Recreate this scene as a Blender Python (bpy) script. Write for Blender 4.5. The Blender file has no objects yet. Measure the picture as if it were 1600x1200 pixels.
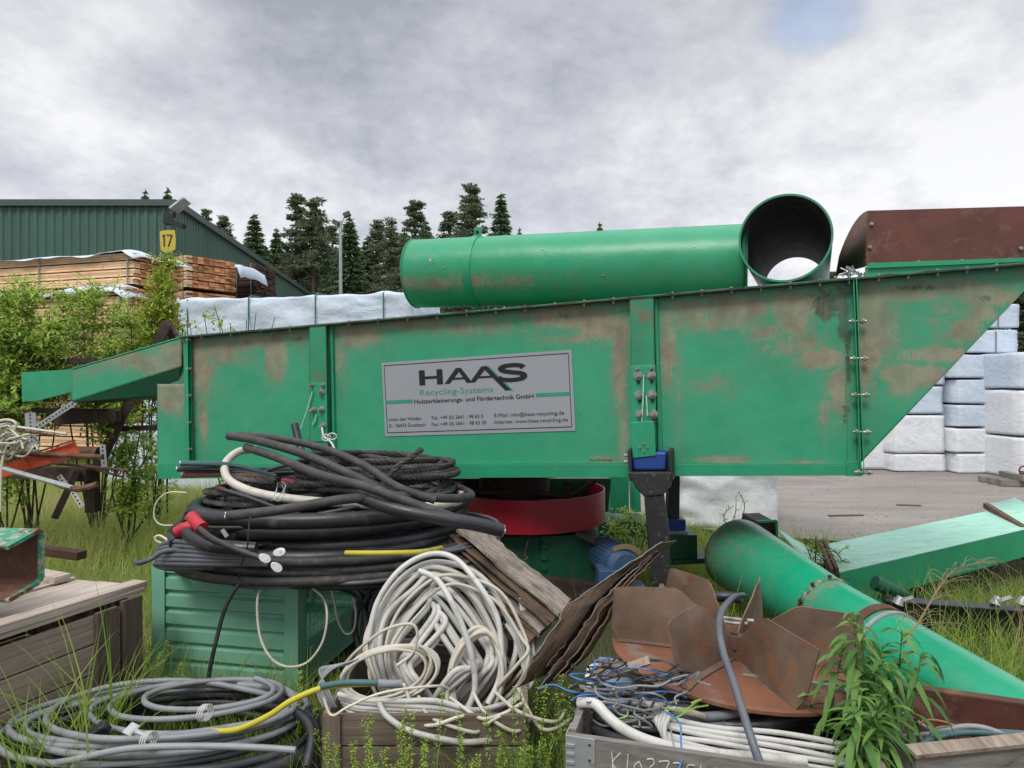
import bpy, bmesh, math, random
import numpy as np
from mathutils import Vector, Matrix, Euler, noise
R = math.radians
random.seed(7)
scn = bpy.context.scene
COL = scn.collection
# ---------------- camera ----------------
F = 1067.0                      # focal length in pixels of the 1600 px wide photograph
EYE = 1.7
cd = bpy.data.cameras.new('camera'); cam = bpy.data.objects.new('camera', cd); COL.objects.link(cam)
cd.lens = 24.0; cd.sensor_width = 36.0; cd.clip_end = 600; cd.clip_start = .05
cam.location = (0, 0, EYE); cam.rotation_euler = (R(90), 0, 0)
scn.camera = cam
# ---------------- world: bright broken overcast ----------------
w = bpy.data.worlds.new('World'); scn.world = w; w.use_nodes = True
nt = w.node_tree; nt.nodes.clear()
def N(nt, t, **k):
    n = nt.nodes.new(t)
    for a, b in k.items(): setattr(n, a, b)
    return n
SUN_EL, SUN_AZ = R(52), R(205)      # azimuth measured clockwise from +Y
out = N(nt, 'ShaderNodeOutputWorld'); bg = N(nt, 'ShaderNodeBackground')
sky = N(nt, 'ShaderNodeTexSky', sky_type='NISHITA', sun_disc=False)
sky.sun_elevation = SUN_EL; sky.sun_rotation = SUN_AZ; sky.air_density = 1.0; sky.dust_density = 1.5
bg.inputs['Strength'].default_value = 0.12
tc = N(nt, 'ShaderNodeTexCoord'); sp = N(nt, 'ShaderNodeSeparateXYZ')
L = nt.links.new
L(tc.outputs['Generated'], sp.inputs[0])
mx = N(nt, 'ShaderNodeMath', operation='MAXIMUM'); mx.inputs[1].default_value = 0.0; L(sp.outputs[2], mx.inputs[0])
ad = N(nt, 'ShaderNodeMath', operation='ADD'); ad.inputs[1].default_value = 0.42; L(mx.outputs[0], ad.inputs[0])
dx = N(nt, 'ShaderNodeMath', operation='DIVIDE'); L(sp.outputs[0], dx.inputs[0]); L(ad.outputs[0], dx.inputs[1])
dy = N(nt, 'ShaderNodeMath', operation='DIVIDE'); L(sp.outputs[1], dy.inputs[0]); L(ad.outputs[0], dy.inputs[1])
cb = N(nt, 'ShaderNodeCombineXYZ'); L(dx.outputs[0], cb.inputs[0]); L(dy.outputs[0], cb.inputs[1]); cb.inputs[2].default_value = 3.7
n1 = N(nt, 'ShaderNodeTexNoise'); n1.inputs['Scale'].default_value = 1.7; n1.inputs['Detail'].default_value = 10; n1.inputs['Roughness'].default_value = .58
n1.inputs['Distortion'].default_value = .35
n2 = N(nt, 'ShaderNodeTexNoise'); n2.inputs['Scale'].default_value = 4.5; n2.inputs['Detail'].default_value = 7; n2.inputs['Roughness'].default_value = .66
L(cb.outputs[0], n1.inputs[0]); L(cb.outputs[0], n2.inputs[0])
m1 = N(nt, 'ShaderNodeMath', operation='MULTIPLY_ADD'); m1.inputs[1].default_value = .45; L(n2.outputs[0], m1.inputs[0])
m2 = N(nt, 'ShaderNodeMath', operation='MULTIPLY'); m2.inputs[1].default_value = .55; L(n1.outputs[0], m2.inputs[0]); L(m2.outputs[0], m1.inputs[2])
cr = N(nt, 'ShaderNodeValToRGB')
e = cr.color_ramp.elements
e[0].position = .34; e[0].color = (3.6, 3.8, 4.35, 1); e[1].position = .60; e[1].color = (8.0, 8.05, 8.3, 1)
x = cr.color_ramp.elements.new(.48); x.color = (5.7, 5.9, 6.4, 1)
# a heavier grey bank in the middle of the sky
def near(cx_, cy_, r0, r1):
    v_ = N(nt, 'ShaderNodeVectorMath', operation='DISTANCE'); L(cb.outputs[0], v_.inputs[0]); v_.inputs[1].default_value = (cx_, cy_, 3.7)
    q_ = N(nt, 'ShaderNodeMapRange', interpolation_type='SMOOTHSTEP'); L(v_.outputs[1], q_.inputs[0]); q_.inputs[1].default_value = r0; q_.inputs[2].default_value = r1; q_.inputs[3].default_value = 1; q_.inputs[4].default_value = 0; return q_.outputs[0]
bk_ = N(nt, 'ShaderNodeMath', operation='MULTIPLY_ADD'); L(near(-.10, 1.05, -.1, .60), bk_.inputs[0]); bk_.inputs[1].default_value = -.055; L(m1.outputs[0], bk_.inputs[2])
bk2 = N(nt, 'ShaderNodeMath', operation='MULTIPLY_ADD'); L(near(.72, 1.35, 0.1, .6), bk2.inputs[0]); bk2.inputs[1].default_value = .05; L(bk_.outputs[0], bk2.inputs[2])
L(bk2.outputs[0], cr.inputs[0])
# brighter towards the horizon
hz = N(nt, 'ShaderNodeMapRange'); hz.inputs[1].default_value = 0.0; hz.inputs[2].default_value = .55; hz.inputs[3].default_value = 1.12; hz.inputs[4].default_value = .86
L(sp.outputs[2], hz.inputs[0])
# an overcast sky is brightest overhead
ov = N(nt, 'ShaderNodeMapRange'); ov.inputs[1].default_value = .5; ov.inputs[2].default_value = .9; ov.inputs[3].default_value = 1.0; ov.inputs[4].default_value = 2.7
L(sp.outputs[2], ov.inputs[0])
hm = N(nt, 'ShaderNodeMath', operation='MULTIPLY'); L(hz.outputs[0], hm.inputs[0]); L(ov.outputs[0], hm.inputs[1])
vm = N(nt, 'ShaderNodeVectorMath', operation='SCALE'); L(cr.outputs[0], vm.inputs[0]); L(hm.outputs[0], vm.inputs[3])
# a thin opening in the cloud where blue sky shows
n3 = N(nt, 'ShaderNodeTexNoise'); n3.inputs['Scale'].default_value = 1.0; n3.inputs['Detail'].default_value = 5
L(cb.outputs[0], n3.inputs[0])
n3.inputs['Scale'].default_value = 5
hole = N(nt, 'ShaderNodeMath', operation='MULTIPLY'); L(near(.425, .955, .0, .12), hole.inputs[0]); L(n3.outputs[0], hole.inputs[1])
r3 = N(nt, 'ShaderNodeMapRange'); r3.inputs[1].default_value = .16; r3.inputs[2].default_value = .50; r3.inputs[4].default_value = .6
L(hole.outputs[0], r3.inputs[0])
mix = N(nt, 'ShaderNodeMix', data_type='RGBA'); L(r3.outputs[0], mix.inputs[0]); L(vm.outputs[0], mix.inputs[6])
bl = N(nt, 'ShaderNodeMix', data_type='RGBA'); bl.inputs[0].default_value = .65; L(sky.outputs[0], bl.inputs[6]); bl.inputs[7].default_value = (4.6, 5.9, 8.4, 1); L(bl.outputs[2], mix.inputs[7])
L(mix.outputs[2], bg.inputs[0]); L(bg.outputs[0], out.inputs[0])
# ---------------- sun, softened by cloud ----------------
sd = bpy.data.lights.new('sun', 'SUN'); sun = bpy.data.objects.new('sun', sd); COL.objects.link(sun)
sd.energy = 2.0; sd.angle = R(18); sd.color = (1, .965, .91)
sv = Vector((math.sin(SUN_AZ)*math.cos(SUN_EL), math.cos(SUN_AZ)*math.cos(SUN_EL), math.sin(SUN_EL)))
sun.rotation_euler = sv.to_track_quat('Z', 'Y').to_euler()
vs = scn.view_settings
vs.view_transform = 'Standard'; vs.look = 'None'; vs.gamma = 1; vs.exposure = 0.0; vs.use_curve_mapping = False
scn.render.engine = 'CYCLES'
scn.cycles.use_denoising = True
scn.cycles.max_bounces = 6; scn.cycles.transparent_max_bounces = 6

# ---------------- placing helpers ----------------
def P(px, py, Y):
    return Vector(((px-800)/F*Y, Y, EYE+(600-py)/F*Y))
def G(px, py, z=0.0):
    Y = (EYE-z)*F/(py-600)
    return Vector(((px-800)/F*Y, Y, z))
def X(px, Y): return (px-800)/F*Y

ORG = {}
def tag(o, label=None, cat=None, group=None, kind=None):
    if label: o['label'] = label
    if cat: o['category'] = cat
    if group: o['group'] = group
    if kind: o['kind'] = kind
    return o
def thing(name, loc, label, cat, group=None):
    o = bpy.data.objects.new(name, None); COL.objects.link(o)
    o.location = loc; o.empty_display_size = .1
    ORG[o.name] = Vector(loc)
    return tag(o, label, cat, group)

class MB:
    """collects geometry in world coordinates; build() links it as one mesh object"""
    def __init__(s): s.v = []; s.f = []
    def add(s, vs, fs):
        b = len(s.v); s.v.extend(Vector(v) for v in vs); s.f.extend(tuple(i+b for i in f) for f in fs); return s
    def box(s, c, size, rot=None):
        c = Vector(c); h = Vector(size)*.5
        m = rot if rot is not None else Matrix.Identity(3)
        vs = [c+m@Vector((x*h.x, y*h.y, z*h.z)) for x in (-1,1) for y in (-1,1) for z in (-1,1)]
        return s.add(vs, [(0,1,3,2),(4,6,7,5),(0,4,5,1),(2,3,7,6),(0,2,6,4),(1,5,7,3)])
    def beam(s, a, b, wd, ht, up=Vector((0,0,1))):
        a = Vector(a); b = Vector(b); d = (b-a); ln = d.length; d.normalize()
        sd_ = d.cross(up); sd_ = sd_.normalized() if sd_.length > 1e-4 else Vector((1,0,0)); u = sd_.cross(d)
        m = Matrix((sd_, d, u)).transposed()
        return s.box((a+b)/2, (wd, ln, ht), m)
    def prism(s, poly, ext):
        poly = [Vector(p) for p in poly]; ext = Vector(ext); n = len(poly)
        return s.add(poly+[p+ext for p in poly], [tuple(range(n))[::-1], tuple(range(n, 2*n))]+[(i, (i+1) % n, n+(i+1) % n, n+i) for i in range(n)])
    def tube(s, pts, r, sides=8, closed=False, cap=True, phase=0.0):
        n = len(pts)
        if n < 2: return s
        pts = [Vector(p) for p in pts]
        rf = r if callable(r) else (lambda i: r)
        b = len(s.v); T = []
        for i in range(n):
            if closed: t = pts[(i+1) % n]-pts[i-1]
            else: t = pts[min(i+1, n-1)]-pts[max(i-1, 0)]
            T.append(t.normalized() if t.length > 1e-9 else Vector((1,0,0)))
        u = T[0].orthogonal().normalized()
        for i in range(n):
            u = (u-T[i]*u.dot(T[i])); u = u.normalized() if u.length > 1e-6 else T[i].orthogonal().normalized()
            w_ = T[i].cross(u); rr = rf(i)
            for k in range(sides):
                a = 2*math.pi*k/sides+phase
                s.v.append(pts[i]+(u*math.cos(a)+w_*math.sin(a))*rr)
        m = n if closed else n-1
        for i in range(m):
            i2 = (i+1) % n
            for k in range(sides):
                k2 = (k+1) % sides
                s.f.append((b+i*sides+k, b+i*sides+k2, b+i2*sides+k2, b+i2*sides+k))
        if cap and not closed:
            s.f.append(tuple(b+k for k in range(sides))[::-1]); s.f.append(tuple(b+(n-1)*sides+k for k in range(sides)))
        return s
    def strands(s, pts, r, k=4, pitch=.12, sides=5):
        """a cable twisted from k cores"""
        pts = resample(pts, pitch/7)
        n = len(pts); T = [(pts[min(i+1, n-1)]-pts[max(i-1, 0)]).normalized() for i in range(n)]
        u = T[0].orthogonal().normalized(); U = []
        for i in range(n):
            u = (u-T[i]*u.dot(T[i])).normalized(); U.append(u.copy())
        rr = r*.52
        for j in range(k):
            q = []
            for i in range(n):
                a = 2*math.pi*(j/k+i/7.0)
                q.append(pts[i]+(U[i]*math.cos(a)+T[i].cross(U[i])*math.sin(a))*r*.55)
            s.tube(q, rr, sides)
        return s
    def cyl(s, a, b, r, sides=24, r2=None, cap=True):
        a = Vector(a); b = Vector(b); r2 = r if r2 is None else r2
        return s.tube([a, b], lambda i: (r, r2)[i], sides, cap=cap)
    def disc_bolt(s, c, n_, r, h, sides=6):
        c = Vector(c); n_ = Vector(n_).normalized()
        s.cyl(c, c+n_*h*.25, r*1.35, 12); return s.cyl(c+n_*h*.2, c+n_*h, r, sides)
    def build(s, name, mat, parent=None, smooth=False, bevel=0, ang=35, solid=0):
        me = bpy.data.meshes.new(name)
        if parent is not None: o0 = ORG[parent.name]
        else:
            xs = [v.x for v in s.v]; ys = [v.y for v in s.v]; zs = [v.z for v in s.v]
            o0 = Vector(((min(xs)+max(xs))/2, (min(ys)+max(ys))/2, min(zs)))
        me.from_pydata([v-o0 for v in s.v], [], s.f)
        bm = bmesh.new(); bm.from_mesh(me); bmesh.ops.recalc_face_normals(bm, faces=bm.faces); bm.to_mesh(me); bm.free()
        o = bpy.data.objects.new(name, me); COL.objects.link(o)
        ORG[o.name] = o0.copy()
        if parent is not None: o.parent = parent
        else: o.location = o0
        me.materials.append(mat)
        if smooth:
            me.polygons.foreach_set('use_smooth', [True]*len(me.polygons))
            if ang < 180: me.set_sharp_from_angle(angle=R(ang))
        if solid:
            md = o.modifiers.new('thickness', 'SOLIDIFY'); md.thickness = solid; md.offset = 0
        if bevel:
            md = o.modifiers.new('edges', 'BEVEL'); md.width = bevel; md.segments = 2; md.limit_method = 'ANGLE'; md.angle_limit = R(40)
        return o

def resample(pts, step):
    pts = [Vector(p) for p in pts]
    d = [0]
    for i in range(1, len(pts)): d.append(d[-1]+(pts[i]-pts[i-1]).length)
    n = max(2, int(d[-1]/step)+1); outp = []; j = 0
    for k in range(n):
        t = d[-1]*k/(n-1)
        while j < len(pts)-2 and d[j+1] < t: j += 1
        seg = d[j+1]-d[j]
        outp.append(pts[j].lerp(pts[j+1], (t-d[j])/seg if seg > 1e-9 else 0))
    return outp
def spline(pts, k=8, closed=False):
    """Catmull-Rom through the points"""
    pts = [Vector(p) for p in pts]; n = len(pts); o = []
    rng = n if closed else n-1
    for i in range(rng):
        if closed: p0, p1, p2, p3 = pts[i-1], pts[i], pts[(i+1) % n], pts[(i+2) % n]
        else: p0, p1, p2, p3 = pts[max(i-1, 0)], pts[i], pts[i+1], pts[min(i+2, n-1)]
        for j in range(k):
            t = j/k; t2 = t*t; t3 = t2*t
            o.append(.5*((2*p1)+(p2-p0)*t+(2*p0-5*p1+4*p2-p3)*t2+(3*p1-p0-3*p2+p3)*t3))
    if not closed: o.append(pts[-1])
    return o
def coil_path(c, u, v, w_, turns, ra, rb, jit=.05, lift=.0, seed=0, per=40, arc=None):
    """turns of cable round centre c; u,v span its plane, w_ is its axis"""
    rnd = random.Random(seed)
    c = Vector(c); u = Vector(u).normalized(); v = Vector(v).normalized(); w_ = Vector(w_).normalized()
    pts = []; n = int(turns*per)
    f = [(rnd.uniform(-1,1), rnd.uniform(-1,1), rnd.uniform(-1,1), rnd.uniform(0,6.28)) for _ in range(int(turns)+2)]
    a0 = rnd.uniform(0, 6.28) if arc is None else arc
    for i in range(n+1):
        t = i/per; k = int(t); fr = t-k; s_ = fr*fr*(3-2*fr)
        g = [f[k][j]*(1-s_)+f[k+1][j]*s_ for j in range(4)]
        a = a0+t*2*math.pi
        wob = 1+jit*g[0]+jit*.5*math.sin(2*a+g[3])
        wob += .018*noise.noise(Vector((t*5.0, seed*1.3, 2.0)))+.010*noise.noise(Vector((t*17.0, seed*1.3, 9.0)))
        pts.append(c+u*math.cos(a)*ra*wob+v*math.sin(a)*rb*wob+u*g[1]*jit*ra*.6+v*g[2]*jit*rb*.6+w_*(lift*(g[1]*.5+.5*math.sin(a*1.0+g[3]*2))))
    return pts

# ---------------- materials ----------------
def newmat(name):
    m = bpy.data.materials.new(name); m.use_nodes = True
    t = m.node_tree; b = t.nodes['Principled BSDF']
    return m, t, b
def col4(c): return (c[0], c[1], c[2], 1)
def mixc(t, fac, a, b):
    n = t.nodes.new('ShaderNodeMix'); n.data_type = 'RGBA'
    if isinstance(fac, (int, float)): n.inputs[0].default_value = fac
    else: t.links.new(fac, n.inputs[0])
    for i, q in ((6, a), (7, b)):
        if isinstance(q, tuple): n.inputs[i].default_value = col4(q)
        else: t.links.new(q, n.inputs[i])
    return n.outputs[2]
def ntex(t, scale, detail=5, rough=.55, vec=None, stretch=None, dist=0):
    tcn = t.nodes.new('ShaderNodeTexCoord'); src = tcn.outputs['Object']
    if vec is not None: src = vec
    if stretch:
        mp = t.nodes.new('ShaderNodeMapping'); mp.inputs['Scale'].default_value = stretch
        t.links.new(src, mp.inputs[0]); src = mp.outputs[0]
    n = t.nodes.new('ShaderNodeTexNoise'); n.inputs['Scale'].default_value = scale; n.inputs['Detail'].default_value = detail
    n.inputs['Roughness'].default_value = rough; n.inputs['Distortion'].default_value = dist
    t.links.new(src, n.inputs[0]); return n.outputs[0]
def mrange(t, src, a, b, c=0, d=1):
    n = t.nodes.new('ShaderNodeMapRange'); t.links.new(src, n.inputs[0])
    for i, q in enumerate((a, b, c, d)): n.inputs[i+1].default_value = q
    return n.outputs[0]
def mth(t, op, a, b):
    n = t.nodes.new('ShaderNodeMath'); n.operation = op
    for i, q in enumerate((a, b)):
        if isinstance(q, (int, float)): n.inputs[i].default_value = q
        else: t.links.new(q, n.inputs[i])
    return n.outputs[0]
def bump(t, b, src, strength, dist=.01):
    n = t.nodes.new('ShaderNodeBump'); n.inputs['Strength'].default_value = strength; n.inputs['Distance'].default_value = dist
    t.links.new(src, n.inputs['Height']); t.links.new(n.outputs[0], b.inputs['Normal'])
def painted(name, c1, c2=None, dirt=(.2,.15,.1), damt=(.6,.72), dscale=4, rough=.4, metal=0, bs=.15, bscale=30, stretch=None, island=0, spec=.5, rust=None, coat=0):
    """paint, rubber, plastic, metal: two tones, patches of dirt, fine bump"""
    m, t, b = newmat(name)
    c2 = c2 or tuple(x*.8 for x in c1)
    n1_ = ntex(t, dscale*.6, 4, .6, stretch=stretch)
    col = mixc(t, mrange(t, n1_, .35, .65), c1, c2)
    if island:
        g = t.nodes.new('ShaderNodeNewGeometry'); hs = t.nodes.new('ShaderNodeHueSaturation')
        t.links.new(col, hs.inputs['Color']); t.links.new(mrange(t, g.outputs['Random Per Island'], 0, 1, 1-island, 1+island), hs.inputs['Value']); col = hs.outputs[0]
    d1 = ntex(t, dscale, 8, .68, stretch=stretch, dist=.3)
    dm = mrange(t, d1, damt[0], damt[1])
    col = mixc(t, dm, col, dirt)
    rg = mth(t, 'ADD', mth(t, 'MULTIPLY', dm, .75-rough if rough < .75 else 0), rough)
    rn = ntex(t, 14, 4, .6); rg = mth(t, 'ADD', rg, mrange(t, rn, .3, .7, -.07, .07))
    if rust:
        r1 = ntex(t, rust[0], 9, .7, stretch=stretch); rm = mrange(t, r1, rust[1], rust[1]+.03)
        col = mixc(t, rm, col, (.13,.05,.022)); 
    t.links.new(col, b.inputs['Base Color']); t.links.new(rg, b.inputs['Roughness'])
    b.inputs['Metallic'].default_value = metal; b.inputs['Specular IOR Level'].default_value = spec
    if coat: b.inputs['Coat Weight'].default_value = coat; b.inputs['Coat Roughness'].default_value = .25
    bump(t, b, ntex(t, bscale, 6, .6, stretch=stretch), bs, .006)
    return m
def wood(name, c1, c2, axis=0, island=.25, grain=9, dark=(.05,.035,.025), rough=.85, rotz=0):
    m, t, b = newmat(name)
    tq = t.nodes.new('ShaderNodeTexCoord'); mq = t.nodes.new('ShaderNodeMapping'); mq.inputs['Rotation'].default_value = (0, 0, rotz); t.links.new(tq.outputs['Object'], mq.inputs[0]); vq = mq.outputs[0]
    st = [grain*4]*3; st[axis] = 1.2
    g1 = ntex(t, 1.0, 8, .7, vec=vq, stretch=tuple(st), dist=.6)
    st2 = [3]*3; st2[axis] = .8
    g2 = ntex(t, 1.0, 4, .6, vec=vq, stretch=tuple(st2))
    col = mixc(t, mrange(t, g1, .35, .66), c2, c1)
    col = mixc(t, mrange(t, g2, .45, .75, 0, .75), col, tuple((a+b_)/2*.55 for a, b_ in zip(c1, c2)))
    col = mixc(t, mrange(t, g1, .30, .36, .85, 0), col, dark)
    gi = t.nodes.new('ShaderNodeNewGeometry'); hs = t.nodes.new('ShaderNodeHueSaturation')
    t.links.new(col, hs.inputs['Color']); t.links.new(mrange(t, gi.outputs['Random Per Island'], 0, 1, 1-island, 1+island), hs.inputs['Value'])
    t.links.new(hs.outputs[0], b.inputs['Base Color']); b.inputs['Roughness'].default_value = rough
    b.inputs['Specular IOR Level'].default_value = .25
    bump(t, b, g1, .6, .006)
    return m
def leafmat(name, c1, c2, trans=.3, rough=.5, c3=None):
    m, t, b = newmat(name)
    gi = t.nodes.new('ShaderNodeNewGeometry')
    col = mixc(t, gi.outputs['Random Per Island'], c1, c2)
    if c3: col = mixc(t, mrange(t, ntex(t, 1.3, 3), .5, .7), col, c3)
    t.links.new(col, b.inputs['Base Color']); b.inputs['Roughness'].default_value = rough; b.inputs['Specular IOR Level'].default_value = .3
    if trans:
        tr = t.nodes.new('ShaderNodeBsdfTranslucent'); ms = t.nodes.new('ShaderNodeMixShader'); ms.inputs[0].default_value = trans
        t.links.new(col, tr.inputs[0]); t.links.new(b.outputs[0], ms.inputs[1]); t.links.new(tr.outputs[0], ms.inputs[2])
        t.links.new(ms.outputs[0], t.nodes['Material Output'].inputs[0])
    return m
def quadmesh(name, V, Fc, mat, parent=None, smooth=False, attr=None):
    """numpy mesh, V (n,3), Fc (m,k) world coordinates"""
    V = np.asarray(V, dtype=np.float64); Fc = np.asarray(Fc, dtype=np.int32)
    o0 = ORG[parent.name] if parent is not None else Vector(((V[:,0].min()+V[:,0].max())/2, (V[:,1].min()+V[:,1].max())/2, V[:,2].min()))
    V = V-np.array(o0)
    me = bpy.data.meshes.new(name); k = Fc.shape[1]
    me.vertices.add(len(V)); me.vertices.foreach_set('co', V.astype(np.float32).ravel())
    me.loops.add(len(Fc)*k); me.loops.foreach_set('vertex_index', Fc.ravel())
    me.polygons.add(len(Fc)); me.polygons.foreach_set('loop_start', np.arange(0, len(Fc)*k, k, dtype=np.int32))
    me.polygons.foreach_set('loop_total', np.full(len(Fc), k, dtype=np.int32))
    if smooth: me.polygons.foreach_set('use_smooth', np.ones(len(Fc), dtype=bool))
    me.update(calc_edges=True); me.validate()
    me.materials.append(mat)
    o = bpy.data.objects.new(name, me); COL.objects.link(o); ORG[o.name] = Vector(o0)
    if parent is not None: o.parent = parent
    else: o.location = o0
    return o
def copy_tree(o, parent=None):
    c = o.copy(); COL.objects.link(c)
    if parent is not None: c.parent = parent
    for ch in o.children: copy_tree(ch, c)
    return c
# ---------------- palette ----------------
GREEN = (.022,.30,.15); GREEN2 = (.017,.25,.12)
DUST = (.22,.155,.115)
def machine_mat(name='machine_green_paint', c1=(.030,.31,.162), c2=(.023,.265,.135), ro=.42):
    """green paint whose dust mask comes from the mesh ('dirt' 0..1), broken up by noise"""
    m, t, b = newmat(name)
    at = t.nodes.new('ShaderNodeAttribute'); at.attribute_name = 'dirt'
    n_a = ntex(t, 2.2, 6, .62); n_b = ntex(t, 7, 12, .82, dist=.5); n_c = ntex(t, 90, 4, .7)
    base = mixc(t, mrange(t, n_a, .35, .7), c1, c2)
    s_ = mth(t, 'ADD', at.outputs['Fac'], mrange(t, n_b, .25, .75, -.42, .42))
    s_ = mth(t, 'ADD', s_, mrange(t, n_c, .3, .7, -.2, .2))
    dm = mrange(t, s_, .40, .60)
    film = mrange(t, s_, .0, .55, 0, .38)
    base = mixc(t, film, base, (.17,.21,.14))
    dcol = mixc(t, mrange(t, ntex(t, 7, 7), .4, .65), (.36,.255,.195), (.22,.145,.105))
    col = mixc(t, mth(t, 'MULTIPLY', dm, .72), base, dcol)
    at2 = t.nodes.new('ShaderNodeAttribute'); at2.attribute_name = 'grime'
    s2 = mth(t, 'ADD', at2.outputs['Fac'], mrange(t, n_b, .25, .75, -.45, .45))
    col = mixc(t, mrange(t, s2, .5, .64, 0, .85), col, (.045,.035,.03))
    # chalky fading, drips under the lip, scratches
    fd = ntex(t, 1.6, 7, .7); base_f = mrange(t, fd, .42, .72, 0, .38); col = mixc(t, base_f, col, (.085,.35,.215))
    dr = ntex(t, 1, 6, .7, stretch=(38, 38, 1.6), dist=.4); col = mixc(t, mth(t, 'MULTIPLY', mrange(t, dr, .50, .66), mrange(t, at.outputs['Fac'], .02, .5, 0, .55)), col, (.24,.165,.115))
    sc1 = ntex(t, 1, 9, .8, stretch=(6, 6, 55), dist=1.5); col = mixc(t, mrange(t, sc1, .70, .73, 0, .45), col, (.30,.42,.34))
    spk = ntex(t, 55, 3, .5); col = mixc(t, mrange(t, spk, .72, .75, 0, .7), col, (.06,.04,.03))
    rn = ntex(t, 1, 4, .6, stretch=(28, 28, 1.2)); col = mixc(t, mrange(t, rn, .62, .8, 0, .25), col, (.06,.12,.07))
    t.links.new(col, b.inputs['Base Color'])
    t.links.new(mth(t, 'ADD', mth(t, 'MULTIPLY', dm, .4), ro), b.inputs['Roughness'])
    b.inputs['Specular IOR Level'].default_value = .4
    bump(t, b, mth(t, 'ADD', ntex(t, 1.5, 3, .5), mth(t, 'MULTIPLY', ntex(t, 30, 5, .6), .06)), .35, .06)
    return m
M = {}
M['machine'] = machine_mat()
M['pipe_top'] = machine_mat('dusty_green_pipe_paint', (.012,.29,.135), (.010,.25,.11), .36)
M['pipe_dusty'] = machine_mat('dusty_lying_pipe_paint', (.008,.33,.175), (.008,.29,.15), .26)
M['green'] = painted('green_paint', GREEN, GREEN2, DUST, (.62,.80), 5, .42, bs=.1)
M['green_dirty'] = painted('green_paint_dirty', (.020,.27,.135), (.024,.20,.10), (.16,.12,.08), (.50,.68), 7, .5, bs=.2)
M['green_pipe'] = painted('green_pipe_paint', (.010,.28,.125), (.008,.24,.10), (.10,.12,.08), (.60,.82), 3.2, .43, bs=.06, coat=.08)
M['pipe_lying'] = painted('green_lying_pipe_paint', (.004,.34,.18), (.006,.29,.15), (.10,.16,.11), (.66,.9), 3, .24, bs=.04, coat=.5)
M['green_dark'] = painted('dark_green_paint', (.004,.085,.042), (.005,.065,.035), (.06,.05,.04), (.56,.75), 4, .5)
M['duct_light'] = painted('pale_and_skylit_green', (.36,.66,.52), (.29,.58,.45), (.30,.36,.26), (.52,.72), 6, .5, bs=.1, stretch=(1,4,4))  # pale tone carries the sky's sheen painted on the duct top
M['mesh_box'] = painted('pale_green_box_paint', (.19,.43,.30), (.165,.39,.265), (.035,.10,.06), (.60,.75), 6, .42, bs=.2, rust=(5,.73))
M['pipe_inside'] = painted('pipe_inside_dusty', (.045,.042,.038), (.022,.022,.022), (.11,.10,.085), (.5,.7), 6, .75, stretch=(1,1,1), bs=.5)
M['rust'] = painted('rusty_steel', (.115,.052,.030), (.070,.030,.020), (.20,.105,.055), (.5,.7), 8, .8, bs=.5, bscale=60)
M['rust_hood'] = painted('rust_brown_hood_steel', (.135,.042,.028), (.080,.028,.020), (.20,.13,.10), (.54,.76), 7, .68, bs=.3, bscale=80)
M['rust_dark'] = painted('dark_rusty_steel', (.048,.028,.022), (.028,.018,.015), (.09,.05,.035), (.5,.7), 8, .85, bs=.5, bscale=60)
M['rust_blade'] = painted('rusty_fan_steel', (.185,.125,.088), (.115,.072,.048), (.20,.080,.032), (.55,.66), 9, .7, bs=.35, bscale=140, rust=(5,.64))
M['rust_disc'] = painted('rust_red_disc_steel', (.22,.085,.042), (.13,.058,.033), (.17,.15,.13), (.54,.64), 6, .72, bs=.35, bscale=70)
M['red'] = painted('red_paint', (.36,.012,.026), (.28,.010,.022), (.20,.06,.05), (.60,.82), 7, .45)
M['blue'] = painted('blue_paint', (.008,.055,.26), (.010,.045,.20), (.05,.05,.05), (.58,.75), 9, .45)
M['motor_blue'] = painted('faded_blue_motor_paint', (.035,.085,.20), (.045,.10,.19), (.16,.14,.12), (.52,.7), 10, .55)
M['black_steel'] = painted('black_cast_steel', (.016,.016,.018), (.024,.023,.023), (.16,.14,.12), (.60,.66), 40, .6, bs=.5, bscale=80)
M['black_beam'] = painted('black_painted_beam', (.010,.011,.016), (.014,.015,.02), (.12,.11,.09), (.62,.75), 9, .35)
M['rubber'] = painted('black_rubber_sheath', (.014,.015,.018), (.022,.023,.027), (.085,.075,.065), (.54,.80), 12, .38, bs=.12, island=.25)
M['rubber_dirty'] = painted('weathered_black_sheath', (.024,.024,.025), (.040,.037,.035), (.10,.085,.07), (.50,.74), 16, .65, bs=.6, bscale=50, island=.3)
M['cable_dark'] = painted('dark_grey_sheath', (.030,.032,.036), (.040,.042,.046), (.09,.08,.07), (.58,.75), 12, .5, bs=.2, island=.3)
M['cable_grey'] = painted('grey_cable_sheath', (.24,.25,.255), (.18,.19,.20), (.13,.12,.10), (.56,.74), 9, .5, bs=.2, island=.2)
M['cable_mid'] = painted('mid_grey_cable_sheath', (.10,.11,.125), (.08,.085,.10), (.06,.055,.05), (.56,.74), 9, .48, bs=.2, island=.2)
M['cable_white'] = painted('off_white_cable_sheath', (.52,.51,.48), (.44,.43,.40), (.24,.215,.17), (.54,.74), 9, .5, bs=.15, island=.16)
M['cable_cream'] = painted('cream_cable_sheath', (.55,.51,.43), (.46,.42,.35), (.25,.21,.15), (.56,.76), 9, .55, bs=.15, island=.14)
M['conduit'] = painted('cream_corrugated_conduit', (.56,.53,.45), (.48,.45,.38), (.28,.25,.2), (.58,.78), 9, .5, bs=.05)
M['cable_yellow'] = painted('yellow_cable_sheath', (.50,.43,.03), (.42,.38,.04), (.15,.18,.04), (.6,.8), 9, .5, bs=.1)
M['cable_teal'] = painted('teal_grey_cable_sheath', (.055,.12,.12), (.04,.09,.095), (.12,.13,.12), (.58,.75), 9, .5, bs=.1, island=.25)
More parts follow.
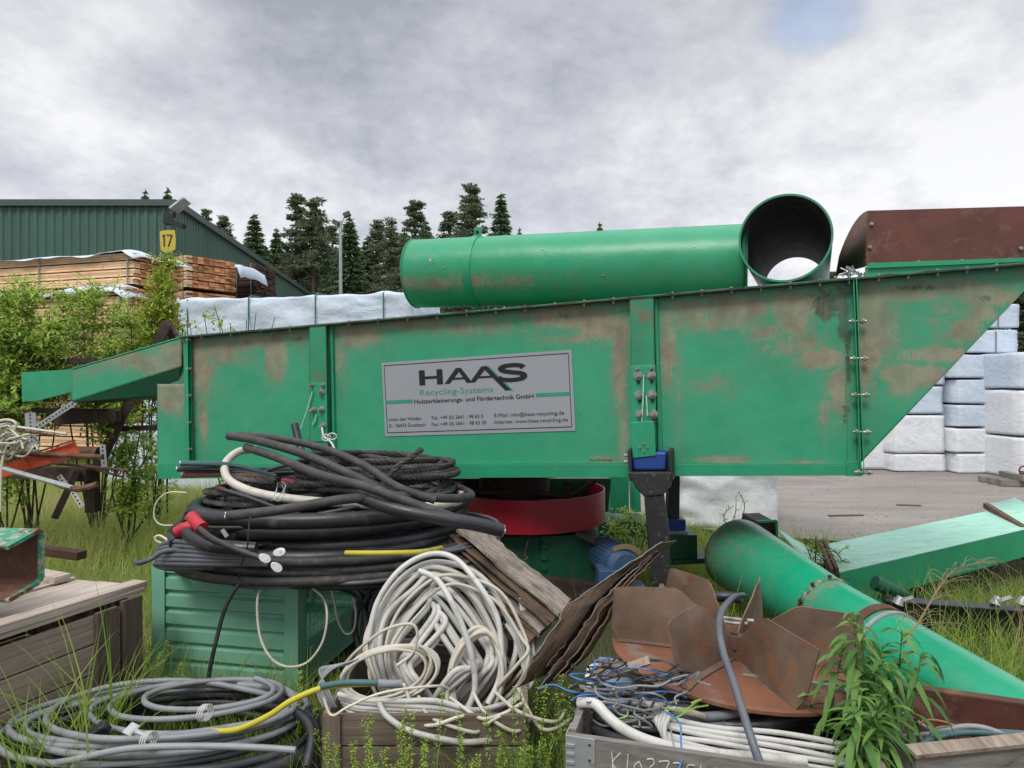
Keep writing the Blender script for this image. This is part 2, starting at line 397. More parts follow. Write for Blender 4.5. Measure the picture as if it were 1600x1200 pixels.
M['wire_blue'] = painted('blue_wire', (.06,.19,.46), (.05,.15,.38), (.1,.12,.15), (.65,.8), 9, .5)
M['wire_green'] = painted('yellow_green_wire', (.20,.36,.06), (.30,.40,.05), (.1,.2,.1), (.65,.8), 9, .5)
M['wire_brown'] = painted('copper_brown_wire', (.33,.12,.05), (.25,.09,.04), (.15,.1,.06), (.6,.8), 9, .5)
M['alu'] = painted('aluminium', (.62,.62,.62), (.50,.50,.50), (.25,.24,.22), (.56,.75), 20, .38, metal=.7)
M['galv'] = painted('galvanised_steel', (.42,.44,.45), (.33,.35,.36), (.2,.17,.13), (.55,.72), 12, .5, metal=.5, bs=.2)
M['bolt'] = painted('zinc_bolt', (.40,.40,.38), (.28,.27,.25), (.10,.07,.05), (.5,.7), 30, .45, metal=.6)
M['wood_old'] = wood('weathered_crate_board', (.23,.185,.145), (.105,.075,.055), axis=0)
M['wood_old_v'] = wood('weathered_crate_batten', (.17,.135,.105), (.085,.06,.045), axis=2)
M['wood_lid'] = wood('bleached_lid_board', (.36,.30,.24), (.17,.125,.095), axis=1, grain=7)
M['wood_crate'] = wood('weathered_board_turned', (.42,.345,.275), (.20,.15,.11), axis=0, rotz=R(-69.6))
M['wood_lid2'] = wood('bleached_lid_board_turned', (.64,.56,.48), (.32,.25,.20), axis=0, grain=7, rotz=R(-69.6))
M['wood_grey'] = wood('grey_crate_board', (.27,.25,.225), (.15,.135,.12), axis=0, grain=8)
M['lumber_side'] = wood('sawn_lumber_side', (.80,.55,.34), (.62,.38,.21), axis=0, island=.28, grain=3)
M['lumber_end'] = wood('sawn_lumber_end_grain', (.66,.34,.16), (.45,.21,.095), axis=2, island=.38, grain=3)
M['dark_wood'] = wood('dark_stacking_wood', (.10,.06,.04), (.05,.03,.022), axis=0)
def tarp(name, c, sc=1.0):
    m, t, b = newmat(name)
    n_ = ntex(t, 2.2*sc, 4, .55, dist=1.2, stretch=(1,1,1.6)); n2_ = ntex(t, 7*sc, 5, .6, dist=.8)
    col = mixc(t, mrange(t, n2_, .35, .75), c, tuple(q*.86 for q in c))
    gi = t.nodes.new('ShaderNodeNewGeometry')
    t.links.new(col, b.inputs['Base Color']); b.inputs['Roughness'].default_value = .5
    rg_ = mth(t, 'SUBTRACT', 1.0, mth(t, 'ABSOLUTE', mth(t, 'SUBTRACT', mth(t, 'MULTIPLY', n_, 4.0), 2.0), 0.0)); rg2 = mth(t, 'SUBTRACT', 1.0, mth(t, 'ABSOLUTE', mth(t, 'SUBTRACT', mth(t, 'MULTIPLY', n2_, 4.0), 2.0), 0.0))
    hh = mth(t, 'ADD', rg_, mth(t, 'MULTIPLY', rg2, .35)); bump(t, b, hh, .30, .022/sc)
    b.inputs['Specular IOR Level'].default_value = .6
    return m
M['tarp_blue'] = tarp('pale_blue_tarpaulin', (.56,.64,.74))
M['tarp_white'] = tarp('white_tarpaulin', (.74,.76,.79))
M['tarp_small'] = tarp('white_bale_wrap', (.70,.72,.74), 2.2)
M['hangar'] = painted('green_corrugated_cladding', (.048,.120,.085), (.036,.092,.068), (.075,.12,.095), (.52,.75), .8, .5, bs=.02, stretch=(1,1,.35))
M['hangar_trim'] = painted('dark_roof_trim', (.055,.08,.07), (.045,.07,.06), (.08,.08,.07), (.6,.8), 2, .5)
M['strap'] = painted('green_strap', (.02,.17,.11), None, (.05,.1,.08), (.6,.8), 8, .6)
M['orange'] = painted('orange_paint', (.62,.085,.022), (.50,.07,.02), (.16,.06,.03), (.56,.7), 7, .45)
M['yellow'] = painted('yellow_sign_paint', (.62,.44,.05), (.50,.38,.05), (.3,.3,.05), (.62,.8), 9, .55)
M['sign'] = painted('grey_sign_vinyl', (.295,.31,.335), (.28,.295,.32), (.26,.26,.25), (.66,.9), 5, .42, bs=.02)
M['ink'] = painted('black_sign_ink', (.006,.007,.010), None, (.01,.01,.01), (.8,.9), 5, .4)
M['sign_green'] = painted('green_sign_ink', (.035,.28,.17), None, (.04,.25,.16), (.8,.9), 5, .45)
M['chalk'] = painted('chalk_marks', (.62,.60,.56), None, (.4,.38,.35), (.5,.6), 30, .9)
M['red_tape'] = painted('red_heat_shrink', (.45,.015,.03), None, (.2,.02,.03), (.6,.8), 12, .45)
M['bark'] = painted('pine_bark', (.13,.075,.05), (.085,.055,.04), (.05,.04,.03), (.5,.7), 6, .9, bs=.6)
M['stem'] = painted('shrub_bark', (.06,.045,.035), (.05,.045,.03), (.08,.09,.05), (.5,.7), 20, .9)
def striated(name, c1, c2, dark):
    m, t, b = newmat(name); at = t.nodes.new('ShaderNodeAttribute'); at.attribute_name = 'uvw'
    g1 = ntex(t, 1.0, 8, .7, vec=at.outputs['Vector'], stretch=(3, 40, 1), dist=.5); g2 = ntex(t, 1.0, 5, .6, vec=at.outputs['Vector'], stretch=(2, 5, 1))
    col = mixc(t, mrange(t, g1, .36, .64), c2, c1); col = mixc(t, mrange(t, g2, .48, .7, 0, .8), col, dark); col = mixc(t, mrange(t, g1, .34, .40, .9, 0), col, dark)
    t.links.new(col, b.inputs['Base Color']); b.inputs['Roughness'].default_value = .9; bump(t, b, g1, .9, .01); return m
M['belting'] = striated('frayed_belting', (.36,.31,.26), (.16,.13,.105), (.07,.05,.042))
M['sheet_s'] = striated('brown_striated_sheet', (.19,.125,.08), (.085,.055,.036), (.035,.025,.018))
M['sheet_fibre'] = painted('frayed_grey_belting', (.23,.195,.165), (.13,.105,.088), (.055,.04,.034), (.50,.60), 14, .95, bs=.9, bscale=25, stretch=(1,1,6))
M['sheet_brown'] = painted('brown_weathered_sheet', (.10,.062,.035), (.055,.036,.024), (.16,.13,.10), (.54,.68), 7, .7, bs=.5)
M['spruce'] = leafmat('spruce_needles', (.060,.120,.050), (.14,.21,.09), .35)
M['pine'] = leafmat('pine_needles', (.085,.125,.07), (.19,.235,.125), .35)
M['shrub'] = leafmat('shrub_leaf', (.27,.42,.06), (.52,.64,.16), .5)
M['shrub2'] = leafmat('yellow_green_leaf', (.26,.38,.04), (.48,.55,.09), .45)
M['herb'] = leafmat('willowherb_leaf', (.06,.16,.035), (.19,.34,.08), .35)
M['grass'] = leafmat('grass_blade', (.17,.32,.04), (.40,.50,.10), .5, c3=(.50,.47,.22))
M['grass_far'] = leafmat('dry_mixed_grass', (.28,.40,.07), (.50,.56,.16), .5, c3=(.60,.54,.28))
M['straw'] = leafmat('dry_straw', (.36,.28,.17), (.28,.20,.11), .2)
M['blossom'] = leafmat('yellow_blossom', (.45,.46,.05), (.32,.40,.05), .2)
def asphalt():
    m, t, b = newmat('dusty_asphalt')
    a_ = ntex(t, 1.1, 7, .7, stretch=(.35,1.6,1)); c_ = ntex(t, 45, 8, .8)
    col = mixc(t, mrange(t, a_, .35, .65), (.21,.185,.165), (.33,.295,.265))
    tr = ntex(t, 1, 5, .65, stretch=(.4, 2.2, 1), dist=1.2); col = mixc(t, mrange(t, tr, .54, .72, 0, .4), col, (.42,.375,.33)); col = mixc(t, mrange(t, tr, .30, .42, .5, 0), col, (.13,.12,.11))
    st = ntex(t, .8, 6, .7); col = mixc(t, mrange(t, st, .60, .66, 0, .4), col, (.12,.11,.10))
    col = mixc(t, mrange(t, c_, .35, .7, 0, .6), col, (.11,.10,.092))
    t.links.new(col, b.inputs['Base Color']); b.inputs['Roughness'].default_value = .85
    bump(t, b, c_, .5, .01); return m
def soil():
    m, t, b = newmat('weedy_soil')
    a_ = ntex(t, 1.2, 6, .65); c_ = ntex(t, 25, 6, .7)
    col = mixc(t, mrange(t, a_, .35, .65), (.045,.055,.018), (.085,.07,.035))
    col = mixc(t, mrange(t, c_, .4, .7, 0, .6), col, (.03,.03,.015))
    t.links.new(col, b.inputs['Base Color']); b.inputs['Roughness'].default_value = .95
    bump(t, b, c_, .8, .03); return m
M['asphalt'] = asphalt(); M['soil'] = soil()

M['green_chipped'] = painted('chipped_green_paint', (.030,.27,.15), (.03,.20,.11), (.33,.31,.27), (.50,.56), 22, .55, bs=.5, rust=(9,.56))
# ================= ground, road =================
def sheet(name, poly, z, mat, label=None):
    mb = MB(); mb.add([(x, y, z) for x, y in poly], [tuple(range(len(poly)))])
    o = mb.build(name, mat); tag(o, kind='structure'); return o
def heightf(x, y): return .04*noise.noise(Vector((x*.5, y*.5, 0)))+.02*noise.noise(Vector((x*1.7, y*1.7, 3)))
sheet('ground', [(-300,-40),(300,-40),(300,400),(-300,400)], -.03, M['soil'])
# weedy near ground, gently uneven
gx = np.linspace(-14, 14, 113); gy = np.linspace(1.0, 16, 61)
VV = [(x, y, .0+heightf(x, y)) for y in gy for x in gx]
FF = [(j*113+i, j*113+i+1, (j+1)*113+i+1, (j+1)*113+i) for j in range(60) for i in range(112)]
tag(quadmesh('verge', VV, FF, M['soil'], smooth=True), kind='structure')
road = [(1.9,7.9),(2.5,7.35),(3.3,7.1),(4.6,6.7),(6.5,6.4),(9,6.3),(14,6.1),(60,5),(60,45),(-60,45),(-25,18.5),(-9,18.5),(-3,12.5),(.6,9.5)]
sheet('yard_asphalt', road, .075, M['asphalt'])

# ================= hangar =================
hc = Vector((-11.92, 24, 0)); HZ = 8.0
hr = thing('hangar', hc, 'large green corrugated metal hangar with a flat roofline behind the lumber', 'building')
dA = Vector((-1, 0, 0)); dB = Vector((-.103, 1, 0)).normalized()
def corrugated(name, a, d, length, z0, z1, parent, pitch=.3):
    n_ = d.cross(Vector((0,0,1))); 
    V = []; n = int(length/pitch); prof = ((0,0),(.12,0),(.17,.045),(.28,.045),(.33,0))
    for i in range(n):
        for q in prof[:-1]:
            p = a+d*(i*pitch+q[0]*pitch/.33)+n_*q[1]
            V.append((p.x, p.y, z0)); V.append((p.x, p.y, z1))
    Fq = [(2*i, 2*i+2, 2*i+3, 2*i+1) for i in range(len(V)//2-1)]
    mb = MB(); mb.add(V, Fq); return mb.build(name, M['hangar'], parent)
corrugated('wall', hc, dA, 30, 0, HZ, hr)
n_out = Vector((1, .103, 0)).normalized()
# receding wall with its ribs on the outside
V = []; pitch = .3; prof = ((0,0),(.12,0),(.17,.05),(.28,.05))
for i in range(90):
    for q in prof:
        p = hc+dB*(i*pitch+q[0]*pitch/.33)+n_out*q[1]; V.append((p.x, p.y, 0)); V.append((p.x, p.y, HZ))
mb = MB(); mb.add(V, [(2*i, 2*i+2, 2*i+3, 2*i+1) for i in range(len(V)//2-1)]); mb.build('wall', M['hangar'], hr)
mb = MB()
mb.box(hc+Vector((-15, -.04, HZ+.05)), (30.3, .2, .22)); pe = hc+dB*27.2
mb.beam(hc+Vector((.1,0,HZ+.05)), pe+Vector((.1,0,HZ+.05)), .22, .24)
mb.build('roof_trim', M['hangar_trim'], hr)
mb = MB(); mb.box(hc+Vector((-15,-.07,5.25)), (30,.03,.05)); mb.beam(hc+n_out*.06+Vector((0,0,5.25)), hc+dB*27+n_out*.06+Vector((0,0,5.25)), .03, .05); mb.build('sheet_joint', M['hangar_trim'], hr)
mb = MB(); mb.add([hc+Vector((0,0,HZ)), hc+Vector((-30,0,HZ)), hc+Vector((-33,27,HZ)), pe+Vector((0,0,HZ))], [(0,1,2,3)]); mb.build('roof', M['hangar_trim'], hr)
# floodlight on the hangar corner
fl = thing('floodlight', hc+Vector((.3,-.35,7.0)), 'grey floodlight on a bracket at the corner of the green hangar', 'light')
b0 = P(268, 338, 23.6)
mb = MB(); mb.tube([b0+Vector((-.05,.3,.1)), b0, b0+Vector((.15,-.1,-.05)), b0+Vector((.2,-.2,.25))], .05, 8); mb.box(b0+Vector((-.1,.1,-.08)), (.35,.3,.35))
mb.box(b0+Vector((.2,-.1,-.28)), (.6,.28,.16), Euler((0,R(20),0)).to_matrix()); mb.build('bracket', M['black_beam'], fl)
mb = MB(); c = P(281, 321, 23.4); m3 = Euler((R(-20),R(-38),0)).to_matrix(); mb.box(c, (.62,.4,.1), m3); mb.build('lamp_head', M['galv'], fl, bevel=.02)

# ================= lamp post =================
lb = Vector((X(532, 34), 34, 0)); lp = thing('lamp_post', lb, 'tall thin grey lamp post with two floodlight heads before the pines', 'street lamp')
top = EYE+(600-345)/F*34
mb = MB(); mb.tube([lb, lb+Vector((0,0,top))], lambda i: (.11,.07)[i], 10); mb.build('pole', M['galv'], lp)
for (px, py, s) in ((542,335,1),(525,348,-1)):
    q = P(px, py, 34); mb = MB(); mb.tube([lb+Vector((0,0,top-.3)), q+Vector((-.12*s,0,-.1))], .035, 6); arm = mb.build('arm', M['galv'], lp)
    mb = MB(); mb.box(q, (.34,.3,.2), Euler((0,R(-25*s),0)).to_matrix()); mb.build('lamp_head', M['hangar_trim'], arm)

# ================= forest =================
def tree_mesh(kind, seed):
    rnd = np.random.RandomState(seed); H = 10.0
    Vs = []; ctr = []; 
    if kind == 'spruce':
        n = 12000; t = rnd.beta(1.0, 1.35, n)*.93+.05         # height fraction
        nw = 34; wh = np.floor(t*nw)/nw; lay = rnd.rand(nw+1)
        az_n = 9; off = rnd.rand(nw+1)*6.28; k = rnd.randint(0, az_n, n); az = off[(t*nw).astype(int)]+k*6.283/az_n+rnd.normal(0, .10, n)
        blen = (1-t)**.85*1.55*(.75+.5*rnd.rand(nw+1, az_n)[(t*nw).astype(int), k])+.05
        rr = blen*rnd.beta(1.7, 1.0, n)
        z = wh*H+(t-wh)*H*.35-rr*.30+.22*(rr/1.5)**2+rnd.normal(0, .035, n)
        C_ = np.stack([np.cos(az)*rr, np.sin(az)*rr, z], 1)
        dirv = np.stack([np.cos(az), np.sin(az), -.35+0*az], 1)+rnd.normal(0, .35, (n, 3)); sz = .14; asp = .30
    else:
        nc = 150; n = 12500
        ct = rnd.beta(1.25, 1.2, nc)*.70+.29; ca = rnd.rand(nc)*6.283; spread = np.clip((1.02-ct)/.55, 0, 1)**.85*1.2
        cr_ = spread*np.sqrt(rnd.rand(nc)); cc = np.stack([np.cos(ca)*cr_, np.sin(ca)*cr_, ct*H], 1); cc[:4, 0:2] *= .2; cc[:4, 2] = H*np.array([.985,.95,.91,.87])
        k = rnd.randint(0, nc, n); rs = (.10+.20*rnd.rand(nc))*(1.35-.6*ct)
        d = rnd.normal(0, 1, (n, 3)); d /= np.linalg.norm(d, axis=1)[:, None]
        C_ = cc[k]+d*(rs[k]*rnd.rand(n)**.45)[:, None]*np.array([1.7, 1.7, .5])
        dirv = d+rnd.normal(0, .5, (n, 3)); sz = .075; asp = .36
    dirv /= np.linalg.norm(dirv, axis=1)[:, None]
    rv = rnd.normal(0, 1, (n, 3)); sd_ = np.cross(dirv, rv); sd_ /= np.linalg.norm(sd_, axis=1)[:, None]
    s_ = (sz*(.6+.8*rnd.rand(n)))[:, None]
    a = C_-dirv*s_; b = C_+dirv*s_; m_ = sd_*s_*asp
    V = np.stack([a, C_+m_, b, C_-m_], 1).reshape(-1, 3); Fq = np.arange(n*4).reshape(-1, 4)
    tr = MB(); tr.tube([(0,0,0),(.03,.02,H*.4),(-.02,.03,H*.75),(0,0,H*.99)], lambda i: (.17,.12,.06,.012)[i], 7)
    rn = random.Random(seed)
    if kind == 'pine':
        for j in range(0, nc, 2):
            c = Vector(cc[j]); tr.tube([(0,0,max(.35*H, c.z-.5)), c*.5+Vector((0,0,c.z*.5-.1)), c], lambda i: (.045,.03,.012)[i], 4)
        for j in range(14):
            a_ = rn.uniform(0, 6.28); z_ = rn.uniform(.15, .45)*H; l_ = rn.uniform(.25,.8); tr.tube([(0,0,z_),(math.cos(a_)*l_, math.sin(a_)*l_, z_+rn.uniform(-.15,.1))], .012, 3)
    return V, Fq, tr
PROTO = {}
def make_tree(kind, k, loc, h, wd, label, rz):
    key = (kind, k)
    if key not in PROTO:
        V, Fq, tr = tree_mesh(kind, 40+k*7+(kind == 'pine')*100)
        root = thing(kind+'_tree', (0,0,0), label, 'tree', 'conifers behind the yard')
        quadmesh('crown', V, Fq, M[kind], root); tr.build('trunk', M['bark'], root)
        PROTO[key] = root
    else: root = copy_tree(PROTO[key])
    root.location = loc; root.scale = (wd, wd, h/10); root.rotation_euler.z = rz
    root['label'] = label
T = [  # px, top y, Y, kind, mesh, width scale, label
 (227,291,62,'spruce',0,1.3,'small spruce tip above the hangar roof, left of its pair'),
 (262,289,60,'spruce',1,1.4,'small spruce tip just behind the hangar corner floodlight'),
 (322,326,66,'pine',0,1.2,'thin pine top above the sloping hangar roof edge'),
 (349,336,64,'pine',1,1.7,'bushy pine low over the middle of the sloping hangar roof'),
 (397,330,56,'spruce',2,1.9,'dark pointed spruce standing just right of the hangar roof slope'),
 (432,352,70,'spruce',3,1.7,'shorter dark spruce between the pointed spruce and the twin pines'),
 (463,300,58,'pine',2,1.75,'tallest pine left of the lamp post, airy crown'),
 (489,307,57,'pine',3,1.9,'broad pine with bare pale trunk left of the lamp post'),
 (519,352,64,'pine',0,1.5,'low bushy pine just left of the lamp post'),
 (546,334,52,'spruce',1,1.8,'bright green spruce right behind the lamp post'),
 (591,342,66,'pine',1,1.7,'narrow pine right of the lamp post, first of the dark trio'),
 (612,338,62,'pine',4,1.5,'narrow pine in the middle of the dark trio'),
 (648,310,60,'pine',2,2.0,'full dark pine above the left end of the long green pipe'),
 (632,352,70,'spruce',0,1.8,'dark spruce between trio pine and full pine'),
 (702,330,58,'pine',0,1.9,'spreading pine above the pipe left of its clamp band'),
 (736,283,56,'pine',3,2.0,'tallest pine of all rising over the pipe clamp band'),
 (783,297,54,'spruce',2,1.75,'pointed spruce over the pipe right of the clamp band'),
 (812,351,68,'spruce',3,.9,'tiny conifer tip peeping over the pipe beside the pointed spruce'),
 (385,372,72,'spruce',3,2.0,'spruce filling the gap behind the pointed spruce by the hangar'),
 (500,340,66,'spruce',0,2.0,'slender spruce between the broad pine and the lamp post'),
 (575,365,70,'spruce',1,2.2,'spruce filling the gap right of the lamp post spruce'),
 (665,340,72,'spruce',2,2.2,'spruce behind the full dark pine over the pipe end'),
 (937,343,66,'spruce',0,1.2,'lone spruce tip peeping over the middle of the long pipe'),
 (375,385,78,'pine',2,2.3,'dark pine low behind the hangar end'),
 (415,380,80,'spruce',1,2.4,'dark spruce in the rear row beside the hangar end'),
 (448,378,82,'pine',4,2.6,'wide dark pine in the rear row under the twin pines'),
 (478,392,80,'spruce',2,2.6,'wide spruce in the rear row behind the twin pine trunks'),
 (510,388,84,'pine',1,2.6,'wide pine in the rear row left of the lamp post'),
 (560,392,82,'spruce',3,2.7,'wide spruce in the rear row right of the lamp post'),
 (582,400,80,'pine',3,2.4,'low pine in the rear row before the dark trio'),
 (622,385,86,'spruce',1,2.6,'wide spruce in the rear row behind the dark trio'),
 (668,368,84,'pine',0,2.6,'wide pine in the rear row over the pipe end'),
 (720,360,84,'spruce',2,2.6,'wide spruce in the rear row under the tallest pine'),
 (1597,452,44,'pine',1,2.6,'dense green tree top above the right hand wrapped stacks'),
 (1300,424,40,'pine',0,.9,'small tree top seen between open pipe and rusty hood'),
]
rt = random.Random(3)
for (px, ty, Y, kind, k, wd, lab) in T:
    h = EYE+(600-ty)/F*Y
    make_tree(kind, k, (X(px, Y), Y, 0), h, wd*(1.3 if Y > 76 else 1.1), lab, rt.uniform(0, 6.28))

# ================= lumber stacks =================
def frame(ang):
    a = R(ang); return Vector((math.cos(a), math.sin(a), 0)), Vector((-math.sin(a), math.cos(a), 0))
def lumber(corner, ang, length, width, z0, z1, label, seed, left=True, tarp_on=False, layers=4, endmat='lumber_end', sidemat='lumber_side'):
    """corner = near right bottom corner; boards run to the left (-u), width goes back (+v)"""
    u, v = frame(ang); corner = Vector((corner[0], corner[1], z0)); rnd = random.Random(seed)
    root = thing('lumber_bundle', corner, label, 'lumber', 'lumber bundles stacked on the left')
    ms = MB(); me_ = MB(); H = z1-z0; lh = H/layers; rot = Matrix((u, v, Vector((0,0,1)))).transposed()
    nr = 3; nb = 9
    for l in range(layers):
        for r_ in range(nr):
            bh = (lh-.022)/nr; zc = z0+l*lh+.03+(r_+.5)*bh
            for b in range(nb):
                bw = width/nb; jit = rnd.uniform(-.035, .035)
                if b in (0, nb-1) or True:
                    c = corner-u*(length/2)+v*((b+.5)*bw)+u*jit; c.z = zc
                    if b == 0: ms.box(c, (length, bw*.97, bh*.9), rot)
                    c2 = corner+u*(jit-.012)+v*((b+.5)*bw); c2.z = zc
                    me_.box(c2-u*.15, (.32, bw*.95, bh*.9), rot)
        c = corner-u*(length/2)+v*(width/2); c.z = z0+l*lh+.014
    co = MB(); c = corner-u*(length/2+.05)+v*(width/2+.02); c.z = (z0+z1)/2; co.box(c, (length-.1, width-.08, H-.02), rot)
    co.build('core', M['dark_wood'], root); ms.build('side_boards', M[sidemat], root); me_.build('board_ends', M[endmat], root)
    for q in (.12, .12+length*.28, .12+length*.6):
        st = MB(); c = corner-u*q; st.tube([c-v*.03+Vector((0,0,H+.02)), c-v*.035], .014, 5); st.build('strap', M['cable_grey'], root)
    return root
def drape(corner, ang, length, width, z, label, seed, over=.12, mat='tarp_blue', name='tarpaulin', group='tarpaulins over the lumber'):
    u, v = frame(ang); n = 60; k = 16; V = []
    for i in range(n+1):
        for j in range(k+1):
            s_ = i/n; t = j/k; p = Vector((corner[0], corner[1], z))-u*(s_*(length+.2)-.1)+v*(t*(width+.3)-.12)
            q = noise.noise(Vector((s_*length*.9, t*2, seed*3.1))); q2 = noise.noise(Vector((s_*length*3, t*5, seed)))
            h = .035+.085*max(q, -.25)+.012*q2
            if j <= 2: h -= (2-j)*over*(.15+.5*abs(noise.noise(Vector((s_*length*1.3, 0, seed+9)))))
            if i <= 1: h -= (2-i)*over*.6
            V.append((p.x, p.y, p.z+h))
    Fq = [(i*(k+1)+j, (i+1)*(k+1)+j, (i+1)*(k+1)+j+1, i*(k+1)+j+1) for i in range(n) for j in range(k)]
    o = quadmesh(name, V, Fq, M[mat], smooth=True); md = o.modifiers.new('t', 'SOLIDIFY'); md.thickness = .006
    return tag(o, label, 'tarpaulin', group)
A1 = (-7.2, 13.0); ang1 = -17
lumber(A1, ang1, 8, 1.22, 3.58, 4.20, 'topmost orange lumber bundle with pale long sides under rippled blue tarp', 1)
drape(A1, ang1, 8, 1.22, 4.21, 'pale blue tarpaulin rippling over the topmost long lumber bundle', 1)
A2 = (-6.98, 12.35)
lumber(A2, ang1, 8, 1.22, 2.78, 3.46, 'long lumber bundle behind the shrub, right under the lower tarp', 2)
drape(A2, ang1, 8, 1.22, 3.44, 'lower pale blue tarpaulin sagging over lumber just above the shrub', 4, over=.2)
lumber(A1, ang1, 8, 1.22, 2.75, 3.5, 'lumber bundle with brown end grain directly below the topmost bundle', 3)
for i, (z0, z1, s) in enumerate(((1.95,2.7,'third from the top'),(1.15,1.9,'fourth from the top'),(.3,1.1,'lowest'))):
    lumber(A2, ang1, 8, 1.22, z0, z1, 'long lumber bundle hidden by the leafy shrub, %s of its stack' % s, 5+i)
A3 = (X(367, 17), 17.0)
ang3 = -52
def lum2(z0, z1, lab, seed):
    # its broad end face points at the camera side: boards run away to the back left
    a = Vector((X(291, 16), 16, 0)); b = Vector((X(368, 17), 17, 0)); d = (b-a); ang = math.degrees(math.atan2(d.y, d.x))-90
    return lumber((a.x, a.y), ang, 5, d.length, z0, z1, lab, seed)
lum2(3.95, 4.72, 'squat lumber bundle of reddish board ends topmost beside the hangar wall', 11)
lum2(3.15, 3.88, 'reddish lumber bundle under the squat topmost one near the hangar', 12)
lum2(2.35, 3.1, 'dark reddish lumber bundle, third down near the white tarped stack', 13)
lum2(.3, 2.3, 'lowest tall lumber bundle near the hangar, hidden by shrub', 14)
aa = Vector((X(368, 17), 17, 0))
drape((X(368,17)+.05, 17.05), 0, 2.4, 1.6, 4.68, 'pale tarpaulin bunched on the squat reddish lumber bundle', 8, over=.25)
lumber((X(399, 19), 19), -8, 1.5, 1.2, 3.9, 5.05, 'dark weathered lumber bundle with open gaps against the hangar wall', 15, endmat='dark_wood', sidemat='dark_wood', layers=7)
drape((X(425,18), 18), -14, 1.9, 1.2, 3.9, 'small slack blue tarpaulin at the foot of the dark lumber bundle', 16, over=.3)

# ================= wrapped bundles =================
def soft_box(name, c, size, ang, mat, label, cat, group, seed=0, amp=.03, straps=(), res=None, round_=.03, part='wrap', strapmat='strap'):
    """c = bottom centre"""
    c = Vector(c); u, v = frame(ang); root = thing(name, c, label, cat, group)
    bm = bmesh.new(); hs = [s_/2 for s_ in size]
    bmesh.ops.create_cube(bm, size=2)
    res = res or 14; bmesh.ops.subdivide_edges(bm, edges=bm.edges[:], cuts=res, use_grid_fill=True)
    mb = MB(); idx = {}
    for i, p in enumerate(bm.verts):
        q = Vector((p.co.x*hs[0], p.co.y*hs[1], p.co.z*hs[2]))
        # rounded edges
        m_ = [abs(p.co.x), abs(p.co.y), abs(p.co.z)]
        inner = Vector([max(-h+round_, min(h-round_, a)) for a, h in zip(q, hs)]); d = q-inner
        if d.length > 1e-6: q = inner+d.normalized()*min(round_, d.length)
        sd_ = seed*5.3
        n1_ = noise.noise(Vector((q.x*1.6+sd_, q.y*1.6, q.z*3.0))); n2_ = noise.noise(Vector((q.x*5+sd_, q.y*5, q.z*9+4)))
        r_ = 1-abs(noise.noise(Vector((q.x*2.2+q.z*2.5, q.y*2.2+q.z, sd_)))*2)
        nn = Vector((p.co.x if m_[0] > .99 else 0, p.co.y if m_[1] > .99 else 0, p.co.z if m_[2] > .99 else 0))
        if nn.length: q = q+nn.normalized()*amp*(n1_*1.3+n2_*.5+r_*.5)
        w_ = c+u*q.x+v*q.y; w_.z += q.z+hs[2]
        mb.v.append(w_)
    bm.verts.index_update()
    mb.f = [tuple(x.index for x in f.verts) for f in bm.faces]; bm.free()
    mb.build(part, M[mat], root, smooth=True, ang=180)
    for s_ in straps:
        st = MB(); o = c+u*(s_*size[0]); e_ = amp*.9+.004
        q = [(-v*(hs[1]+e_), -.0), (-v*(hs[1]+e_), size[2]+e_), (v*(hs[1]+e_), size[2]+e_)]
        pts = resample([o+a+Vector((0,0,b)) for a, b in q], .12)
        st.tube(pts, .011, 4); st.build('strap', M[strapmat], root)
    return root
# long tarped stack behind the machine, left of centre
Tl = Vector((X(279, 11), 11, 0)); Tr = Vector((X(640, 10), 10, 0)); d = Tr-Tl; angT = math.degrees(math.atan2(d.y, d.x)); cT = (Tl+Tr)/2+Vector((-math.sin(R(angT)), math.cos(R(angT)), 0))*.62
gT = 'bundles in the long pale tarped stack'
soft_box('tarped_bundle', (cT.x, cT.y, 2.05), (d.length, 1.25, 1.0), angT, 'tarp_blue', 'long pale blue tarped bundle with green straps directly behind the machine top', 'bundle', gT, 1, .035, (-.45,-.17,.12,.40), res=34)
soft_box('tarped_bundle', (cT.x-.3, cT.y, 1.05), (d.length+.6, 1.25, .97), angT, 'tarp_blue', 'middle tarped bundle of the long stack, hidden behind the green machine', 'bundle', gT, 2, .035, (-.3,.2), res=20)
soft_box('tarped_bundle', (cT.x-.55, cT.y-.1, .05), (d.length+1.3, 1.25, .97), angT, 'tarp_blue', 'lowest tarped bundle glimpsed through leaves left of the machine', 'bundle', gT, 3, .035, (-.35,.2), res=20)
soft_box('tarped_bundle', (X(668, 13.5), 14.2, .05), (1.1, 1.2, 3.05), 4, 'tarp_white', 'short white wrapped bundle glimpsed under the left half of the long pipe', 'bundle', None, 4, .03, (), res=16)
soft_box('tarped_bundle', (X(905, 12), 12.2, .05), (3.4, 1.2, 2.9), 4, 'tarp_white', 'white wrapped bundle glimpsed through the gap under the middle of the long pipe', 'bundle', None, 9, .03, (), res=16)
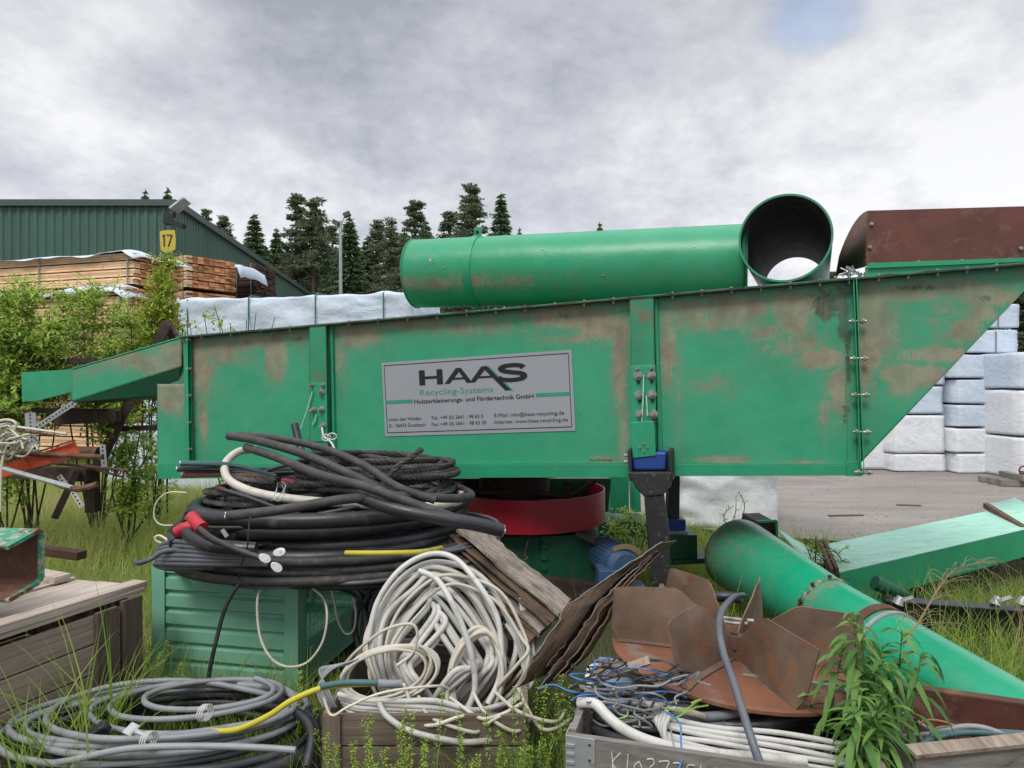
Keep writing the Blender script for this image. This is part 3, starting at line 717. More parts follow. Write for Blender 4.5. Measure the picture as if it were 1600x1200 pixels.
# wrapped bundles at the right, columns from the photograph
YR = 12.6
def zr(py, Y=YR): return EYE+(600-py)/F*Y
cols = [
 ('first column', 1322, 1386, [(741,672),(670,612)], 12.9),
 ('second column', 1390, 1472, [(740,709),(708,648),(646,603),(601,560)], 12.6),
 ('tall third column', 1490, 1590, [(746,709),(707,669),(667,632),(630,592),(590,553),(551,514),(512,474)], 12.4),
 ('fourth column', 1588, 1700, [(757,683),(681,609),(607,549)], 11.6),
]
ordn = ['lowest', 'second from the ground', 'third from the ground', 'fourth from the ground', 'fifth from the ground', 'sixth from the ground', 'topmost']
si = 20
for (nm, x0, x1, lv, Y) in cols:
    for i, (yb, yt) in enumerate(lv):
        si += 1; z0 = max(.085, zr(yb, Y)); z1 = zr(yt, Y)-.012
        jx = (random.Random(si).uniform(-.04, .04)); wd = (x1-x0)/F*Y
        mt = 'tarp_white' if i < 2 else 'tarp_blue'
        what = 'white' if i < 2 else 'pale blue'
        soft_box('wrapped_bundle', ((x0+x1)/2/F*Y-800/F*Y+jx, Y+1.4, z0), (wd, 2.8, z1-z0), 2, mt, '%s wrapped bundle, %s in the %s across the asphalt' % (what, ordn[i] if i < len(lv)-1 else 'topmost', nm), 'bundle', 'wrapped timber bundles across the asphalt', si, .012, (.15,) if i > 2 else (), res=12, round_=.018, strapmat='cable_grey')
# side column seen in the gap
for i, (yb, yt) in enumerate([(740,700),(698,664),(662,630),(628,594),(592,556)]):
    si += 1
    soft_box('wrapped_bundle', (X(1474, 13.6)+.1, 15.2, max(.085, zr(yb, 13.6))), (.5, 2.4, zr(yt, 13.6)-zr(yb, 13.6)-.02), 0, 'tarp_blue', 'narrow wrapped bundle in the shaded gap between second and third column, %s' % ordn[i], 'bundle', 'wrapped timber bundles across the asphalt', si, .012, (), res=8, round_=.015)
# white wrapped bale under the machine
b = G(1139, 828, .05); soft_box('wrapped_bale', (b.x, b.y+.55, .05), (152/F*b.y, 1.1, 1.0), 2, 'tarp_small', 'white crinkled plastic wrapped bale standing on grass under the machine', 'bale', None, 70, .045, (), res=26, round_=.07)
# little wooden sledge with chain
sb = G(1590, 757, .08); root = thing('timber_skid', sb, 'low weathered timber skid lying on the asphalt by the last stack', 'skid')
mb = MB()
for k in range(3): mb.box(sb+Vector((.1, .22*k-.2, .05)), (1.0, .12, .09), Euler((0,0,R(-8))).to_matrix())
mb.build('runner', M['wood_grey'], root); mb = MB()
for k in range(2): mb.box(sb+Vector((-.05+.35*k, 0, .14)), (.12, .66, .08), Euler((0,0,R(-8))).to_matrix())
mb.build('crossbar', M['wood_grey'], root); mb = MB()
for k in range(2):
    q = sb+Vector((-.05+.3*k, -.2, .2)); mb.tube([q+Vector((math.cos(a)*.07, 0, .05+math.sin(a)*.07)) for a in np.linspace(0, 6.1, 12)], .014, 6)
mb.build('ring', M['rust'], root)
# ================= the big green machine =================
# its front face lies in the plane Y + 0.325 X = 4.9 (nearer at its right end)
SL = 0.325; NRM = Vector((-SL, -1, 0)).normalized()       # towards the camera
AL = Vector((1, -SL, 0)).normalized()                    # along the face, to the right
def MP(px, py, off=0.0):
    a = (px-800)/F; Y = (4.9-1.0515*off)/(1+SL*a)
    return P(px, py, Y)
mach = thing('vibrating_chute', MP(800, 742), 'long green steel chute machine with dusty bolted panels and a silver company sign', 'machine')
def topy(x): return 527-.0867*(x-285)
def diag_y(x): return 718+(x-1350)*(455-718)/250
def panel(name, x0, x1, topf, botf, nx, ny, off=0.0, blobs=(), grime=(), parent=None, mat='machine', thick=.006):
    V = []; dirt = []; gr = []
    for j in range(ny+1):
        for i in range(nx+1):
            x = x0+(x1-x0)*i/nx; yt = topf(x); yb = botf(x); y = yt+(yb-yt)*j/ny
            V.append(MP(x, y, off))
            def acc(bl):
                s = 0
                for (cx, cy, rx, ry, a) in bl:
                    q = ((x-cx)/rx)**2+((y-cy)/ry)**2
                    s = max(s, a*math.exp(-q*.75))
                return s
            d = acc(blobs); d = max(d, .42*math.exp(-((y-yt-8)/16)**2)); dirt.append(d); gr.append(acc(grime))
    Fq = [(j*(nx+1)+i, j*(nx+1)+i+1, (j+1)*(nx+1)+i+1, (j+1)*(nx+1)+i) for j in range(ny) for i in range(nx)]
    o = quadmesh(name, V, Fq, M[mat], parent or mach)
    for nm, arr in (('dirt', dirt), ('grime', gr)):
        at = o.data.attributes.new(nm, 'FLOAT', 'POINT'); at.data.foreach_set('value', arr)
    md = o.modifiers.new('t', 'SOLIDIFY'); md.thickness = thick; md.offset = -1 if False else 0
    return o
bot = lambda x: 742.0
B1 = [(350,560,70,14,.5),(300,640,8,90,.6),(310,570,26,70,.75),(345,545,50,22,.7),(432,555,17,38,1.1),(400,532,60,14,.8),(318,660,10,40,.75),(465,520,30,25,.6),(300,600,14,90,.5)]
panel('front_panel', 294, 516, topy, bot, 50, 50, blobs=B1, grime=[(462,530,26,8,.6)])
B2 = [(700,512,160,14,.6),(900,530,90,12,.5),(560,520,46,24,.85),(530,560,14,50,.6),(640,505,90,14,.7),(760,500,60,16,.6),(880,492,60,22,.95),(940,510,50,25,.85),(968,560,13,90,.8),(975,680,10,60,.75),(945,718,22,6,.8),(700,500,20,12,.2)]
panel('front_panel', 516, 1026, topy, bot, 110, 60, blobs=B2, grime=[(868,493,40,8,.55),(938,719,24,4,.75)])
B3 = [(1120,505,110,16,.6),(1290,640,14,40,.6),(1240,540,60,30,.55),(1044,540,14,70,.9),(1070,485,45,18,.9),(1150,480,70,24,.8),(1250,475,60,22,.9),(1190,520,50,18,.62),(1285,560,46,20,.85),(1310,610,18,50,.8),(1060,600,9,90,.45),(1110,600,40,20,.45),(1140,620,14,14,.4),(1130,718,50,6,.85),(1260,722,40,5,.6),(1240,500,30,30,.8)]
panel('front_panel', 1026, 1340, topy, bot, 90, 60, blobs=B3, grime=[(1300,470,60,36,.72),(1318,500,16,50,.75),(1290,478,34,34,.75),(1325,560,8,120,.72),(1215,520,20,12,.55),(1320,650,7,40,.6),(1250,455,60,10,.5)])
B4 = [(1390,520,30,50,.6),(1500,520,90,60,.42),(1362,500,22,90,1.05),(1350,560,12,60,.9),(1420,458,60,14,.9),(1500,450,80,14,.9),(1470,555,70,14,.95),(1430,585,60,18,.95),(1410,605,24,16,.8),(1540,490,34,16,.7),(1470,480,24,20,.5),(1510,515,30,20,.8),(1450,500,30,10,.5),(1550,465,60,18,.8)]
panel('hopper_panel', 1340, 1642, topy, lambda x: min(742, diag_y(x)), 90, 50, blobs=B4, grime=[(1545,465,30,16,.6),(1575,480,20,18,.5),(1440,450,90,7,.55)])
# lower left plate and its dusty part
panel('end_plate', 246, 292, lambda x: 600, lambda x: 746, 12, 30, off=-.02, blobs=[(270,615,30,30,1.0)], grime=())
# depth of the body: back wall, floor, ends
DEP = -1.15
mb = MB()
bk = [MP(246, 742, 0), MP(1350, 742, 0)]
bw = [Vector((p.x, p.y, p.z)) for p in bk]
D = NRM*DEP
mb.prism([MP(246,741.5,-.006), MP(1350,741.5,-.006), MP(1350,741.5,-.006)+D, MP(246,741.5,-.006)+D], (0,0,.012))
mb.build('floor_plate', M['green_dirty'], mach)
mb = MB(); mb.prism([MP(290,topy(290)+2,0)+D, MP(1640,topy(1640)+2,0)+D, MP(1350,741,0)+D, MP(250,741,0)+D], NRM*.008); mb.build('back_wall', M['green_dirty'], mach)
mb = MB(); mb.prism([MP(1640,412,0), MP(1350,718,0), MP(1350,718,0)+D, MP(1640,412,0)+D], NRM.cross(Vector((0,0,1)))*.004+Vector((0,0,.006))); mb.build('hopper_slope', M['rust'], mach)
mb = MB(); mb.prism([MP(247,612,-.02), MP(247,745,-.02), MP(247,745,-.02)+D, MP(247,612,-.02)+D], AL*.008); mb.build('end_wall', M['green_dirty'], mach)
# overhanging top lip and lid
mb = MB(); lip = .075
for (xa, xb) in ((285, 740), (740, 1180), (1180, 1648)):
    a0, a1 = MP(xa, topy(xa), 0), MP(xb, topy(xb), 0); f = NRM*lip
    mb.add([a0+D*.08, a1+D*.08, a1+f, a0+f], [(0,1,2,3)])
    mb.prism([a0+f, a1+f, a1+f-Vector((0,0,.004)), a0+f-Vector((0,0,.004))], -NRM*.006)
o = mb.build('top_lip', M['green_dirty'], mach, solid=.005)
mb = MB(); mb.prism([MP(300,topy(300)+3,-.08), MP(1640,topy(1640)+3,-.08), MP(1640,topy(1640)+3,-.08)+D*.92, MP(300,topy(300)+3,-.08)+D*.92], (0,0,.006)); mb.build('lid', M['green_dirty'], mach)
# dark strip along the lip, standing in for the shade of its underside
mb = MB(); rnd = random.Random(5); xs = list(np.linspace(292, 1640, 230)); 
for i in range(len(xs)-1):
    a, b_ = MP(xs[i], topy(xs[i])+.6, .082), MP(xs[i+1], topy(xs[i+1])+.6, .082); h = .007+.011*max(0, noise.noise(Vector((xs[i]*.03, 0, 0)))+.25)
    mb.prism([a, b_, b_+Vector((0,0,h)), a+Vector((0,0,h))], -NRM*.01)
mb.build('lip_shade_strip', M['rubber_dirty'], mach)
mb = MB()
for x in list(range(315, 1600, 46)):
    if abs(x-500) < 14 or abs(x-1005) < 18: continue
    c = MP(x, topy(x)+1, .045); mb.cyl(c+Vector((0,0,-.022)), c+Vector((0,0,.022)), .009, 6); mb.cyl(c+Vector((0,0,-.004)), c+Vector((0,0,.001)), .014, 8)
mb.build('flange_bolt', M['bolt'], mach)
# bottom rail
def plate(name, pts, off, mat, th=.012, parent=None, bevel=.002):
    mb = MB(); q = [MP(x, y, off) for x, y in pts]; mb.prism(q, -NRM*th); return mb.build(name, M[mat], parent or mach, bevel=bevel)
plate('bottom_rail', [(247,727),(984,725),(984,746),(247,748)], .035, 'green')
plate('bottom_rail', [(1046,725),(1322,727),(1322,743),(1046,744)], .035, 'green')
mb = MB()
for (a, b_) in (((247,727),(984,725)), ((1046,725),(1322,727))): mb.prism([MP(*a, .035), MP(*b_, .035), MP(*b_, 0), MP(*a, 0)], (0,0,.006))
mb.build('rail_ledge', M['green'], mach)
plate('rail_end_plate', [(1322,722),(1346,720),(1348,744),(1322,744)], .02, 'green', .01)
# left flange with bolts
plate('flange', [(286,524),(298,523),(301,745),(289,745)], .03, 'green', .006)
mb = MB(); mb.prism([MP(292,524,.0), MP(295,745,.0), MP(295,745,.07), MP(292,524,.07)], AL*.006); mb.build('flange_rib', M['green'], mach)
for y in (531, 576, 618, 660, 702):
    x = 296+(y-525)*.012; c = MP(x, y, .036); mb = MB(); mb.disc_bolt(c, NRM, .012, .03); mb.cyl(c-AL*.02+NRM*.02, c+AL*.03+NRM*.02, .008, 6); mb.build('bolt', M['bolt'], mach, smooth=True)
# right flange pair
for x0, w_ in ((1333, .075), (1337.5, .085)):
    mb = MB(); mb.prism([MP(x0,434,0), MP(x0+12,743,0), MP(x0+12,743,w_), MP(x0,434,w_)], AL*.006); mb.build('flange_rib', M['green'], mach)
for y in (502, 560, 617, 675, 738):
    c = MP(1336+(y-434)*.039, y, .055); mb = MB(); mb.cyl(c-AL*.045, c+AL*.055, .009, 8); mb.cyl(c-AL*.03, c-AL*.018, .017, 6); mb.cyl(c+AL*.028, c+AL*.042, .017, 6); mb.build('bolt', M['bolt'], mach, smooth=True)
# seam weld line inside the right flange
mb = MB(); mb.tube([MP(1322+(y-560)*.01+1.0*math.sin(y), y, .002) for y in range(560, 726, 6)], .003, 4); mb.build('weld_seam', M['green_dirty'], mach)
# two mounting posts: shallow channels on the face
def post(pts, name='mounting_post'):
    p = plate(name, pts, .075, 'green_dirty', .008)
    (x0, y0), (x1, y1), (x2, y2), (x3, y3) = pts
    mb = MB(); mb.prism([MP(x0,y0,.0), MP(x3,y3,.0), MP(x3,y3,.075), MP(x0,y0,.075)], AL*.006); mb.prism([MP(x1,y1,.0), MP(x2,y2,.0), MP(x2,y2,.075), MP(x1,y1,.075)], -AL*.006)
    mb.build('post_web', M['green_dirty'], mach); return p
post([(984,465),(1021,463),(1026,700),(989,700)]); post([(483,510),(509,508),(512,700),(484,700)])
# angle strips beside the posts
for (pts) in ([(1022,466),(1027,466),(1036,742),(1030,742)], [(515,508),(519,508),(524,740),(520,740)]):
    plate('angle_strip', pts, .03, 'green', .03)
plate('clamp_plate', [(985,572),(1024,570),(1025,660),(987,660)], .083, 'green', .008)
plate('clamp_plate', [(485,598),(510,597),(511,690),(486,690)], .083, 'green', .008)
def bigbolt(x, y, r, off=.083, mat='bolt'):
    c = MP(x, y, off); mb = MB(); mb.cyl(c, c+NRM*.006, r*1.25, 18); mb.disc_bolt(c+NRM*.004, NRM, r*.8, .030); mb.cyl(c+NRM*.02, c+NRM*.05, r*.42, 10); mb.build('bolt', M[mat], mach, smooth=True)
for x, y in ((997,587),(1018,586),(999,617),(1019,616),(1000,647),(1021,647)): bigbolt(x, y, .024)
for x, y in ((996,577),(1018,576)): bigbolt(x, y, .011)
for x, y in ((503,613),(503,640),(490,641),(505,666)): bigbolt(x, y, .021)
for x, y in ((488,602),(505,602)): bigbolt(x, y, .012)
for q in ([(1006,586),(1005,620),(1003,660)],[(1010,618),(1012,650)],[(488,612),(480,640),(470,670)],[(494,648),(492,658),(488,664)]):
    mb = MB(); mb.tube([MP(x, y, .10) for x, y in q], .006, 6); mb.build('spring_clip', M['duct_light'], mach)
# slotted dark holes under the bolts
mb = MB()
for x, y in ((998,596),(1019,595),(1000,626),(1020,625),(1022,656)): mb.box(MP(x, y, .084), (.022,.004,.03))
mb.build('slot', M['black_beam'], mach)
# small square bracket plate above the blue mount
cp = plate('bracket_plate', [(984,660),(1022,658),(1025,712),(989,716)], .15, 'green', .008, bevel=.003)
for x, y in ((1006,693),(1000,699),(1012,699),(1006,705)):
    mb = MB(); mb.disc_bolt(MP(x, y, .15), NRM, .006, .012); mb.build('bolt', M['bolt'], cp, smooth=True)
# rubber suspension: blue block, black swing arm
sb_ = thing('suspension_arm', MP(1015, 745, .12), 'black cast swing arm hanging from a blue mount under the machine', 'support arm')
mb = MB(); mb.prism([MP(986,706,.14), MP(1042,706,.14), MP(1040,735,.14), MP(990,735,.14)], -NRM*.12); mb.build('rubber_mount', M['blue'], sb_, bevel=.015)
mb = MB()
for x in (980, 1044): mb.prism([MP(x,702,.17), MP(x+6,703,.17), MP(x+8,752,.17), MP(x+3,752,.17)], -NRM*.17)
mb.prism([MP(983,738,.18), MP(1050,738,.18), MP(1047,762,.18), MP(1036,774,.18), MP(1006,776,.18), MP(992,762,.18)], -NRM*.10)
mb.prism([MP(1006,774,.17), MP(1036,773,.17), MP(1044,830,.16), MP(1048,925,.14), MP(1020,928,.14), MP(1012,850,.15)], -NRM*.08)
mb.build('arm', M['black_steel'], sb_, bevel=.008)
for (x, y) in ((978,712),(978,722),(1048,710),(1048,718)):
    mb = MB(); c = MP(x, y, .13); mb.cyl(c-AL*.012, c+AL*.012, .011, 6); mb.build('bolt', M['bolt'], sb_, smooth=True)
for (x, y) in ((1034,916),(1041,921)):
    mb = MB(); c = MP(x, y, .17); mb.disc_bolt(c, NRM, .014, .025); mb.build('bolt', M['bolt'], sb_, smooth=True)
# second support behind
s2 = thing('support_mount', P(1052, 880, 5.6), 'second black and blue rubber mount standing behind the swing arm', 'support arm')
mb = MB(); mb.prism([P(1046,744,5.5),P(1063,744,5.5),P(1062,822,5.5),P(1044,822,5.5)], (0,.12,0)); mb.build('arm', M['black_steel'], s2, bevel=.01)
mb = MB(); mb.prism([P(1043,812,5.45),P(1072,812,5.45),P(1072,831,5.45),P(1043,831,5.45)], (0,.16,0)); mb.build('rubber_mount', M['blue'], s2, bevel=.01)
mb = MB(); mb.prism([P(1040,831,5.4),P(1074,831,5.4),P(1075,836,5.4),P(1040,836,5.4)], (0,.22,0)); mb.build('mount_plate', M['galv'], s2)
mb = MB(); mb.prism([P(1035,837,5.35),P(1089,836,5.35),P(1090,872,5.35),P(1035,876,5.35)], (0,.5,0)); mb.prism([P(1035,877,5.34),P(1110,872,5.34),P(1112,880,5.34),P(1035,884,5.34)], (0,.4,0)); mb.build('base', M['green_dark'], s2)

# nose chute at the left end
nz = mach
panel('nose_side', 113, 284, lambda x: 577+(x-113)*(527-577)/171, lambda x: 628+(x-113)*(575-628)/165, 40, 14, off=.0, blobs=[(200,560,90,14,.75),(270,560,30,25,1.0),(240,572,60,12,.8)], grime=[(265,540,25,10,.4)])
mb = MB(); D2 = NRM*-.55
mb.add([MP(114,628), MP(281,574.5), MP(268,615)+D2*.12, MP(125,629)+D2*.12], [(0,1,2,3)])
mb.add([MP(125,629)+D2*.12, MP(268,615)+D2*.12, MP(268,615)+D2, MP(125,629)+D2], [(0,1,2,3)])
mb.build('nose_floor', M['green_dark'], nz, solid=.006)
mb = MB(); mb.tube([MP(113,576.5,.004), MP(285,526.5,.004)], .007, 6); mb.build('nose_lip', M['green'], nz)
plate('connecting_plate', [(274,575),(290,545),(290,615),(262,615)], -.03, 'green_dirty', .006)
q = lambda x, y, k: MP(x, y, 0)+D2*k
mb = MB(); mb.prism([q(33,583,.9), q(116,574,.9), q(116,600,.9), q(33,628,.9)], -NRM*.008); mb.prism([q(34,583,.9),q(34,629,.9),q(60,632,.0),q(60,590,.0)], (0,.01,0)) if False else None
mb.build('tray_side', M['green'], nz)
mb = MB(); mb.add([q(38,630,.9), q(113,606,.9), q(114,630,.0), q(60,630,.0)], [(0,1,2,3)]); mb.build('tray_floor', M['rust'], nz, solid=.006)
plate('tray_lip', [(33,582),(113,577),(113,612),(60,626),(34,628)], -.2, 'green', .006)

# ---------------- sign ----------------
sc_ = [(596,567),(893,546.5),(899,673),(602,682)]    # TL TR BR BL
SO = .008
def S(s_, t, off=SO):
    tl, tr, br, bl = [MP(x, y, off) for x, y in sc_]
    return (tl*(1-s_)+tr*s_)*(1-t)+(bl*(1-s_)+br*s_)*t
ms = MB(); ms.prism([S(0,0), S(1,0), S(1,1), S(0,1)], -NRM*.003); sg = ms.build('company_sign', M['sign'], mach)
def sgn(name, polys, mat, off=SO+.002):
    mb = MB()
    for p in polys: mb.prism([S(a, b_, off) for a, b_ in p], -NRM*.0015)
    return mb.build(name, M[mat], sg)
def ring(x0, y0, x1, y1, wx, wy):
    return [[(x0,y0),(x1,y0),(x1,y0+wy),(x0,y0+wy)],[(x0,y1-wy),(x1,y1-wy),(x1,y1),(x0,y1)],[(x0,y0+wy),(x0+wx,y0+wy),(x0+wx,y1-wy),(x0,y1-wy)],[(x1-wx,y0+wy),(x1,y0+wy),(x1,y1-wy),(x1-wx,y1-wy)]]
sgn('border', ring(.012,.035,.985,.955,.0028,.009), 'ink')
for q_ in ([(.012,.515),(.165,.515),(.165,.562),(.012,.562)],[(.815,.515),(.985,.515),(.985,.562),(.815,.562)]): sgn('green_bar', [q_], 'sign_green')
# HAAS: wide heavy letters drawn as strokes
x0 = .208; W = .125; T0 = .135; T1 = .335; k = .032
def H(x): return [[(x,T0),(x+k,T0),(x+k,T1),(x,T1)],[(x+W-.028,T0),(x+W+k-.028,T0),(x+W+k-.028,T1),(x+W-.028,T1)],[(x+k,T0+.085),(x+W-.028,T0+.085),(x+W-.028,T0+.120),(x+k,T0+.120)]]
def Apoly(x, tail=0):
    ap = x+.057; o = [[(x-.022,T1),(x+.006,T1),(ap+.010,T0+.03),(ap+.004,T0-.002),(ap-.014,T0)]]
    if tail: o.append([(ap-.014,T0-.002),(ap+.014,T0-.002),(ap+.133,T1+.125),(ap+.104,T1+.125)])
    else: o.append([(ap-.010,T0),(ap+.013,T0),(ap+.070,T1),(ap+.040,T1)])
    o.append([(x+.022,T1-.075),(ap+.036,T1-.075),(ap+.046,T1-.05),(x+.012,T1-.05)]); return o
polys = H(x0)+Apoly(.367)+Apoly(.502, 1)
for i, p in enumerate(polys): sgn('letter', [p], 'ink', SO+.002+.0004*(i % 3))
sgn('letter_accent', [[(.576,T0),(.584,T0),(.703,T1+.125),(.694,T1+.125)]], 'sign_green', SO+.003)
# S as a swept stroke
pts = [(.760,.178),(.742,.150),(.702,.142),(.662,.152),(.648,.182),(.662,.212),(.702,.232),(.745,.250),(.760,.284),(.745,.318),(.702,.330),(.655,.320),(.630,.292)]
sp2 = spline([Vector((a, b_, 0)) for a, b_ in pts], 6); strip = []
for i in range(len(sp2)-1):
    a, b_ = sp2[i], sp2[i+1]; d = b_-a; asp = 2.45; n_ = Vector((-d.y*1.0/asp, d.x*asp, 0)); n_ = Vector((-d.y, d.x*asp*asp, 0)); n_.normalize()
    wv = Vector((-(d.y/asp), d.x*asp, 0)); 
    L_ = math.hypot(d.x*asp, d.y); nx_, ny_ = -d.y/L_, d.x*asp/L_
    strip.append((a, Vector((nx_*.034/asp*1.35, ny_*.026, 0))))
strip.append((sp2[-1], strip[-1][1]))
mb = MB()
for i in range(len(strip)-1):
    (a, n_a), (b_, n_b) = strip[i], strip[i+1]
    mb.add([S(*(a+n_a)[:2], SO+.0035), S(*(b_+n_b)[:2], SO+.0035), S(*(b_-n_b)[:2], SO+.0035), S(*(a-n_a)[:2], SO+.0035)], [(0,1,2,3)])
mb.build('letter', M['ink'], sg)
def text(s, x, y, h, mat, wide=1.0, bold=0.0, width=None):
    """baseline-left at sign coordinates (x,y); h = cap height in sign units"""
    cu = bpy.data.curves.new('t', 'FONT'); cu.body = s; cu.size = 1; cu.offset = bold; cu.resolution_u = 3
    ob = bpy.data.objects.new('t', cu); COL.objects.link(ob); dg = bpy.context.evaluated_depsgraph_get()
    me = bpy.data.meshes.new_from_object(ob.evaluated_get(dg)); vs_ = [v.co.copy() for v in me.vertices]; fs = [tuple(p.vertices) for p in me.polygons]
    bpy.data.objects.remove(ob); bpy.data.curves.remove(cu); bpy.data.meshes.remove(me)
    mxx = max(v.x for v in vs_); cap = .70
    sx = (width/mxx) if width else h/cap/2.45*wide
    return [(x+v.x*sx, y-v.y*h/cap) for v in vs_], fs
def put_text(name, *a, **k):
    mat = a[4]; vs_, fs = text(*a, **k); mb = MB(); mb.add([S(p[0], p[1], SO+.002) for p in vs_], fs); return mb.build(name, M[mat], sg)
put_text('tagline', 'Recycling-Systems', .205, .470, .078, 'sign_green', width=.395)
put_text('line_of_text', 'Holzzerkleinerungs- und Fördertechnik GmbH', .172, .575, .056, 'ink', width=.632, bold=.012)
put_text('line_of_text', 'Unter den Weiden', .022, .795, .046, 'ink', width=.185)
put_text('line_of_text', 'D - 56472 Dreisbach', .022, .880, .046, 'ink', width=.208)
put_text('line_of_text', 'Tel.: +49 (0) 2661 - 98 65 0', .262, .795, .046, 'ink', width=.280)
put_text('line_of_text', 'Fax: +49 (0) 2661 - 98 65 20', .262, .880, .046, 'ink', width=.295)
put_text('line_of_text', 'E-Mail: info@haas-recycling.de', .598, .795, .046, 'ink', width=.352)
put_text('line_of_text', 'Internet: www.haas-recycling.de', .598, .880, .046, 'ink', width=.368)

# ================= pipes and hood on top =================
def hollow(mb, a, b_, r, th=.008, sides=64, seg=8):
    a = Vector(a); b_ = Vector(b_); pts = [a.lerp(b_, i/seg) for i in range(seg+1)]
    back = [p for p in reversed(pts)]
    allp = pts+back; n = len(pts)
    mb.tube(pts, r, sides, cap=False); mb.tube(pts, r-th, sides, cap=False)
    i0 = len(mb.v)-sides*n*2; i1 = len(mb.v)-sides*n
    for e_ in (0, n-1):
        for k_ in range(sides):
            k2 = (k_+1) % sides; mb.f.append((i0+e_*sides+k_, i0+e_*sides+k2, i1+e_*sides+k2, i1+e_*sides+k_))
# long pipe, lying along the top
def top_point(px, py, back): # on the machine top, back metres behind the face
    return MP(px, py, -back)
Ya = MP(650, 428, -.42); Yb = MP(1166, 412, -.42)
ra = 52.5/F*Ya.y
root = thing('long_pipe', (Ya+Yb)/2-Vector((0,0,ra)), 'long thick green steel pipe lying on top of the machine', 'pipe')
def dirtpipe(name, a, b_, rfun, mat, root, fd_, seg=80, sides=96):
    mb = MB(); pts = [a.lerp(b_, i/seg) for i in range(seg+1)]; mb.tube(pts, rfun, sides, cap=False); o = mb.build(name, M[mat], root, smooth=True, ang=180)
    d_ = []; g_ = []
    for i in range(seg+1):
        for k_ in range(sides):
            n_ = (mb.v[i*sides+k_]-pts[i]).normalized(); x_, y_ = fd_(i/seg, n_); d_.append(x_); g_.append(y_)
    for nm, arr in (('dirt', d_), ('grime', g_)):
        at = o.data.attributes.new(nm, 'FLOAT', 'POINT'); at.data.foreach_set('value', arr)
    md = o.modifiers.new('t', 'SOLIDIFY'); md.thickness = .008; md.offset = -1
    return o
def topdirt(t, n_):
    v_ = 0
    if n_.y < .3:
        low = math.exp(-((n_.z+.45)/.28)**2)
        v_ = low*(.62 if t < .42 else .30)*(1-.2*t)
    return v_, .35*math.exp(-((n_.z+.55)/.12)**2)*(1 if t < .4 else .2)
dirtpipe('pipe_shell', Ya, Yb, lambda i: ra, 'pipe_top', root, topdirt)
dP = (Yb-Ya).normalized()
def band(c, w_, r, name, mat):
    mb = MB(); mb.tube([c-dP*w_/2, c-dP*w_/2+dP*.0001, c+dP*w_/2-dP*.0001, c+dP*w_/2], lambda i: (r-.004, r, r, r-.004)[i], 72); return mb.build(name, M[mat], root, smooth=True)
tt = (760-632)/(1166-632)*1.02
cB = Ya.lerp(Yb, .215); band(cB, .062, ra+.007, 'clamp_band', 'green_pipe')
mb = MB(); u_ = Vector((0,0,1)); mb.box(cB+u_*(ra+.035)+NRM*.02, (.055,.03,.075), Matrix((AL, -NRM, u_)).transposed()); mb.build('clamp_lug', M['green'], root, bevel=.004)
mb = MB(); mb.disc_bolt(cB+u_*(ra+.035)+NRM*.035, NRM, .01, .015); mb.build('bolt', M['black_beam'], root)
for c in (Ya, Yb):
    mb = MB(); mb.tube([c+ (NRM*math.cos(a)+u_*math.sin(a))*ra for a in np.linspace(0, 6.283, 60)], .006, 5); mb.build('rim', M['green_dirty'], root)
# chips in the paint
mb = MB()
for (px, py, s) in ((685,407,.013),(709,419,.008),(688,411,.007),(870,389,.006),(964,430,.008),(1096,386,.004)):
    a = (px-800)/F
    c = Ya.lerp(Yb, (px-632)/534); hh = (P(px, py, c.y-ra*.9).z-c.z)/ra; hh = max(-.9, min(.9, hh)); c2 = c+u_*ra*hh+NRM*ra*math.sqrt(1-hh*hh)
    nn = (c2-c).normalized(); t1 = AL; t2 = nn.cross(AL); rr = random.Random(px)
    mb.prism([c2+nn*.006+(t1*math.cos(k*.9)+t2*math.sin(k*.9))*s*rr.uniform(.5,1.3) for k in range(7)], -nn*.004)
mb.build('paint_chip', M['galv'], root)
# open short pipe pointing at the viewer
c0 = P(1226.5, 372, 4.35); r0 = 68.5/F*4.35
c1 = P(1243, 447, 6.35)
root = thing('open_pipe', (c0+c1)/2-Vector((0,0,r0)), 'open green pipe on the machine top showing its dark dusty inside', 'pipe')
ax = (c1-c0).normalized()
mb = MB(); pp = [c0.lerp(c1, i/10) for i in range(11)]; mb.tube(pp, r0, 80, cap=False); mb.build('pipe_shell', M['green_pipe'], root, smooth=True, ang=180)
mb = MB(); mb.tube(pp, r0-.009, 80, cap=False); mb.build('pipe_lining', M['pipe_inside'], root, smooth=True, ang=180)
uu = ax.orthogonal().normalized(); vv = ax.cross(uu)
for c in (c0, c1):
    mb = MB()
    for k_ in range(80):
        a = 2*math.pi*k_/80
        for rr in (r0+.002, r0-.011): mb.v.append(c-ax*(.003 if c is c0 else -.003)+(uu*math.cos(a)+vv*math.sin(a))*rr)
    for k_ in range(80):
        k2 = (k_+1) % 80; mb.f.append((2*k_, 2*k2, 2*k2+1, 2*k_+1))
    mb.build('rim', M['green_dirty'], root, solid=.006)
# rusty hood
h0 = .02
hd = thing('hood', MP(1480, 425, 0), 'rusty brown sheet metal hood bolted on the right end of the machine', 'hood')
offh = -.02
fr = [(1357,329),(1640,321),(1640,398),(1590,408),(1352,416)]
mb = MB(); mb.prism([MP(x, y, offh) for x, y in fr], -NRM*.006); mb.build('front_sheet', M['rust_hood'], hd)
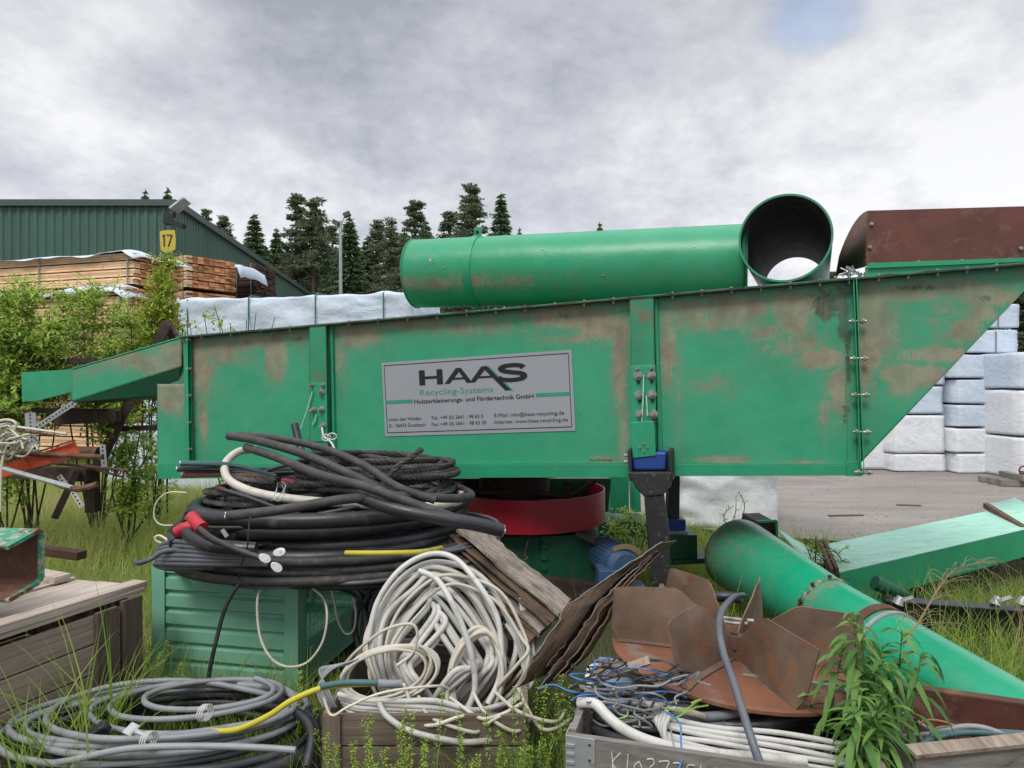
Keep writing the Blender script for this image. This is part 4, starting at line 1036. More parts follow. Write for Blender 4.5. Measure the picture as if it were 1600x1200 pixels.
# curved left flank
n = 14; V = []; 
A_, B_ = (1354,331), (1350,415)
for i in range(n+1):
    t = i/n; bk_ = .75*math.sin(t*math.pi/2)
    xt = 1357-46*t**1.0-0*t; yt = 329+ (t**1.9)*62+t*10; xb = 1351-45*t; yb = 417+12*t
    V.append(MP(xt, yt, offh-bk_)); V.append(MP(xb, yb, offh-bk_))
mb = MB(); mb.add(V, [(2*i, 2*i+2, 2*i+3, 2*i+1) for i in range(n)]); mb.build('side_sheet', M['rust_hood'], hd, smooth=True, solid=.006)
mb = MB(); top_=[V[2*i] for i in range(n+1)]; 
mb.add([MP(1357,329,offh), MP(1640,321,offh), MP(1640,321,offh)+NRM*-.75-Vector((0,0,.2))]+top_[::-1], [tuple(range(3+n+1))]); mb.build('top_sheet', M['rust_hood'], hd)
mb = MB(); mb.prism([MP(1355,330,offh+.004), MP(1361,330,offh+.004), MP(1356,416,offh+.004), MP(1350,416,offh+.004)], NRM*.006); mb.build('corner_strip', M['galv'], hd) if False else None
for (x, y) in ((1362,350),(1359,386),(1363,413),(1435,410),(1503,408),(1577,406),(1595,388)):
    mb = MB(); mb.disc_bolt(MP(x, y, offh+.004), NRM, .009, .014); mb.build('bolt', M['bolt'], hd, smooth=True)
mb = MB(); mb.prism([MP(1352,417,.0), MP(1640,405,.0), MP(1640,414,.0), MP(1352,432,.0)], -NRM*.01)
mb.prism([MP(1356,411,.02), MP(1640,401,.02), MP(1640,407,.02), MP(1356,419,.02)], -NRM*.008); mb.build('base_strip', M['green'], hd)
# rope rubble in the corner beside the hood
mb = MB(); rr = random.Random(4)
for k_ in range(16):
    c = MP(1332+rr.uniform(-9,12), 428+rr.uniform(-6,5), .02); mb.tube([c+Vector((rr.uniform(-.04,.04), rr.uniform(-.03,.03), rr.uniform(-.02,.03))) for _ in range(3)], .005, 5)
o = mb.build('debris', M['galv']); tag(o, 'small heap of loose bolts and scraps beside the rusty hood foot', 'debris', kind='stuff')

# ================= under the machine =================
rc = Vector((.12, 5.85, 0))
rg = thing('ring_guard', rc+Vector((0,0,.55)), 'red round steel guard ring under the machine', 'guard')
mb = MB(); z0, z1, RR = .555, .815, .672
prof = [(RR, z0), (RR, z1), (RR-.012, z1), (RR-.012, z0)]
V = []; n = 96
for i in range(n):
    a = 2*math.pi*i/n
    for r_, z_ in prof: V.append((rc.x+math.cos(a)*r_, rc.y+math.sin(a)*r_, z_))
mb.add(V, [(4*i+j, 4*((i+1) % n)+j, 4*((i+1) % n)+(j+1) % 4, 4*i+(j+1) % 4) for i in range(n) for j in range(4)])
mb.build('ring', M['red'], rg, smooth=True)
mb = MB(); mb.cyl(rc+Vector((0,0,.60)), rc+Vector((0,0,.61)), RR-.02, 64); mb.build('inner_plate', M['rust_dark'], rg)
mb = MB(); mb.box(P(777, 843, 5.15), (.05,.03,.10)); mb.build('tab', M['red'], rg)
us = thing('drive_housing', rc+Vector((0,.3,.6)), 'dark braced drive housing between red ring and machine floor', 'machine')
mb = MB(); mb.prism([P(690,748,6.2),P(955,748,6.2),P(950,800,6.2),P(700,800,6.2)], (0,.05,0)); mb.build('back_plate', M['green_dark'], us)
mb = MB(); mb.prism([P(795,746,5.7),P(832,746,5.7),P(848,775,5.7),P(822,776,5.7)], (0,.04,0)); mb.build('red_gusset', M['red'], us)
mb = MB(); mb.cyl(rc+Vector((-.1,.0,.61)), rc+Vector((-.1,0,1.05)), .3, 24); mb.build('drum', M['rust_dark'], us, smooth=True)
mb = MB(); mb.beam(P(700,762,5.6), P(880,778,5.6), .04, .03); mb.beam(P(885,752,5.5), P(888,790,5.5), .05, .05); mb.beam(P(930,752,5.6), P(870,790,5.6), .03, .03); mb.tube(spline([P(700,756,5.5),P(760,770,5.4),P(830,765,5.5),P(900,785,5.4)], 8), .012, 6); mb.build('brace', M['rust_dark'], us)
# green base
bs = thing('machine_base', P(850, 930, 5.4), 'dark green riveted steel base box under the red ring', 'machine base')
mb = MB(); mb.prism([P(600,838,5.32),P(846,838,5.32),P(846,905,5.32),P(600,900,5.32)], (0,.9,0)); mb.prism([P(846,838,5.3),P(902,836,5.3),P(944,858,5.3),P(944,914,5.3),P(846,905,5.3)], (0,.9,0)); mb.build('base_box', M['green_dark'], bs)
mb = MB(); mb.prism([P(900,834,5.2),P(945,856,5.2),P(945,859,5.2),P(900,838,5.2)], (0,1.0,0)); mb.build('top_plate', M['rust_dark'], bs)
for y in (853,871,887):
    mb = MB(); mb.disc_bolt(P(850, y, 5.3), (0,-1,0), .022, .02); mb.build('rivet', M['green_dark'], bs, smooth=True)
mb = MB(); mb.prism([P(800,900,5.2),P(944,914,5.2),P(944,940,5.2),P(800,940,5.2)], (0,.12,0)); mb.build('foot_rail', M['rust_dark'], bs)
mb = MB(); mb.tube(spline([P(826,836,5.25),P(824,850,5.22),P(820,866,5.22),P(824,872,5.22),P(816,876,5.2)], 6), .006, 5); mb.build('hanging_hook', M['rust'], bs)
# blue motor
mo = thing('electric_motor', P(965, 915, 4.9), 'faded blue electric motor beside the green base', 'motor')
c = P(974, 884, 4.95); mb = MB(); d_ = Vector((-.25,.95,.0)).normalized(); mb.cyl(c, c+d_*.42, .124, 40)
mb.build('casing', M['motor_blue'], mo, smooth=True, bevel=.01)
mb = MB()
for k_ in range(28):
    a = 2*math.pi*k_/28; e_ = Vector((0,0,1))*math.sin(a)+d_.cross(Vector((0,0,1)))*math.cos(a); mb.beam(c+d_*.12+e_*.128, c+d_*.38+e_*.128, .005, .018)
mb.build('cooling_fin', M['motor_blue'], mo)
mb = MB(); mb.cyl(c-d_*.05, c, .095, 40, r2=.126); mb.cyl(c-d_*.12, c-d_*.04, .03, 16); mb.build('end_shield', M['motor_blue'], mo, smooth=True)
mb = MB(); mb.add([c-d_*.03+Vector((math.cos(a)*r_, -.02*(r_ > .17), math.sin(a)*r_)) for a in np.linspace(R(40), R(125), 12) for r_ in (.129,.165)], [(2*i, 2*i+2, 2*i+3, 2*i+1) for i in range(11)]); mb.build('peeling_label', M['straw'], mo, solid=.002)
mb = MB(); mb.box(c+Vector((-.12,0,-.09)), (.14,.2,.16)); mb.box(c+Vector((.02,.05,-.18)), (.30,.3,.04)); mb.build('foot', M['motor_blue'], mo, bevel=.006)
mb = MB(); n = 14; V = []
for i in range(n+1):
    a = R(25+120*i/n); 
    for r_ in (.152, .190): V.append(c-d_*.02+Vector((math.cos(a)*r_, 0, math.sin(a)*r_)))
mb.add(V, [(2*i, 2*i+2, 2*i+3, 2*i+1) for i in range(n)]); 
# green posts behind
gp = thing('support_post', P(968, 800, 7.0), 'green square support post behind the swing arm', 'post')
mb = MB(); mb.prism([P(952,740,7.0),P(983,740,7.0),P(983,802,7.0),P(955,802,7.0)], (0,.2,0)); mb.prism([P(985,740,7.2),P(1000,740,7.2),P(1002,800,7.2),P(987,800,7.2)], (0,.1,0)); mb.build('post', M['green'], gp, bevel=.006)
mb = MB(); mb.box(P(968, 812, 7.1)+Vector((0,0,-.1)), (.5,.5,.25)); mb.build('foot_plate', M['green_dark'], gp)
gs = MB(); gs.prism([P(925,762,7.6),P(956,762,7.6),P(956,800,7.6),P(925,800,7.6)], (0,.05,0)); tag(gs.build('steel_plate', M['hangar']), 'grey green steel plate standing behind the red ring', 'plate')
# ================= green stillage =================
FR = G(466, 1095); FL = G(236, 1072); dF = (FR-FL).normalized(); dS = Vector((-dF.y, dF.x, 0)); UP = Vector((0,0,1))
Wd = (FR-FL).length; Ln = 1.15; ZT = .645
st = thing('steel_stillage', FL, 'pale green ribbed steel stillage with mesh side, heaped with black cables', 'stillage')
def corner(p, name='corner_post', ear=.075):
    mb = MB(); w_ = .055
    mb.prism([p, p+dF*w_*p_s[0], p+dF*w_*p_s[0]+UP*ZT, p+UP*ZT], dS*.006) if False else None
for (p, sx, sy) in ((FL,1,1),(FR,-1,1),(FL+dS*Ln,1,-1),(FR+dS*Ln,-1,-1)):
    mb = MB(); w_ = .085
    mb.prism([p+UP*.03, p+dF*sx*w_+UP*.03, p+dF*sx*w_+UP*(ZT+.0), p+dF*sx*w_*.8+UP*(ZT+.085), p+dF*sx*w_*.15+UP*(ZT+.085), p+UP*ZT], dS*sy*.007)
    mb.prism([p+UP*.03, p+dS*sy*w_+UP*.03, p+dS*sy*w_+UP*ZT, p+dS*sy*w_*.8+UP*(ZT+.075), p+dS*sy*w_*.15+UP*(ZT+.075), p+UP*ZT], dF*sx*.007)
    mb.box(p+dF*sx*.05+dS*sy*.05+UP*.03, (.11,.11,.06)); mb.build('corner_post', M['mesh_box'], st, bevel=.003)
def ribbed(a, d, n_, length, z0, z1, nr, name):
    """pressed horizontal ribs"""
    hh = (z1-z0)/nr; prof = []
    for i in range(nr):
        b_ = z0+i*hh; prof += [(0, b_), (0, b_+hh*.60), (.022, b_+hh*.72), (.022, b_+hh*.88)]
    prof.append((0, z1)); V = []
    for (o, z) in prof:
        for s_ in (0, length): q = a+d*s_-n_*o; V.append((q.x, q.y, z))
    mb = MB(); mb.add(V, [(2*i, 2*i+1, 2*i+3, 2*i+2) for i in range(len(prof)-1)]); return mb.build(name, M['mesh_box'], st, solid=.004)
ribbed(FL+dF*.05+dS*.012, dF, -dS, Wd-.1, .07, ZT, 6, 'front_panel')
ribbed(FL+dS*.05+dF*.012, dS, -dF, Ln-.1, .07, ZT, 6, 'side_panel')
ribbed(FL+dF*.05+dS*(Ln-.012), dF, dS, Wd-.1, .07, ZT, 6, 'back_panel')
mb = MB()
a = FR+dS*.07-dF*.012
mb.prism([a+UP*.07, a+dS*(Ln-.14)+UP*.07, a+dS*(Ln-.14)+UP*.28, a+UP*.28], -dF*.005)
mb.prism([a+UP*(ZT-.06), a+dS*(Ln-.14)+UP*(ZT-.06), a+dS*(Ln-.14)+UP*ZT, a+UP*ZT], -dF*.02)
mb.build('drop_side', M['mesh_box'], st, bevel=.003)
mb = MB()
for i in range(24): q = a+dS*(i*.045)-dF*.004; mb.tube([q+UP*.27, q+UP*(ZT-.05)], .0025, 4)
for i in range(7): q = a-dF*.001+UP*(.30+i*.045); mb.tube([q, q+dS*(Ln-.14)], .0025, 4)
mb.build('wire_mesh', M['mesh_box'], st)
for z in (.16, .50):
    mb = MB(); q = FR+dS*.10+dF*.008+UP*z; mb.prism([q, q+dS*.07, q+dS*.07+UP*.035, q+dS*.035+UP*.09, q+UP*.09], dF*.014); mb.build('latch_hook', M['mesh_box'], st, bevel=.004)
mb = MB(); mb.prism([FL+dS*.01+UP*.06, FR+dS*.01+UP*.06, FR+dS*Ln+UP*.06, FL+dS*Ln+UP*.06], UP*.008); mb.build('floor', M['mesh_box'], st)
mb = MB(); q = FR+dF*-.045+dS*-.002+UP*(ZT+.045); mb.cyl(q, q-dS*.004, .014, 16); mb.build('lug_hole', M['black_beam'], st)

# ================= wooden crate at the left =================
C0 = Vector((-1.93, 3.55, 0)); e1 = Vector((-.35,-.94,0)).normalized(); e2 = Vector((-e1.y, e1.x, 0)); e2 = Vector((-.94,.35,0)).normalized(); HC = .60
cr_ = thing('wooden_crate', C0, 'weathered brown wooden crate with warped lid in the lower left corner', 'crate')
Rc = Matrix((e1, e2, UP)).transposed()
L1, L2 = 1.35, .85
for i in range(4):
    mb = MB(); z = .085+i*.142; mb.box(C0+e1*(L1/2)+e2*.012+UP*(z), (L1, .022, .134), Rc); mb.build('side_board', M['wood_crate'], cr_, bevel=.002)
mb = MB(); mb.box(C0+e1*(L1/2)+e2*(L2/2)+UP*.29, (L1-.06, L2-.06, .50), Rc); mb.build('shadow_core', M['dark_wood'], cr_) if False else None
mb = MB()
for i in range(4):
    z = .085+i*.142; mb.box(C0+e1*.012+e2*(L2/2)+UP*z, (.022, L2-.05, .134), Rc); mb.box(C0+e1*(L1-.012)+e2*(L2/2)+UP*z, (.022, L2-.05, .134), Rc); mb.box(C0+e1*(L1/2)+e2*(L2-.012)+UP*z, (L1-.05, .022, .134), Rc)
mb.build('end_boards', M['wood_crate'], cr_)
for t in (.005, .145, .80, 1.2):
    mb = MB(); rr = random.Random(int(t*100)); mb.box(C0+e1*(t+.06)-e2*.012+UP*(.30+rr.uniform(-.01,.012)), (.115, .024, .60), Rc@Euler((0,R(rr.uniform(-1.2,1.2)),0)).to_matrix()); mb.build('batten', M['wood_old_v'], cr_, bevel=.002)
for i in range(5):
    mb = MB(); w_ = L2/5; mb.box(C0+e1*(L1/2+.0)+e2*(w_*(i+.5))+UP*(HC+.022+.004*math.sin(i*2.3)), (L1+.06, w_*.955, .022), Rc@Euler((R(-1.0+.6*math.sin(i*5)),R(.4*math.sin(i*3)),0)).to_matrix()); mb.build('lid_board', M['wood_lid2'], cr_, bevel=.002)
mb = MB(); mb.box(C0+e1*(L1/2)+e2*.04+UP*(HC+.058), (L1+.1, .095, .038), Rc@Euler((0,R(-1.2),R(-1.5))).to_matrix()); mb.build('lid_batten', M['wood_lid2'], cr_, bevel=.003)
mb = MB(); mb.box(C0+e1*.05+e2*(L2*.82)+UP*(HC+.055), (.09, .42, .04), Rc@Euler((0,0,R(4))).to_matrix()); mb.build('lid_batten', M['wood_lid2'], cr_, bevel=.003)
# green rusty channel lying on the crate
ch = thing('steel_channel', P(10, 930, 3.15), 'chipped green channel end with rusty inside lying on the wooden crate', 'steel channel')
o0 = P(34, 843, 3.22); o1 = P(38, 925, 3.05)
cc = P(38, 885, 3.1); dl = Vector((-1,.12,.0)).normalized(); dn = Vector((.12,1,0)).normalized()
mb = MB(); hgt = .255; dp = .17
pr = [(-.0,hgt/2),(dp,hgt/2+.02),(dp,hgt/2+.012),(.012,hgt/2-.012),(.012,-hgt/2+.012),(dp,-hgt/2+.02),(dp,-hgt/2),(0,-hgt/2)]
pr = [(0,hgt/2-.02),(dp,hgt/2+.02),(dp+.02,hgt/2+.0),(dp+.02,-hgt/2+.05),(dp-.01,-hgt/2+.03),(0,-hgt/2)]
def chan(th, off, name, mat):
    mb = MB(); n = len(pr); A = [cc+dn*(a-.1)+UP*b_ for a, b_ in pr]
    for seg in ((0,1),(1,2),(2,3),(3,4),(4,5)):
        a, b_ = A[seg[0]], A[seg[1]]; mb.add([a, b_, b_+dl*.6, a+dl*.6], [(0,1,2,3)])
    return mb.build(name, M[mat], ch, solid=th)
chan(.010, 0, 'channel', 'rust')
mb = MB(); A = [cc+dn*(a-.1)+UP*b_ for a, b_ in pr]
rr = random.Random(8)
for i in range(5):
    a, b_ = A[i], A[i+1]; mb.beam(a-dl*.004, b_-dl*.004, .018, .02, up=dl)
mb.build('rim', M['green_chipped'], ch)
mb = MB(); mb.prism([A[0]+UP*.006, A[1]+UP*.006, A[1]+dl*.6+UP*.006, A[0]+dl*.6+UP*.006], UP*.003); mb.build('top_face', M['green_chipped'], ch)

# ================= low crate under the white coil =================
q0 = Vector((X(508, 2.72), 2.72, 0)); lc = thing('low_crate', q0, 'low dark wooden crate under the big white cable coil', 'crate')
for i in range(3):
    mb = MB(); mb.box(q0+Vector((.40, 0, .07+i*.128)), (.80, .022, .12)); mb.build('front_board', M['wood_old'], lc, bevel=.002)
mb = MB()
for x in (0, .80):
    for i in range(3): mb.box(q0+Vector((x, .40, .07+i*.128)), (.022, .78, .12))
for i in range(3): mb.box(q0+Vector((.40, .80, .07+i*.128)), (.80, .022, .12))
mb.build('side_boards', M['wood_old'], lc)
mb = MB(); mb.box(q0+Vector((.03, -.018, .19)), (.07, .018, .40)); mb.build('batten', M['wood_old_v'], lc)

# ================= grey crate with chalk number =================
K0 = Vector((X(886, 2.22), 2.22, 0)); K1 = Vector((X(1176, 2.06), 2.06, 0)); dk = (K1-K0).normalized(); nk = Vector((-dk.y, dk.x, 0)); HK = EYE-548/F*2.22
kc = thing('grey_crate', K0, 'grey wooden crate with metal corner and chalked number in the bottom middle', 'crate')
Rk = Matrix((dk, nk, UP)).transposed(); LK = .95
for i in range(3):
    mb = MB(); mb.box(K0+dk*(LK/2)+nk*.011+UP*(HK-.075-i*.158), (LK, .022, .15), Rk); mb.build('front_board', M['wood_grey'], kc, bevel=.002)
mb = MB()
for i in range(3):
    z = HK-.075-i*.158
    mb.box(K0+dk*.011+nk*.34+UP*z, (.022, .60, .15), Rk); mb.box(K0+dk*(LK-.011)+nk*.34+UP*z, (.022, .60, .15), Rk); mb.box(K0+dk*(LK/2)+nk*.65+UP*z, (LK, .022, .15), Rk)
mb.build('side_boards', M['wood_grey'], kc)
mb = MB(); mb.box(K0+dk*.045-nk*.003+UP*(HK-.13), (.095, .004, .26), Rk); mb.box(K0-dk*.003+nk*.04+UP*(HK-.13), (.004, .085, .26), Rk)
for i in range(5):
    for j in (0,): mb.box(K0+dk*.012-nk*.007+UP*(HK-.03-i*.028), (.028, .006, .010), Rk)
mb.build('metal_corner', M['galv'], kc, bevel=.001)
mb = MB()
for dx_, dz in ((.075,-.02),(.075,-.07),(.06,-.11),(.08,-.15)): mb.cyl(K0+dk*dx_-nk*.005+UP*(HK+dz), K0+dk*dx_-nk*.008+UP*(HK+dz), .004, 8)
mb.build('nail', M['rust_dark'], kc)
# chalk digits K 1 0 3 7 3 5 as hand drawn strokes
glyph = {'K': [[(0,1),(.05,.5),(.02,0)],[(.45,1),(.05,.5),(.5,.02)]], '1': [[(.1,1),(.02,0)]], '0': [[(.3,.75),(.08,.55),(.05,.2),(.25,.0),(.42,.2),(.42,.55),(.3,.75)]],
 '3': [[(.05,.9),(.35,.95),(.4,.75),(.2,.55),(.42,.35),(.35,.05),(.02,.02)]], '7': [[(.0,.88),(.5,.95),(.28,.45),(.18,-.05)],[(.12,.45),(.45,.5)]], '5': [[(.48,.95),(.12,.9),(.08,.55),(.38,.5),(.42,.15),(.02,.0)]],
 '2': [[(.05,.8),(.25,.95),(.42,.75),(.05,.05),(.5,.05)]], 'I':[[(.1,1),(.1,0)]]}
xx = .145
for chh, adv in (('K',.042),('1',.018),('0',.036),('3',.036),('7',.036),('3',.036),('5',.036),('I',.03),('2',.03)):
    mb = MB()
    for s_ in glyph[chh]:
        pts = [K0+dk*(xx+a*.062*(1.0))-nk*.0015+UP*(HK-.105+b_*.072) for a, b_ in s_]; mb.tube(spline(pts, 4), .0022, 4)
    mb.build('chalk_mark', M['chalk'], kc); xx += adv+.004
# ================= crate at the bottom right =================
b0 = Vector((X(1432, 2.05), 2.05, 0)); b1 = Vector((X(1640, 2.12), 2.12, 0)); db = (b1-b0).normalized(); nb_ = Vector((-db.y, db.x, 0)); Rb = Matrix((db, nb_, UP)).transposed()
bc = thing('broken_crate', b0, 'broken pale wooden crate holding teal cables in the bottom right corner', 'crate'); HB = EYE-578/F*2.05
for i in range(3):
    mb = MB(); mb.box(b0+db*.4+nb_*.011+UP*(HB-.065-i*.14), (.8, .022, .13), Rb); mb.build('front_board', M['wood_grey'], bc, bevel=.002)
mb = MB(); mb.box(b0+db*.4+nb_*.012+UP*(HB+.005), (.82, .05, .012), Rb@Euler((R(8),R(-.5),0)).to_matrix()); mb.build('rim_board', M['wood_lid'], bc)
mb = MB()
for i in range(3): mb.box(b0+db*.011+nb_*.12+UP*(HB-.075-i*.14), (.022, .18, .13), Rb)
mb.build('side_boards', M['wood_grey'], bc)

# ================= fan rotor =================
fc = Vector((.932, 2.885, .558)); FRa = .505
fan = thing('fan_rotor', fc, 'rusty fan rotor with six upright bent blades lying on the grey crate', 'fan rotor')
tilt = Matrix.Rotation(R(4.2), 3, 'Y')
def fp(r, a, z): return fc+tilt@Vector((math.cos(a)*r, math.sin(a)*r, z))
mb = MB(); n = 120
V = [fp(.05, 2*math.pi*i/n, .0) for i in range(n)]+[fp(FRa*.97, 2*math.pi*i/n, .0) for i in range(n)]+[fp(FRa, 2*math.pi*i/n, -.004) for i in range(n)]+[fp(FRa, 2*math.pi*i/n, -.016) for i in range(n)]+[fp(.05, 2*math.pi*i/n, -.016) for i in range(n)]
mb.add(V, [(r_*n+i, r_*n+(i+1) % n, ((r_+1) % 5)*n+(i+1) % n, ((r_+1) % 5)*n+i) for r_ in range(5) for i in range(n)])
mb.build('back_disc', M['rust_disc'], fan)
mb = MB(); mb.cyl(fp(0,0,-.03), fp(0,0,.03), .075, 32, r2=.07); mb.cyl(fp(0,0,.03), fp(0,0,.085), .042, 32, r2=.036); mb.build('hub', M['rust'], fan, smooth=True)
mb = MB(); mb.cyl(fp(0,0,.085), fp(0,0,.0865), .018, 24); mb.build('shaft_hole', M['black_beam'], fan)
for k_ in range(6):
    mb = MB(); p = fp(.056, k_*1.047+.3, .03); mb.cyl(p, fp(.056, k_*1.047+.3, .042), .007, 6); mb.build('bolt', M['rust_dark'], fan)
for ang_, LN in ((231,.13), (279,-.11), (352,-.03), (56,-.08), (113,.06), (172,.0)):
    # blade outline (along r) with clipped corners; bent backwards halfway
    prof = [(.085,.0),(.50,.0),(.505,.18),(.455,.255),(.22,.275),(.115,.16)]
    a0 = R(ang_); NX = 16
    def hmax(r):
        pts = [(.05,.07),(.07,.11),(.24,.242),(.495,.226),(.512,.218)]
        for (x0_, y0_), (x1_, y1_) in zip(pts, pts[1:]):
            if r <= x1_: return y0_+(y1_-y0_)*(r-x0_)/(x1_-x0_)
        return .225
    def hmin(r): return 0 if r < .485 else .05*(r-.485)/.027
    V = []; NZ = 8; rr = random.Random(ang_); sk = rr.uniform(-.02,.03)
    for i in range(NX+1):
        r_ = .052+(.512-.052)*i/NX; bend = .05*math.sin(math.pi*(r_-.05)/.46)
        for j in range(NZ+1):
            z = hmin(r_)+(hmax(r_)-hmin(r_))*j/NZ; lean = (.010+sk*.2)*(z/.27)+.07*max(0, z/.25-(r_-.05)/.46*.9)
            V.append(fp(r_, a0-bend*.8-lean/ max(r_, .2)*.5-LN*z/.23, z+.001))
    mb = MB(); mb.add(V, [(i*(NZ+1)+j, (i+1)*(NZ+1)+j, (i+1)*(NZ+1)+j+1, i*(NZ+1)+j+1) for i in range(NX) for j in range(NZ)])
    bl = mb.build('blade', M['rust_blade'], fan, solid=.006)
    # foot flange of the blade
    V = []
    for i in range(NX+1):
        r_ = .07+(.485-.07)*i/NX; bend = .05*math.sin(math.pi*(r_-.05)/.46)
        for w_ in (0, .032): V.append(fp(r_, a0-bend*.8+w_/r_, .005))
    mb = MB(); mb.add(V, [(2*i, 2*i+2, 2*i+3, 2*i+1) for i in range(NX)]); mb.build('blade_foot', M['rust_blade'], bl, solid=.004)

# ================= weathered sheets =================
def sheetmesh(A, B, C, D, nx=24, ny=10, amp=.012, seed=0, fray=.01, bend=0, ndir=Vector((0,-1,.3))):
    """bilinear quad A-B top edge, D-C bottom edge"""
    V = []; ndir = ndir.normalized()
    for i in range(nx+1):
        for j in range(ny+1):
            s_, t = i/nx, j/ny; fr_ = fray*noise.noise(Vector((s_*14, t*9, seed*2.0)))
            tt = t+ (fr_*3 if j in (0, ny) else 0); p = (A*(1-s_)+B*s_)*(1-tt)+(D*(1-s_)+C*s_)*tt
            p = p+ndir*(amp*noise.noise(Vector((s_*3, t*2.2, seed)))+bend*math.sin(math.pi*t)+amp*.25*noise.noise(Vector((s_*3, t*22, seed+5))))
            V.append(p)
    mb = MB(); mb.add(V, [(i*(ny+1)+j, (i+1)*(ny+1)+j, (i+1)*(ny+1)+j+1, i*(ny+1)+j+1) for i in range(nx) for j in range(ny)]); mb.uv = [(i/nx*(B-A).length*3, j/ny*(D-A).length*3, seed*1.7) for i in range(nx+1) for j in range(ny+1)]; return mb
def setuv(o, mb):
    at = o.data.attributes.new('uvw', 'FLOAT_VECTOR', 'POINT'); at.data.foreach_set('vector', [c for q in mb.uv for c in q]); return o
s1 = thing('belting_stack', P(800, 960, 3.4), 'frayed grey stack of old belting sheets leaning down from the black cables', 'sheet stack')
for k_ in range(6):
    o = Vector((-.022*k_, .006*k_, -.028*k_)); rr = random.Random(k_); j = lambda: Vector((rr.uniform(-.012,.012), rr.uniform(-.01,.01), rr.uniform(-.008,.008)))
    mb = sheetmesh(P(752,828,3.95)+o+j(), P(894,938,3.15)+o+j(), P(870,962,3.05)+o+j(), P(712,829,3.75)+o+j(), 36, 28, .02, k_+3, .014, ndir=Vector((.2,-.4,1)))
    setuv(mb.build('belting_sheet', M['belting' if k_ in (0, 3) else 'sheet_s'], s1, solid=.010 if k_ else .016), mb)
s2_ = thing('folded_sheets', P(930, 1060, 3.0), 'brown weathered metal edged sheets folded open between white coil and fan', 'sheet stack')
Nn = [(806,1076,2.70),(848,1008,2.78),(889,945,2.88),(958,896,3.12),(1031,848,3.40)]; Ff = [(868,1072,2.78),(915,1022,2.86),(958,950,2.98),(990,905,3.16),(1037,856,3.42)]
def folded(k_, f0, wpx, wy, Y0, part='metal_sheet', edge=True, curl=0.0, t0=0.0, t1=1.0):
    rr = random.Random(k_+30); near = [P(a0*(1-f0)+b0*f0+rr.uniform(-2,2), a1*(1-f0)+b1*f0+rr.uniform(-2,2), (a2*(1-f0)+b2*f0)+Y0) for (a0,a1,a2), (b0,b1,b2) in zip(Nn, Ff)]
    # keep the kink in the middle sharp
    pts = resample(near[:3], .02)+resample(near[2:], .02)[1:]; n = len(pts); i0, i1 = int(n*t0), int(n*t1); pts = pts[i0:i1]; n = len(pts); ny = 12; V = []; uv = []
    for i, q in enumerate(pts):
        for j in range(ny+1):
            t = j/ny; fr_ = .018*noise.noise(Vector((i*.25, k_, 0)))+.010*noise.noise(Vector((i*.9, k_, 5)))
            p_ = q+Vector((wpx/F*3, wy, -.04))*t*(1+ (fr_*4 if j == ny else 0))+Vector((.6,-.5,-.3))*(curl*math.sin(math.pi*t)*math.sin(math.pi*min(1, i/n*1.6)))+Vector((fr_*(j == 0), 0, 0))
            p_ += Vector((.5,-.3,.6))*.014*noise.noise(Vector((i*.06, t*2, k_*3))); V.append(p_); uv.append((i*.06, t*.8, k_*1.3))
    mb = MB(); mb.add(V, [(i*(ny+1)+j, (i+1)*(ny+1)+j, (i+1)*(ny+1)+j+1, i*(ny+1)+j+1) for i in range(n-1) for j in range(ny)]); mb.uv = uv
    sh = setuv(mb.build(part, M['sheet_s'], s2_, solid=.005), mb)
    if edge: m2 = MB(); m2.tube([V[i*(ny+1)] for i in range(n)], .0018, 4); m2.build('bright_edge', M['galv'], sh)
for k_, (f0, wpx, wy, Y0, cu, t0, t1) in enumerate(((0,46,.22,0,.03,0,1),(.06,40,.22,.03,.02,0,1),(.40,36,.20,.04,-.02,.1,1),(.58,30,.18,.05,.02,.0,.96),(.78,26,.18,.05,-.015,.05,.9),(.95,16,.16,.05,.01,.0,.98))):
    folded(k_, f0, wpx, wy, Y0, curl=cu*1.8, t0=t0, t1=t1, edge=k_ in (0, 3))
# ================= pipe and ducts at the right =================
lp_ = thing('lying_pipe', P(1330, 960, 4.0), 'glossy green pipe with a flared far end lying diagonally in the grass', 'pipe')
aF = Vector((X(1152, 5.0), 5.0, EYE-266/F*5.0)); aN = Vector((2.22, 2.45, .20)); dl_ = (aN-aF)
def lpnt(t): return aF+dl_*t
def lpr(t): return .262 if t < .02 else (.262-(t-.02)/.36*.064 if t < .38 else .196)
ts = [i/60 for i in range(61)]
dirtpipe('pipe_shell', lpnt(0), lpnt(1), lambda i: lpr(i/90), 'pipe_dusty', lp_, lambda t, n_: (.50*max(0, 1-t*3.1)*(.6+.4*(n_.x < 0))+.45*math.exp(-((t-.40)/.03)**2)+.4*math.exp(-((t-.53)/.02)**2), .50*max(0, 1-t*5)), seg=90)
for t, w_, ex, mt in ((.38,.016,.008,'green_chipped'),(.535,.028,.012,'rust')):
    mb = MB(); dd = dl_.normalized(); c_ = lpnt(t); r_ = lpr(t)
    mb.tube([c_-dd*w_, c_-dd*w_*.99, c_+dd*w_*.99, c_+dd*w_], lambda i: (r_, r_+ex, r_+ex, r_)[i], 72); fl_ = mb.build('pipe_flange', M[mt], lp_, smooth=True)
mb = MB(); c_ = lpnt(.565); mb.tube([c_-dd*.012, c_-dd*.0119, c_+dd*.0119, c_+dd*.012], lambda i: (lpr(.5), lpr(.5)+.014, lpr(.5)+.014, lpr(.5))[i], 72); mb.build('clamp_ring', M['galv'], lp_, smooth=True)
mb = MB(); 
